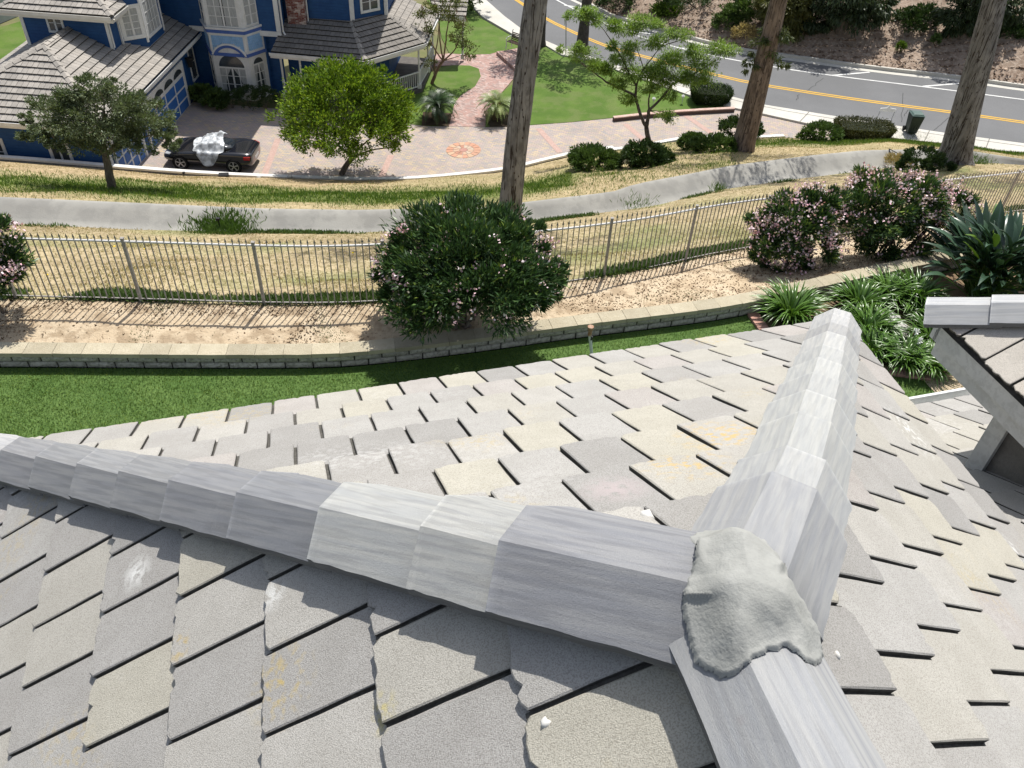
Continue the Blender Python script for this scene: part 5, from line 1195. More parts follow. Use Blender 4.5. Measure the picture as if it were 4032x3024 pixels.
# brick edging and pale stones in the bed
M_pink = mat('pink_edging_brick', (.50, .29, .23), (.42, .24, .19), 5, .9, tint=True, world=True)
for lab, A_, B_, n in (('short pink brick edging beside the lone strap-leaf clump', (1625, 680), (1650, 716), 5), ('pink brick edging in front of the strap-leaf clumps', (1872, 797), (2010, 815), 9)):
    a = pt(A_[0]*K, A_[1]*K, .0); b = pt(B_[0]*K, B_[1]*K, .0); root = empty('brick_edging', a, lab, 'edging'); rr = random.Random(n); d = (b-a)/n; ang = math.atan2(d.y, d.x)
    for i in range(n):
        mb = MB(); k = rr.uniform(.85, 1.15); mb.box(a+d*(i+.5)+Z*.02, (d.length*.95, .2, .06), Matrix.Rotation(ang+rr.uniform(-.05, .05), 3, 'Z'), c=(k, k, k)); build('brick', mb, M_pink, root)
M_rock = mat('pale_stone', (.50, .49, .46), (.38, .37, .34), 5, .9, bump=.5, bsc=20)
def rock(c, r_, seed, name, label, group=None, m=M_rock, cat='stone'):
    bm = bmesh.new(); bmesh.ops.create_icosphere(bm, subdivisions=3, radius=1); mb = MB(); o = V3(seed*3.1, seed, 0)
    mb.add([c+V3(v.co.x*r_*1.2, v.co.y*r_, v.co.z*r_*.6)*(1+.35*mnoise.noise(v.co*1.5+o)) for v in bm.verts], [tuple(q.index for q in f.verts) for f in bm.faces]); bm.free(); return single(name, mb, m, label, cat, group, smooth=True)
for i, (x, y, r_, lb) in enumerate(((1925, 690, .17, 'flat pale stone showing between the strap-leaf clumps'), (1940, 715, .2, 'largest pale stone between the strap-leaf clumps'), (1935, 740, .14, 'lowest pale stone between the strap-leaf clumps'), (1905, 668, .12, 'small pale stone near the top of the strap-leaf bed'))):
    rock(pt(x*K, y*K, .05), r_, i, 'bed_stone', lb, 'pale stones in the strap-leaf bed')
# soil patches in the lawn at the right, as the photo shows
def blobsheet(name, px, z, m):
    P = smoothline([pt(x*K, y*K, z) for x, y in px]+[pt(px[0][0]*K, px[0][1]*K, z)], 2); mb = MB(); mb.add(P[:-1], [tuple(range(len(P)-1))]); return struct(name, mb, m)
blobsheet('bed_soil', [(1655, 668), (1700, 650), (1790, 635), (1900, 612), (2040, 590), (2250, 560), (2300, 900), (2080, 870), (2010, 812), (1870, 795), (1800, 740), (1760, 715), (1652, 716)], .004, mat('bed_soil', (.17, .115, .07), (.24, .17, .105), 2, .95, bump=.8, bsc=20, world=True))
blobsheet('bare_patch', [(1990, 815), (2060, 800), (2140, 850), (2180, 900), (2080, 880), (2020, 850)], .008, M_soil)
# white riser pipe in the lawn
rp = pt(1280*K, 775*K, 0); root = empty('riser_pipe', rp, 'white upright irrigation pipe with a rusty top standing in the lawn', 'pipe')
tp_ = up(rp, 1274*K, 722*K); mb = MB(); mb.tube([rp-Z*.05, tp_], .028, 10); build('pipe', mb, mat('white_pvc', (.68, .69, .7), (.6, .6, .6), 9, .4), root)
mb = MB(); mb.tube([tp_-Z*.02, tp_+Z*.10], .034, 10); mb.tube([tp_+Z*.1, tp_+Z*.16], [.05, .052], 12); build('head', mb, mat('rust', (.30, .14, .08), (.42, .3, .22), 20, .8), root)
mb = MB(); mb.tube([tp_-Z*.10+V3(.03, -.02, 0), tp_-Z*.02+V3(.04, -.03, 0)], .016, 6); build('clip', mb, mat('dark_clip', (.05, .05, .05)), root)
# ---------------------------------------------------------------- eucalyptus trunks
def eucmat(name, c1, c2, c3, streak):
    m = mat(name, c1, c2, 2.2, .9, c3, 7, .7, bump=1., bsc=11, stretch=(1, 1, .33), bdist=.05); t = m.node_tree; N = t.nodes; L = t.links; b = N['Principled BSDF']
    src = b.inputs['Base Color'].links[0].from_socket; tc = N.new('ShaderNodeTexCoord'); mp = N.new('ShaderNodeMapping'); mp.inputs['Scale'].default_value = (7, 7, .35); L.new(tc.outputs['Object'], mp.inputs[0])
    n = N.new('ShaderNodeTexNoise'); n.inputs['Scale'].default_value = 1; n.inputs['Detail'].default_value = 4; n.inputs['Distortion'].default_value = .6; L.new(mp.outputs[0], n.inputs[0])
    s1 = N.new('ShaderNodeMath'); s1.operation = 'SUBTRACT'; s1.inputs[1].default_value = .5; L.new(n.outputs[0], s1.inputs[0]); s2 = N.new('ShaderNodeMath'); s2.operation = 'ABSOLUTE'; L.new(s1.outputs[0], s2.inputs[0])
    r = N.new('ShaderNodeMapRange'); r.inputs[1].default_value = .012; r.inputs[2].default_value = .028; r.inputs[3].default_value = streak; r.inputs[4].default_value = 0; L.new(s2.outputs[0], r.inputs[0])
    x = N.new('ShaderNodeMix'); x.data_type = 'RGBA'; L.new(r.outputs[0], x.inputs[0]); L.new(src, x.inputs[6]); x.inputs[7].default_value = (.03, .022, .018, 1); L.new(x.outputs[2], b.inputs['Base Color'])
    v = N.new('ShaderNodeTexVoronoi'); v.inputs['Scale'].default_value = 6.5; mp2 = N.new('ShaderNodeMapping'); mp2.inputs['Scale'].default_value = (1, 1, .7); L.new(tc.outputs['Object'], mp2.inputs[0]); L.new(mp2.outputs[0], v.inputs[0])
    r2 = N.new('ShaderNodeMapRange'); r2.inputs[1].default_value = .13; r2.inputs[2].default_value = .19; r2.inputs[3].default_value = .9; r2.inputs[4].default_value = 0; L.new(v.outputs[0], r2.inputs[0])
    y = N.new('ShaderNodeMix'); y.data_type = 'RGBA'; L.new(r2.outputs[0], y.inputs[0]); L.new(x.outputs[2], y.inputs[6]); y.inputs[7].default_value = (.05, .035, .028, 1); L.new(y.outputs[2], b.inputs['Base Color'])
    return m
ME1 = eucmat('pale_eucalyptus_bark', (.27, .258, .25), (.18, .17, .163), (.10, .093, .088), .95); ME2 = eucmat('brown_eucalyptus_bark', (.26, .20, .16), (.18, .135, .105), (.10, .075, .06), .8)
M_euleaf = leafmat('eucalyptus_leaf', (.07, .10, .035), (.11, .13, .045), .25)
def euc(bx, by, bz, tx, ty, wb, wt, m, seed, label, ext=1.9, crown_=None, flare=1.25):
    base = gridhit(P_s2 if bz < -7 else P_s1, bx, by); top = up(base, tx, ty); rr = random.Random(seed); d0_ = (base-CAM).dot(CF); d1_ = (top-CAM).dot(CF); rb = wb/FPX*d0_/2; rt_ = wt/FPX*d1_/2
    root = empty('eucalyptus_tree', base, label, 'tree', 'eucalyptus trees on the slope'); D = top-base; n = 60; mb = MB(); k = 22; vs = []; fs = []
    kx = V3(rr.uniform(-1, 1), rr.uniform(-1, 1), 0)*.10
    for i in range(n+1):
        t = i/n*ext; r_ = rb+(rt_-rb)*t; r_ *= 1+(flare-1)*math.exp(-t*22); r_ = max(r_, .05); c = base+D*t+kx*math.sin(t*3.1)-Z*(.25 if i == 0 else 0)
        for j in range(k):
            a = 2*math.pi*j/k; q = r_*(1+.07*mnoise.noise(V3(math.cos(a)*1.3+seed, math.sin(a)*1.3, c.z*.35))+.035*mnoise.noise(V3(math.cos(a)*4, math.sin(a)*4+seed, c.z*.9))+.05*math.exp(-t*16)*math.sin(5*a+seed)); vs.append(c+V3(math.cos(a)*q, math.sin(a)*q, 0))
    for i in range(n):
        for j in range(k): fs.append((i*k+j, i*k+(j+1) % k, (i+1)*k+(j+1) % k, (i+1)*k+j))
    mb.add(vs, fs); build('trunk', mb, m, root, smooth=True)
    tp2 = base+D*ext; bl_ = MB(); cl = []
    for i in range(9):
        a = i*2.4+seed; q = base+D*(ext*(.72+.03*i)); e = q+V3(math.cos(a)*2.4, math.sin(a)*2.4, 1.6+.3*(i % 3)); limb(bl_, q, e, .07, .02, .15, 6, seed+i); cl.append((A3(e), (1.5, 1.5, 1.0)))
    build('branches', bl_, m, root)
    P, Dv = crown(cl, 6000, seed, .22, 90, .3, -1); Dv[:, 2] -= .8; leafobj('crown', P, Dv, .22, .05, M_euleaf, root, seed)
    return root, base, top
r1_, b1_, t1p = euc(2003, 858, -4.05, 2112, -5, 88, 92, ME1, 3, 'tall grey eucalyptus trunk rising behind the big oleander', 1.75)
r2_, b2_, t2p = euc(2921, 596, -7.9, 3068, -5, 92, 66, ME2, 5, 'brown eucalyptus trunk between the feathery tree and the road', 1.55, flare=1.2)
r3_, b3_, t3p = euc(3752, 645, -6.75, 3918, -5, 118, 88, ME1, 9, 'thick leaning grey eucalyptus trunk near the right edge', 1.5, flare=1.5)
# low sprigs on the brown trunk
P, Dv = crown(blobs_px(b2_, [(2985, 190, 60, 55), (2950, 250, 40, 40), (3020, 130, 50, 50), (3080, 150, 60, 70), (3060, 250, 50, 30)], .8), 1500, 77, .2, 26, .2, -1); Dv[:, 2] -= .9; leafobj('sprigs', P, Dv, .2, .05, M_euleaf, r2_, 77)
# ---------------------------------------------------------------- garden trees on the slope and drive
def gtree(name, bx, by, bz, label, cat, limbs, L_, n, m, seed, leaf=(.12, .05), clump=.14, ncl=80, shell=.6, bark=M_bark, tints=None, depth=.9, group=None, bottom=-.5, dz=.2, flat=None):
    base = gridhit(P_s2, bx, by) if bz is not None else gp(bx, by); root = empty(name, base, label, cat, group); mb = MB(); seen = {0: base}
    for i, (a, x, y, r0, r1, *dy) in enumerate(limbs):
        p = up(base, x, y, dy[0] if dy else 0); limb(mb, seen[a], p, r0, r1, .05, 7, seed+i); seen[i+1] = p
    B = blobs_px(base, L_, depth); rr = random.Random(seed)
    for i in range(26):
        c = B[rr.randrange(len(B))]; q = Vector(c[0].tolist())+V3(rr.uniform(-.8, .8)*c[1][0], rr.uniform(-.8, .8)*c[1][1], rr.uniform(-.6, .8)*c[1][2]); s = min(list(seen.values())[1:] or [base], key=lambda v: (v-q).length); limb(mb, s, q, .025, .008, .1, 5, seed+40+i)
    build('trunk', mb, bark, root)
    P, Dv = crown(B, n, seed, clump, ncl, shell, bottom); Dv[:, 2] += dz; leafobj('crown', P, Dv, leaf[0], leaf[1], m, root, seed, tints=tints, flat=flat); return root
gtree('olive_tree', 243*K, 408*K, -5.6, 'loose grey-green small-leaved tree on the slope in front of the garage', 'tree', [(0, 228*K, 335*K, .15, .11), (1, 170*K, 270*K, .08, .04), (1, 225*K, 240*K, .08, .04), (1, 290*K, 270*K, .07, .04), (1, 120*K, 300*K, .05, .02), (1, 330*K, 290*K, .05, .02)],
      kk([(215, 240, 95, 60), (130, 250, 75, 50, -.5), (300, 260, 80, 50, .3), (200, 190, 60, 22), (90, 285, 50, 25), (330, 300, 55, 25), (240, 300, 90, 28), (60, 255, 25, 18), (150, 300, 60, 22), (375, 310, 22, 14)]), 36000, M_olive, 61, (.10, .04), .12, 420, .4, tints=[(1, 1, 1)]*6+[(1.8, 1.9, 2.1)]+[(.7, .8, .6)]*2)
gtree('round_tree', 738*K, 376*K, None, 'round bright green tree growing beside the paver driveway', 'tree', [(0, 760*K, 340*K, .14, .11), (1, 715*K, 300*K, .07, .04), (1, 745*K, 290*K, .07, .04), (1, 800*K, 300*K, .06, .03), (1, 860*K, 318*K, .05, .02)],
      kk([(745, 230, 130, 80), (745, 180, 90, 45), (650, 250, 62, 60), (840, 245, 58, 60), (700, 290, 75, 30), (800, 290, 80, 30), (745, 260, 130, 60, -.8), (800, 190, 60, 40, -.3), (680, 190, 50, 35)]), 34000, M_green, 63, (.16, .07), .13, 420, .66, tints=[(1, 1, 1)]*4+[(1.5, 1.3, 1.1)]*3+[(.5, .58, .6)]*3, bottom=-.75, dz=.5)
gtree('feathery_tree', 2571, 600, -7.7, 'open feathery light green tree rising from a low shrub by the driveway', 'tree', [(0, 2545, 502, .12, .10), (1, 2555, 434, .09, .07), (2, 2646, 333, .06, .045), (3, 2820, 236, .04, .015), (1, 2521, 449, .08, .07), (5, 2502, 376, .07, .06), (6, 2386, 323, .055, .04), (7, 2260, 231, .035, .012), (6, 2506, 338, .06, .05), (9, 2468, 270, .045, .035), (10, 2405, 159, .03, .02), (11, 2338, 77, .02, .01), (9, 2535, 270, .045, .03), (13, 2506, 183, .025, .01), (13, 2603, 183, .03, .012), (2, 2560, 357, .04, .03), (3, 2700, 300, .03, .012)],
      [(x, y, rx, ry) for x, y, rx, ry in ((2300, 55, 55, 14), (2345, 85, 45, 12), (2330, 40, 40, 10), (2240, 62, 30, 12), (2420, 100, 55, 16), (2480, 118, 60, 14), (2530, 85, 60, 16), (2580, 92, 40, 12), (2580, 165, 60, 14), (2650, 130, 50, 12), (2700, 142, 35, 12), (2730, 200, 60, 16), (2650, 230, 70, 20), (2600, 262, 60, 20), (2760, 245, 60, 18), (2820, 190, 55, 20), (2880, 195, 40, 14), (2450, 230, 60, 16), (2390, 272, 60, 18), (2500, 290, 60, 18), (2560, 290, 55, 18), (2620, 310, 70, 20), (2700, 300, 70, 20), (2780, 300, 55, 20), (2440, 330, 50, 16), (2470, 390, 45, 18), (2560, 350, 45, 16), (2640, 380, 40, 18), (2620, 455, 45, 12), (2290, 210, 60, 16), (2210, 190, 26, 10), (2340, 260, 50, 14), (2270, 180, 28, 10), (2480, 190, 50, 14), (2410, 180, 40, 12))], 34000, M_feath, 67, (.13, .035), .34, 520, .05, mat('dark_smooth_bark', (.10, .085, .07), (.055, .045, .04), 5, .8, (.2, .18, .15), 9, .4), dz=-.15, bottom=-1, flat=(0, 0, 1))
gtree('myrtle_tree', 1700, 330, None, 'multi-stemmed sparse tree with bare upright stems beside the porch', 'tree', [(0, 1712, 300, .10, .10), (1, 1745, 240, .09, .07), (2, 1730, 100, .05, .03), (3, 1700, -30, .03, .015), (2, 1765, 90, .05, .03), (5, 1780, -40, .03, .015), (2, 1795, 190, .05, .03), (7, 1830, 60, .03, .015), (2, 1690, 150, .045, .03), (9, 1660, 20, .03, .012), (2, 1830, 215, .03, .012), (1, 1720, 180, .05, .03), (12, 1745, -30, .03, .015), (5, 1800, 50, .03, .01)],
      [(1700, 40, 45, 30), (1760, 60, 50, 40), (1820, 110, 40, 35), (1680, 120, 40, 30), (1660, 180, 30, 25), (1845, 175, 40, 20), (1840, 225, 30, 15), (1780, 10, 50, 25), (1810, 160, 40, 25), (1650, 60, 30, 30), (1690, 250, 30, 15)], 3600, leafmat('myrtle_leaf', (.16, .17, .05), (.10, .13, .04), .25), 71, (.13, .06), .3, 110, .1, mat('tan_smooth_bark', (.25, .16, .11), (.18, .115, .08), 3, .8), dz=.1)
# street trees (dark trunks) beyond the sidewalk
for bx, by, tx, ty, w_, lb in ((2290, 205, 2318, -60, 50, 'dark tapering trunk at the kerb above the feathery tree'), (2135, 182, 2150, -60, 22, 'dark thin trunk at the kerb partly behind the tall grey trunk')):
    b = gp(bx, by); t = up(b, tx, ty); rb = w_/FPX*(b-CAM).dot(CF)/2; root = empty('street_tree', b, lb, 'tree', 'street trees along the kerb'); mb = MB(); mb.tube([b-Z*.2, b+Z*.15, b.lerp(t, .12), b.lerp(t, .4), t, t+(t-b)*.8], [rb*1.6, rb*1.35, rb, rb*.8, rb*.72, rb*.4], 12, wob=.08); build('trunk', mb, mat('dark_trunk', (.085, .075, .07), (.05, .045, .04), 4, .95, bump=.6, bsc=20), root, smooth=True)
    P, Dv = crown([(A3(t+(t-b)*.8), (2.2, 2.2, 1.6))], 2500, int(bx), .2, 40, .4, -1); leafobj('crown', P, Dv, .25, .1, M_dshrub, root, 5)
# ---------------------------------------------------------------- shrubs
def shrub(name, bx, by, bz, L_, n, m, seed, label, leaf=(.13, .06), group=None, ncl=130, clump=.13, cat='shrub', tints=None, shell=.72, dz=.5, hill=False):
    base = hillpt(bx, by) if hill else ((gridhit(P_s2 if bz < -7 else P_s1, bx, by)) if bz is not None else gp(bx, by)); root = empty(name, base, label, cat, group); B = blobs_px(base, L_, .9); P, Dv = crown(B, n, seed, clump, ncl, shell, -.35); Dv[:, 2] += dz; k = P[:, 2] > base.z-.1
    leafobj('foliage', P[k], Dv[k], leaf[0], leaf[1], m, root, seed, tints=tints); mb = MB(); rr = random.Random(seed)
    for i in range(5): c = B[rr.randrange(len(B))]; limb(mb, base-Z*.1, Vector(c[0].tolist())+V3(rr.uniform(-.3, .3), rr.uniform(-.3, .3), 0)*c[1][0], .03, .01, .1, 5, seed+i)
    build('stems', mb, M_bark, root); return root
LG = 'low shrubs on the slope'
shrub('low_shrub', 1283*K, 362*K, -7.2, kk([(1283, 345, 52, 20), (1255, 350, 28, 15), (1315, 350, 26, 15)]), 8000, M_shrub, 1, 'low olive green shrub left of the one under the feathery tree', group=LG)
shrub('low_shrub', 1397*K, 358*K, -7.5, kk([(1397, 335, 48, 22), (1370, 345, 30, 14), (1430, 345, 28, 14)]), 8500, M_dshrub, 2, 'dark rounded shrub at the foot of the feathery tree', group=LG)
shrub('low_shrub', 1498*K, 322*K, -8.3, kk([(1500, 308, 32, 15), (1485, 312, 20, 10)]), 4000, M_shrub, 3, 'small low shrub, left of two touching ones before the brown trunk', group=LG)
shrub('low_shrub', 1548*K, 328*K, -8.2, kk([(1545, 315, 44, 14), (1575, 314, 26, 12), (1515, 316, 26, 11)]), 5200, M_shrub, 4, 'flat low shrub touching the base of the brown trunk', group=LG)
shrub('low_shrub', 1600*K, 295*K, -8.8, kk([(1600, 276, 42, 17), (1625, 280, 25, 13)]), 7000, M_dshrub, 5, 'dark round shrub standing behind the brown trunk', group=LG)
shrub('low_shrub', 1775*K, 305*K, -8.75, kk([(1778, 288, 40, 16), (1745, 296, 20, 8)]), 5200, M_shrub, 6, 'loose green shrub left of the long clipped hedge', group=LG)
def hedge(bx, by, L_, label, seed, top=(.075, .10, .025), n=11000):
    base = gp(bx, by); root = empty('clipped_hedge', base, label, 'hedge', 'clipped hedges at the drive entrance'); P0 = [up(base, x, y, d) for x, y, d in L_]
    r = rs(seed); hx = max(abs(p.x-base.x) for p in P0); 
    x0 = min(p.x for p in P0); x1 = max(p.x for p in P0); zt = max(p.z for p in P0); y0 = base.y-.1; y1 = base.y+1.5; H_ = zt-base.z
    u = r.uniform(-1, 1, n); v = r.uniform(-1, 1, n); w_ = r.uniform(0, 1, n); f = r.randint(0, 5, n)
    e = 3.2; X = u.copy(); Y = v.copy(); ZZ = w_.copy(); X[f == 0] = -1; X[f == 1] = 1; Y[f == 2] = -1; Y[f == 3] = 1; ZZ[f >= 4] = 1; tp_ = f >= 4; 
    rr_ = (np.abs(X)**e+np.abs(Y)**e)**(1/e); s = np.where(rr_ > 1, 1/np.maximum(rr_, 1e-6), 1); X *= s; Y *= s; tap = .8+.2*ZZ; ZZ = ZZ*(1-.10*(X**2+Y**2))
    P = np.stack([(x0+x1)/2+X*(x1-x0)/2*tap, (y0+y1)/2+Y*(y1-y0)/2*tap, base.z+.08+ZZ*(H_-.08)+r.normal(size=n)*.03], 1); P += r.normal(size=P.shape)*.035
    D = np.stack([X, Y, ZZ*1.2], 1)+r.normal(size=P.shape)*.5; leafobj('foliage', P, D, .085, .035, leafmat('hedge_leaf_%d' % seed, top, tuple(x*.75 for x in top), .15), root, seed, tints=[(1, 1, 1)]*5+[(1.5, 1.2, 1)])
    mb = MB(); mb.prism([V3(x0+.3, y0+.3, base.z), V3(x1-.3, y0+.3, base.z), V3(x1-.3, y1-.3, base.z), V3(x0+.3, y1-.3, base.z)], Z*(H_*.8)); build('dark_core', mb, mat('hedge_core', (.015, .02, .008)), root)
    return root
hedge(1540*K, 231*K, [(1497*K, 205*K, 0), (1586*K, 205*K, 0), (1540*K, 206*K, .0)], 'clipped box-shaped dark green hedge at the street corner of the front lawn', 3, (.04, .075, .02), 12000)
hedge(1880*K, 310*K, [(1812*K, 285*K, 0), (1941*K, 285*K, 0), (1880*K, 287*K, 0)], 'long clipped flat hedge with reddish tips beside the bin', 4, (.085, .095, .03), 12000)
# foundation planting under the bay
for i, (x, y, rx, ry, m, lb) in enumerate(((795, 375, 45, 38, M_shrub, 'broad-leaved shrub against the wall right of the garage door'), (850, 392, 50, 35, M_shrub, 'broad-leaved shrub below the left side of the bay window'), (915, 395, 55, 38, M_dshrub, 'dark clipped shrub below the bay window'), (985, 385, 60, 48, M_dshrub, 'dark shrub below the right side of the bay window'), (1045, 390, 50, 48, M_dshrub, 'dark shrub between the bay and the porch'))):
    shrub('foundation_shrub', x, y+ry*.8, None, [(x, y, rx, ry)], 2600, m, 200+i, lb, (.16, .1) if i < 2 else (.08, .04), 'shrubs along the house wall', ncl=50)
# shrubs and dry plants by trunk 3, hillside
shrub('creeping_shrub', 3640, 670, -6.6, [(3640, 625, 75, 32), (3590, 655, 55, 20), (3560, 680, 50, 12), (3700, 650, 60, 20)], 7000, M_dshrub, 301, 'spreading dark green bush at the foot of the thick leaning trunk', (.1, .045))
shrub('dry_shrub', 3530, 645, -6.4, [(3530, 633, 50, 14), (3560, 640, 40, 12)], 2600, M_straw, 302, 'pale dried bush beside the spreading dark bush', (.14, .02), shell=.3)
HG = 'shrubs on the hillside beyond the road'
M_hill1 = leafmat('hill_leaf_bright', (.10, .17, .02), (.07, .12, .02), .25); M_pep = leafmat('hill_leaf_dark', (.03, .05, .02), (.05, .075, .03), .2)
for i, (x, y, L_, n, m, lb) in enumerate((
    (2640, 75, [(2640, 45, 68, 32)], 3200, M_hill1, 'bright green dome-shaped shrub beyond the road'),
    (2440, 30, [(2430, 0, 85, 45)], 3200, M_dshrub, 'dark purplish shrub at the far kerb, leftmost on the hillside'),
    (2700, 5, [(2690, -15, 120, 40)], 3000, M_dshrub, 'dark shrub at the top edge behind the bright dome shrub'),
    (2860, 120, [(2870, 90, 60, 40), (2900, 60, 60, 40)], 3600, M_shrub, 'mid green shrub behind the brown trunk on the hillside'),
    (2930, 75, [(2960, 30, 80, 60)], 3200, M_shrub, 'tall green shrub above the brown trunk at the top edge'),
    (2925, 160, [(2930, 130, 45, 30)], 900, M_straw, 'pale dried shrub beside the far kerb'),
    (3546, 200, [(3547, 186, 14, 17)], 300, M_hill1, 'small bright grass tuft alone on the bare hillside'),
    (3684, 172, [(3684, 157, 16, 18)], 300, M_shrub, 'small dark tuft on the shaded hillside'),
    (3540, 118, [(3580, 90, 70, 45), (3640, 70, 60, 45)], 3600, M_dshrub, 'dark shrub at the centre of the hillside under the dark trees'),
    (3990, 150, [(3985, 130, 50, 30), (4040, 120, 50, 40)], 2600, M_dshrub, 'dark shrub at the right edge of the hillside'))):
    shrub('hillside_shrub', x, y, None, L_, n, m, 320+i, lb, (.2, .08), HG, hill=True, shell=.6)
for i, (bx, by, tx, ty, L_, lb) in enumerate(((3352, 138, 3345, -40, [(3340, 20, 150, 70), (3230, 30, 90, 90), (3450, 20, 90, 60), (3300, -60, 160, 60), (3180, 90, 50, 60)], 'dark drooping tree on the hillside, left of two'), (3820, 150, 3830, -60, [(3800, 50, 90, 75), (3870, 20, 100, 70), (3760, 100, 60, 40), (3960, 30, 90, 60), (3850, -60, 130, 60)], 'dark dense tree on the hillside behind the thick leaning trunk'), (3060, 145, 3075, -20, [(3080, 60, 70, 70), (3140, 110, 60, 50), (3040, 20, 60, 60), (3130, 20, 70, 60)], 'olive drooping tree beside the brown trunk across the road'))):
    base = hillpt(bx, by); t = up(base, tx, ty); root = empty('hillside_tree', base, lb, 'tree', 'dark trees on the hillside'); mb = MB(); mb.tube([base-Z*.4, base.lerp(t, .5)+V3(.2, 0, 0), t], [.32, .24, .14], 9, wob=.1)
    for j, (x, y, a_, b_) in enumerate(L_): limb(mb, base.lerp(t, .4), up(base, x, y), .12, .03, .1, 6, j)
    build('trunk', mb, M_bark, root); P, Dv = crown(blobs_px(base, L_, .9), 13000, 400+i, .16, 190, .5, -.9); Dv[:, 2] -= 1.1; leafobj('crown', P, Dv, .32, .09, M_pep if i < 2 else leafmat('olive_hill', (.13, .13, .035), (.08, .09, .025), .3), root, 400+i)
gtree('kerb_tree', 1790, 50, None, 'leafy green tree above the far front lawn at the top edge', 'tree', [(0, 1800, -20, .1, .08)], [(1850, 0, 60, 30), (1810, 30, 50, 30), (1780, 60, 40, 22), (1890, -30, 60, 30)], 4200, M_shrub, 91, (.16, .07), .16, 70, .5)
# sago palms
def sago(x, y, ty, R_, m, seed, label, heart=False):
    base = gp(x, y); root = empty('sago_palm', base, label, 'palm', 'sago palms in the planting pits'); H_ = .75; mb = MB(); mb.tube([base-Z*.1, base+Z*.2, base+Z*H_*.6, base+Z*H_], [.24, .28, .27, .16], 12, wob=.12); build('trunk', mb, mat('sago_trunk', (.06, .045, .03), (.10, .08, .05), 8, .95, bump=1, bsc=18), root); rr = random.Random(seed); c = base+Z*H_; mb = MB()
    for i in range(46):
        az = i*2.39996; el = rr.uniform(-.1, 1.25); d = V3(math.cos(az), math.sin(az), 0); s = V3(-d.y, d.x, 0); p = c; L_ = R_*rr.uniform(.85, 1.1); st = L_/12; k = rr.uniform(.7, 1.4)
        for j in range(13):
            t = j/12; nx = p+(d*math.cos(el)+Z*math.sin(el))*st; u_ = (d*-math.sin(el)+Z*math.cos(el)); ll = .21*R_*math.sin(math.pi*min(1, .12+t*.95))+.02
            mb.add([p-s*.008, p+s*.008, nx+s*.008, nx-s*.008], [(0, 1, 2, 3)], c=(k, k, k))
            for e in (-1, 1):
                for h in (0, .5): q = p.lerp(nx, h); tip = q+s*e*ll+(nx-p).normalized()*ll*.5+u_*ll*.25; mb.add([q, q+(nx-p)*.42, tip], [(0, 1, 2)], c=(k, k*rr.uniform(.9, 1.1), k))
            p = nx; el -= .13
    build('fronds', mb, m, root)
    if heart: mb = MB(); mb.tube([c-Z*.05, c+Z*.12, c+Z*.2], [.2, .22, .08], 10, wob=.2); build('cone', mb, mat('sago_heart', (.20, .11, .05), (.3, .2, .1), 12, .95), root)
sago(1722, 470, 0, 1.25, M_sago, 5, 'dark green sago palm in the left planting pit beside the brick path'); sago(1955, 470, 0, 1.25, M_sagoy, 6, 'yellowish sago palm with a brown heart in the right planting pit', True)
# ---------------------------------------------------------------- grass and litter (countless)
def scatterstuff(name, P, h, wd, m, seed, tints=None, lean=.5, label=None):
    r = rs(seed); N = len(P); D = np.stack([r.normal(size=N)*lean, r.normal(size=N)*lean, np.ones(N)], 1); o = leafobj(name, P, D, h, wd, m, None, seed, tints=tints); return tag(o, label or name.replace('_', ' '), None, None, 'stuff')
def sampleP(Pg, n, seed, ufn):
    r = rs(seed); out = []
    while len(out) < n:
        u, v = r.uniform(0, 1), r.uniform(0, 1); px = -700+5400*u
        if px < -120 or px > 4150: continue
        p = surf(Pg, u, v)
        if r.uniform() < ufn(px, v, p): out.append((p.x, p.y, p.z-.01))
    return np.array(out)
nz = lambda p, s, o=0: mnoise.noise(V3(p.x*s+o, p.y*s, 0))
straw_t = [(1, 1, 1)]*5+[(.7, .65, .6)]*2+[(.45, .6, .3)]*2; green_t = [(1, 1, 1)]*6+[(1.5, 1.35, 1)]*2+[(2.6, 1.9, 1.2)]
scatterstuff('dry_grass', sampleP(P_s1, 42000, 1, lambda px, v, p: .25+1.2*max(0, nz(p, .5))), .07, .012, M_straw, 1, straw_t, .9, 'short dried grass on the slope below the fence')
scatterstuff('dry_grass_lower', sampleP(P_s2, 24000, 2, lambda px, v, p: .2+1.1*max(0, nz(p, .4, 3))), .08, .016, M_straw, 2, straw_t, .9, 'dried grass on the slope below the channel')
def gfn(px, v, p): return (math.exp(-((v-.34)/.17)**2)*(.9+nz(p, .5)) if 250 < px < 2250 else .55*math.exp(-((v-.34)/.2)**2) if px <= 250 else (math.exp(-((v-.78)/.14)**2) if px > 2900 else .12+.5*max(0, nz(p, .5)))) 
scatterstuff('green_grass', sampleP(P_s2, 42000, 3, gfn), .15, .02, M_grassb, 3, green_t, .45, 'green grass strip on the slope below the channel')
def wfn(px, v, p): return (v < .07)*.9*max(0, .5+nz(p, .7, 9)*1.6)+(v > .95)*.5*max(0, .1+nz(p, .4, 2)*2)
scatterstuff('fence_weeds', sampleP(P_s1, 36000, 4, wfn), .12, .035, M_shrub, 4, None, .8, 'weeds along the foot of the fence')
scatterstuff('bed_weeds', sampleP(P_bed, 5000, 5, lambda px, v, p: max(0, nz(p, 1.1, 4)-.3)*1.2+.6*(v > .94)), .035, .016, M_shrub, 5, None, .9, 'weeds in the sandy bed')
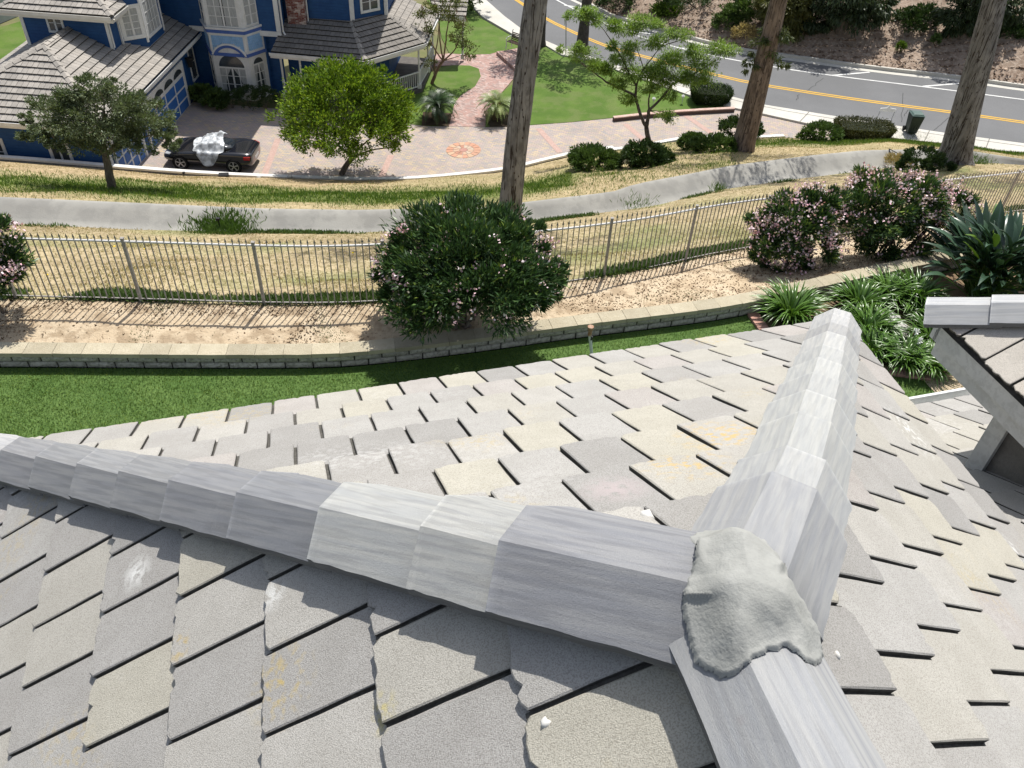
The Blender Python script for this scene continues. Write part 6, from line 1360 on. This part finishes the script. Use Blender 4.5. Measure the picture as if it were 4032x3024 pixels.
scatterstuff('bed_litter', sampleP(P_bed, 15000, 6, lambda px, v, p: .08+.9*(v > .70)+.9*(2500 < px)+.8*(nz(p, .8, 30) > .25)), .05, .03, mat('leaf_litter', (.30, .22, .14), (.17, .11, .065), 9, .95, tint=True, world=True), 6, [(1, 1, 1), (1.5, 1.5, 1.6), (.6, .55, .5)], 3., 'dry leaf litter in the sandy bed')
scatterstuff('mulch_chips', np.array([(lambda p: (p.x, p.y, p.z+.01))(HP[j][i].lerp(HP[j+1][i+1], t)) for j, i, t in zip(rs(8).randint(0, 18, 9000), rs(9).randint(3, len(HP[0])-2, 9000), rs(10).uniform(0, 1, 9000))]), .22, .10, mat('mulch_chip', (.42, .34, .27), (.28, .2, .15), 3, .95, tint=True, world=True), 8, [(1, 1, 1), (1.3, 1.3, 1.3), (.5, .45, .4)], 3., 'bark mulch on the hillside')
r = rs(12); LP = []
while len(LP) < 70000:
    x, y = r.uniform(-60, 4032), r.uniform(1180, 1800); yb = float(ip([x], [(b[0], b[1]) for b in base_w])[0])
    if y < yb+3 or (x > 3000 and y < 1230): continue
    if x < 3100 and y > 1760-.15*x+40: continue
    p = pt(x, y, 0); LP.append((p.x, p.y, -.005))
scatterstuff('lawn_grass', np.array(LP), .04, .008, M_grassb, 13, [(1.1, 1.1, 1)]*5+[(1.6, 1.45, 1.1)]*3+[(.6, .75, .7)]*2+[(2.8, 1.9, 1.4)]*1, .55, 'mown grass of the near lawn')
# discrete grass clumps
def tuft(name, p, n, h, m, seed, label, sp=.12, wd=.02, cat='plant', group=None):
    r = rs(seed); P = np.tile(A3(p), (n, 1))+np.stack([r.normal(size=n)*sp, r.normal(size=n)*sp, np.zeros(n)], 1); D = np.stack([r.normal(size=n)*.5, r.normal(size=n)*.5, np.ones(n)], 1); o = leafobj(name, P, D, h, wd, m, None, seed); return tag(o, label, cat, group)
def s1p(x, y): return gridhit(P_s1, x, y)
def s2p(x, y): return gridhit(P_s2, x, y)
def s1p_old(x, y):                             # photo pixel to the slope between fence and channel
    zf = float(ip([x], [(a[0], a[2]) for a in fence_base])[0]); yf = float(ip([x], [(a[0], a[1]) for a in fence_base])[0]); zc = zlo(x); yc = float(ip([x], [(a[0], a[1]) for a in ch_lo])[0]); t = min(1, max(0, (yf-y)/(yf-yc))); 
    return pt(x, y, zf+(zc-zf)*t**1.35)
GT = 'grass clumps by the channel'
tuft('grass_clump', s1p(870, 908), 2200, .22, M_grassb, 1, 'tall bright grass clump at the channel lip, left of the big oleander', .42, .03, group=GT); tuft('grass_clump', s1p(2830, 752), 120, .3, M_grassb, 2, 'small grass clump at the channel lip, below the brown trunk', .12, group=GT)
tuft('grass_clump', s1p(2520, 812), 200, .2, M_grassb, 3, 'ragged grass clump against the channel, right of the tall grey trunk', .3, group=GT); tuft('grass_clump', s1p(3860, 640), 260, .25, M_grassb, 4, 'grass clump right of the thick leaning trunk', .3, group=GT); tuft('grass_clump', pt(3615, 556, -9.1), 500, .22, M_grassb, 5, 'bright grass clump in front of the bin', .5, group=GT); tuft('grass_clump', pt(3820, 583, -9.0), 200, .2, M_grassb, 6, 'small weedy clump at the sidewalk edge, right of the thick trunk', .3, group=GT)
yf_ = [(455, 985, 'yellow flower in the dry grass right of the leftmost visible fence post'), (575, 995, 'yellow flower second from the leftmost fence post'), (1005, 985, 'yellow flower beside the top of the second fence post'), (192, 1100, 'yellow flower low in the dry grass near the left oleander'), (1390, 1010, 'yellow flower in the dry grass just left of the big oleander')]
for i, (x, y, lb) in enumerate(yf_):
    p = s1p(x, y)+Z*.1; mb = MB(); mb.tube([p-Z*.12, p], .004, 4, c=(.3, .6, .2)); mb.prism([p+V3(math.cos(a)*.025, math.sin(a)*.025, 0) for a in [k*.785 for k in range(8)]], Z*.01)
    single('yellow_flower', mb, mat('dandelion', (.8, .55, .02)) if i == 0 else bpy.data.materials['dandelion'], lb, 'flower', 'yellow flowers in the dry grass')
# ================================================================ CAR, BIN, SIGNS, LIGHTS
M_paint = mat('black_car_paint', (.008, .008, .01), rough=.18, spec=.6, coat=1.); M_tyre = mat('tyre_rubber', (.02, .02, .02), rough=.85); M_rim = mat('alloy', (.55, .55, .56), rough=.3, metal=.8); M_cglass = mat('car_glass', (.02, .025, .03), rough=.05, spec=.8); M_chrome = mat('chrome', (.7, .7, .72), rough=.15, metal=1)
fw = gp(718, 668); rw = gp(925, 683); fw = V3(fw.x, fw.y, -10.3); rw = V3(rw.x, rw.y, -10.3)
cdr = (fw-rw).normalized(); cdr = V3(cdr.x, cdr.y, 0).normalized(); cl_ = V3(-cdr.y, cdr.x, 0)   # left is +cl_
if cl_.y > 0: sidev = -cl_
else: sidev = cl_
mid = (fw+rw)/2; mid = mid+(-sidev)*.9+V3(0, 0, 0)        # visible wheels are on the near side
def cp(x, y, z): return mid+cdr*x+sidev*y+Z*z            # x forward, y toward the viewer
car = empty('sports_car', mid, 'black two-seat sports car parked with clear plastic sheeting over its top', 'car')
# body: stations along the length, each a closed section (half profile mirrored)
ST = [(-2.08, .60, .36, .78, .80), (-2.02, .78, .28, .86, .88), (-1.8, .86, .24, .93, .95), (-1.35, .90, .22, .96, .97), (-.9, .88, .20, .93, .93), (-.3, .86, .19, .89, .87), (.4, .86, .19, .87, .85), (.9, .87, .20, .86, .86), (1.35, .89, .22, .82, .84), (1.75, .86, .25, .72, .76), (2.02, .74, .30, .60, .64), (2.14, .52, .36, .50, .54)]
mb = MB(); rows = []
for x, hw, zb, zs, zt in ST:
    prof = [(0, zb), (hw*.75, zb), (hw*.97, zb+.1), (hw, zb+(zs-zb)*.5), (hw*.985, zb+(zs-zb)*.85), (hw*.90, zs), (hw*.6, zt), (0, zt+.02)]
    ring = [cp(x, y, z) for y, z in prof]+[cp(x, -y, z) for y, z in prof[-2:0:-1]]; rows.append(ring)
n = len(rows[0]); vs = [p for r_ in rows for p in r_]; fs = [(i*n+j, i*n+(j+1) % n, (i+1)*n+(j+1) % n, (i+1)*n+j) for i in range(len(rows)-1) for j in range(n)]+[tuple(range(n))[::-1], tuple(range((len(rows)-1)*n, len(rows)*n))]
mb.add(vs, fs); body = build('body', mb, M_paint, car, smooth=True)
sm = body.modifiers.new('s', 'SUBSURF'); sm.levels = 2; sm.render_levels = 2
def cbox(name, prof, m, parent=car, sub=0, smooth=False):
    rows = [[cp(x, y, z) for y, z in ((hw0, z0), (hw1, z1), (-hw1, z1), (-hw0, z0))] for x, hw0, z0, hw1, z1 in prof]; mb = MB(); vs = [p for r_ in rows for p in r_]; n = 4
    mb.add(vs, [(i*n+j, i*n+(j+1) % n, (i+1)*n+(j+1) % n, (i+1)*n+j) for i in range(len(rows)-1) for j in range(n)]+[(3, 2, 1, 0), tuple(range(len(vs)-4, len(vs)))]); o = build(name, mb, m, parent, smooth=smooth)
    if sub: q = o.modifiers.new('s', 'SUBSURF'); q.levels = q.render_levels = sub
    return o
cbox('cabin_glass', [(.62, .70, .84, .62, .85), (.30, .74, .84, .58, 1.10), (-.2, .76, .84, .56, 1.21), (-.75, .75, .86, .52, 1.16), (-1.15, .66, .92, .50, .95)], M_cglass, sub=1, smooth=True)
cbox('roof_panel', [(.22, .55, 1.14, .50, 1.17), (-.2, .54, 1.215, .50, 1.24), (-.62, .52, 1.17, .46, 1.20)], M_paint, sub=1, smooth=True)
for sd in (1, -1):
    for x in (1.25, -1.22):
        c = cp(x, sd*.80, .33); ax = sidev*sd; t_ = MB(); vs = []; k = 28
        prof = [(.19, -.1), (.30, -.1), (.33, -.06), (.33, .06), (.30, .1), (.235, .1), (.225, .07)]
        for a_ in range(k):
            a = 2*math.pi*a_/k; d = cdr*math.cos(a)+Z*math.sin(a); vs += [c+d*r_+ax*o for r_, o in prof]
        m_ = len(prof); fs = [(i*m_+j, i*m_+j+1, ((i+1) % k)*m_+j+1, ((i+1) % k)*m_+j) for i in range(k) for j in range(m_-1)]
        t_.add(vs, fs); wh_ = build('wheel', t_, M_tyre, car)
        rm = MB(); rm.add([c+(cdr*math.cos(2*math.pi*i/k)+Z*math.sin(2*math.pi*i/k))*r_+ax*o for r_, o in ((.235, .095), (.215, .095), (.205, .03)) for i in range(k)], [(q*k+i, q*k+(i+1) % k, (q+1)*k+(i+1) % k, (q+1)*k+i) for q in range(2) for i in range(k)])
        for s5 in range(5):
            a = 2*math.pi*s5/5+.3
            for e in (-.11, .11): d = cdr*math.cos(a+e)+Z*math.sin(a+e); d0_ = cdr*math.cos(a+e*.4)+Z*math.sin(a+e*.4); rm.bar(c+d0_*.03+ax*.085, c+d*.215+ax*.08, .028, .02, upv=ax)
        rm.prism([c+(cdr*math.cos(i)+Z*math.sin(i))*.045+ax*.07 for i in (0, 1.05, 2.09, 3.14, 4.19, 5.24)], ax*.03); build('rim', rm, M_rim, wh_)
        ar = MB(); ar.prism([cp(x, sd*.835, .33)+(cdr*math.cos(math.pi*i/12-.25)+Z*math.sin(math.pi*i/12-.25))*.375 for i in range(0, 19)]+[], ax*.045) if 0 else ar.prism([cp(x, sd*.842, .33)+(cdr*math.cos(2*math.pi*i/24)+Z*math.sin(2*math.pi*i/24))*.365 for i in range(24)], ax*.04); build('wheel_arch', ar, mat('arch_black', (.004, .004, .004)), car)
    hlm = MB(); hlm.prism([cp(1.98, sd*.66, .62), cp(1.72, sd*.80, .66), cp(1.62, sd*.78, .74), cp(1.9, sd*.58, .70)], Z*.03); build('headlight', hlm, mat('lamp_glass', (.6, .62, .65), rough=.1, spec=.8), car)
    tl = MB(); tl.prism([cp(-1.98, sd*.79, .66), cp(-1.72, sd*.885, .70), cp(-1.74, sd*.87, .84), cp(-2.0, sd*.74, .80)], sidev*sd*.03-cdr*.02); build('tail_light', tl, mat('red_lamp', (.45, .01, .01), rough=.2, spec=.6), car)
    mm_ = MB(); mm_.box(cp(.45, sd*.93, .90), (.16, .18, .12), Matrix.Rotation(math.atan2(cdr.y, cdr.x), 3, 'Z')); mo = build('mirror', mm_, M_paint, car); mo.modifiers.new('b', 'BEVEL').width = .03
pm = MB(); pm.box(cp(-2.07, 0, .55), (.02, .5, .12), Matrix.Rotation(math.atan2(cdr.y, cdr.x), 3, 'Z')); build('licence_plate', pm, mat('plate', (.7, .7, .7)), car)
hm = MB(); hm.tube([cp(-.05, .885, .72), cp(.0, .90, .72), cp(.14, .90, .72), cp(.19, .885, .72)], .014, 6); build('door_handle', hm, M_chrome, car)
# plastic sheet: crumpled film draped over the windscreen and near side
shm = bpy.data.materials.new('clear_plastic_film'); shm.use_nodes = True; t = shm.node_tree; b = t.nodes['Principled BSDF']; b.inputs['Base Color'].default_value = (.82, .86, .9, 1); b.inputs['Roughness'].default_value = .22; b.inputs['Specular IOR Level'].default_value = .8
tr = t.nodes.new('ShaderNodeBsdfTransparent'); mx = t.nodes.new('ShaderNodeMixShader'); nz_ = t.nodes.new('ShaderNodeTexNoise'); nz_.inputs['Scale'].default_value = 4; tc = t.nodes.new('ShaderNodeTexCoord'); t.links.new(tc.outputs['Object'], nz_.inputs[0]); mr = t.nodes.new('ShaderNodeMapRange'); mr.inputs[1].default_value = .35; mr.inputs[2].default_value = .65; mr.inputs[3].default_value = .3; mr.inputs[4].default_value = .95
t.links.new(nz_.outputs[0], mr.inputs[0]); t.links.new(mr.outputs[0], mx.inputs[0]); t.links.new(tr.outputs[0], mx.inputs[1]); t.links.new(b.outputs[0], mx.inputs[2]); t.links.new(mx.outputs[0], t.nodes['Material Output'].inputs[0])
def carz(x, y):
    ay = abs(y); z = .88 if ay < .86 else .88-(ay-.86)*3.5
    if -1.15 < x < .62 and ay < .78:
        t_ = np.interp(x, [-1.15, -.75, -.2, .3, .62], [.95, 1.17, 1.23, 1.12, .86]); z = max(z, t_ if ay < .55 else t_-(ay-.55)*1.5)
    return z
rows = []
for i in range(44):
    r_ = []
    for j in range(40):
        u, v = i/43, j/39; x = .75-1.45*u+.12*math.sin(v*5); y = -.62+1.75*v*(.75+.25*math.sin(u*math.pi)); wob_ = mnoise.noise(V3(x*3, y*3, 1))*.05+abs(mnoise.noise(V3(x*7, y*7, 5)))*.05
        z = max(carz(x, min(y, .93))+.03, .25)+wob_; 
        if y > .93: z -= (y-.93)*1.9; y = .93+.04*math.sin(x*14)+.25*(y-.93)
        z += .22*math.exp(-((x+.45)**2+(y+.3)**2)/.03); r_.append(cp(x, y, z))
    rows.append(r_)
mb = MB(); mb.grid(rows); single('plastic_sheet', mb, shm, 'crumpled clear plastic sheet draped over the black sports car', 'plastic sheet', smooth=True)
# waste bin
bp = gp(3583, 522, .1); H_ = 1.08; root = empty('waste_bin', bp, 'dark green wheeled waste bin standing on the sidewalk', 'bin'); M_bin = mat('bin_plastic', (.008, .02, .015), (.012, .028, .02), 4, .5, spec=.4); M_lid = mat('bin_lid_plastic', (.07, .115, .10), (.09, .14, .125), 4, .45, spec=.4)
def frus(a, b, z0, z1, dx=0): return [bp+V3(i*a[0]/2, j*a[1]/2, z0) for i, j in ((-1, -1), (1, -1), (1, 1), (-1, 1))]+[bp+V3(i*b[0]/2+dx, j*b[1]/2, z1) for i, j in ((-1, -1), (1, -1), (1, 1), (-1, 1))]
Q = [(0, 1, 2, 3), (4, 7, 6, 5), (0, 4, 5, 1), (1, 5, 6, 2), (2, 6, 7, 3), (3, 7, 4, 0)]
mb = MB(); mb.add(frus((.46, .50), (.60, .68), .06, .96), Q); o = build('body', mb, M_bin, root); o.modifiers.new('b', 'BEVEL').width = .03
mb = MB(); mb.add(frus((.64, .66), (.62, .64), .96, 1.01), Q); mb.add(frus((.56, .58), (.44, .46), 1.01, 1.07), Q); o = build('lid', mb, M_lid, root); o.modifiers.new('b', 'BEVEL').width = .02
mb = MB(); mb.tube([bp+V3(-.25, .37, .98), bp+V3(.25, .37, .98)], .018, 6); build('handle', mb, M_bin, root)
for s_ in (-1, 1): mb = MB(); mb.tube([bp+V3(s_*.24, .24, .12), bp+V3(s_*.31, .24, .12)], .12, 14); build('wheel', mb, M_tyre, root)
mb = MB()
for s_ in (-.12, 0, .12): mb.box(bp+V3(s_, -.30, .55), (.02, .03, .6))
build('rib', mb, M_bin, root)
# small white rider sign on the verge, black stake, path lanterns, spot, sign pole, stakes
sp = gp(3484, 478, .0); root = empty('yard_sign', sp, 'small white frame sign with a peaked top standing at the road edge', 'sign'); mb = MB(); ps = up(sp, 3494, 440); w2 = .40
mb.prism([ps+V3(-w2, 0, 0), ps+V3(w2, 0, 0), ps+V3(w2, 0, .16), ps+V3(.1, 0, .2), ps+V3(0, 0, .34), ps+V3(-.1, 0, .2), ps+V3(-w2, 0, .16)], V3(0, .03, 0)); build('sign_board', mb, mat('sign_white', (.88, .88, .88), rough=.5), root)
mb = MB(); mb.bar(ps+V3(-w2+.03, 0, 0), ps+V3(-w2-.02, 0, -.45), .03, .03); mb.bar(ps+V3(w2-.03, 0, 0), ps+V3(w2-.06, 0, -.45), .03, .03); mb.bar(ps+V3(-w2, 0, -.42), ps+V3(w2-.05, 0, -.42), .03, .03); mb.bar(ps+V3(0, 0, -.42), V3(ps.x, ps.y, sp.z), .02, .02); build('sign_frame', mb, mat('pale_wire', (.5, .5, .5)), root)
M_blk = mat('black_metal', (.012, .012, .013), rough=.5)
k_ = gp(3372, 490, 0); mb = MB(); mb.bar(k_, up(k_, 3374, 462), .07, .07); mb.box(up(k_, 3376, 460), (.16, .10, .10)); single('driveway_marker', mb, M_blk, 'short black post with a blunt head behind the long clipped hedge', 'post')
for i, (x, y, lb) in enumerate(((2774, 412, 'small white path lantern in front of the clipped box hedge'), (2858, 408, 'small white path lantern at the right end of the clipped box hedge'), (2685, 408, 'small white path lantern left of the clipped box hedge by a dead shrub'), (2570, 418, 'small white path lantern near the fork of the feathery tree'))):
    b = gp(x, y, .02); root = empty('path_lantern', b, lb, 'lantern', 'white path lanterns'); mb = MB(); mb.tube([b, b+Z*.3], .015, 6); build('stem', mb, M_wht, root); mb = MB(); mb.prism([b+V3(math.cos(a)*.07, math.sin(a)*.07, .3) for a in (.78, 2.36, 3.93, 5.5)], Z*.12); mb.add([b+V3(math.cos(a)*.12, math.sin(a)*.12, .42) for a in (.78, 2.36, 3.93, 5.5)]+[b+Z*.52], [(0, 1, 4), (1, 2, 4), (2, 3, 4), (3, 0, 4), (3, 2, 1, 0)]); build('lantern_head', mb, M_wht, root)
b = gp(2228, 212, .1); t_ = up(b, 2229, 58); root = empty('sign_pole', b, 'plain grey street sign pole seen edge-on beside the sidewalk', 'sign pole'); mb = MB(); mb.tube([b, t_], .03, 8); build('pole', mb, mat('galvanised', (.42, .42, .42), rough=.5, metal=.3), root); mb = MB(); mb.box(t_-Z*.3+V3(0, .03, 0), (.012, .45, .6)) if 0 else mb.box(t_-Z*.25+V3(-.04, 0, 0), (.03, .5, .5)); build('sign_plate', mb, mat('sign_back', (.45, .45, .45), rough=.4, metal=.3), root)
sb = pt(883, 703, -9.55+0); mb = MB(); mb.box(sb+Z*.12, (.42, .3, .2), Matrix.Rotation(.2, 3, 'Z')); mb.bar(sb-Z*.1, sb+Z*.05, .05, .05); o = single('flood_light', mb, M_blk, 'black box floodlight on the slope just outside the driveway wall', 'light'); o.modifiers.new('b', 'BEVEL').width = .02
for i, (x, y, x2, y2, lb) in enumerate(((318, 702, 312, 672, 'thin dark stake in the grass left of the grey-green tree'), (724, 705, 723, 680, 'short dark stake below the black car'), (746, 860, 741, 808, 'thin sprinkler stake standing in the tall grass clump'))):
    b = pt(x, y, -9.0 if y < 750 else -3.5) if i < 2 else s1p(870, 905); t_ = up(b, x2, y2) if i < 2 else up(b, 858, 862); root = None; mb = MB(); mb.tube([b-Z*.05, t_], .02, 6); mb.box(t_, (.09, .09, .06)); single('garden_stake', mb, M_blk, lb, 'stake', 'thin stakes on the slope')
# drain strap over the channel, bench, rocks along the driveway wall
a = pt(3500, 585, -6.0); b_ = pt(3512, 620, -6.2); mb = MB(); mb.tube([a, b_], .02, 6); mb.tube([a, pt(3550, 612, -6.1)], .018, 6); single('bent_rod', mb, M_blk, 'thin bent rod leaning over the concrete channel', 'rod')
bn0 = gp(2012, 185, .25); root = empty('park_bench', bn0, 'park bench with white iron ends and dark slats on the brick landing', 'bench'); bd = V3(.80, -.60, 0).normalized(); bf = V3(-.60, -.80, 0)
slm = MB(); 
for i in range(5): q = bn0+bf*(.06+.09*i)+Z*.45; slm.bar(q, q+bd*1.25, .06, .03)
build('seat', slm, mat('bench_slat', (.10, .06, .04), (.07, .045, .03), 6, .6), root)
slm = MB()
for i in range(5): q = bn0-bf*(.02*i)+Z*(.52+.085*i); slm.bar(q, q+bd*1.25, .02, .06)
build('backrest', slm, mat('bench_slat_back', (.10, .06, .04), (.07, .045, .03), 6, .6), root)
for e in (0, 1.25):
    q = bn0+bd*e; mb = MB(); mb.tube([q+bf*.5, q+bf*.45+Z*.25, q+bf*.48+Z*.44, q+Z*.42, q-bf*.1+Z*.95, q-bf*.14+Z*1.02], .028, 6); mb.tube([q-bf*.08, q+Z*.42], .028, 6); mb.tube([q-bf*.04+Z*.68, q+bf*.35+Z*.68, q+bf*.5+Z*.6, q+bf*.46+Z*.45], .025, 6); build('end_frame', mb, M_wht, root)
for i, (x, y, r_, lb) in enumerate(((1142, 700, .11, 'white stone on the slope below the driveway wall, under the round tree'), (1020, 702, .09, 'small white stone on the slope right of the black car'), (60, 735, .07, 'small pale stone on the slope at the far left'))):
    rock(pt(x, y, -9.6 if x > 500 else -8.6)+Z*.05, r_, 20+i, 'slope_stone', lb, 'stones on the slope by the driveway wall')
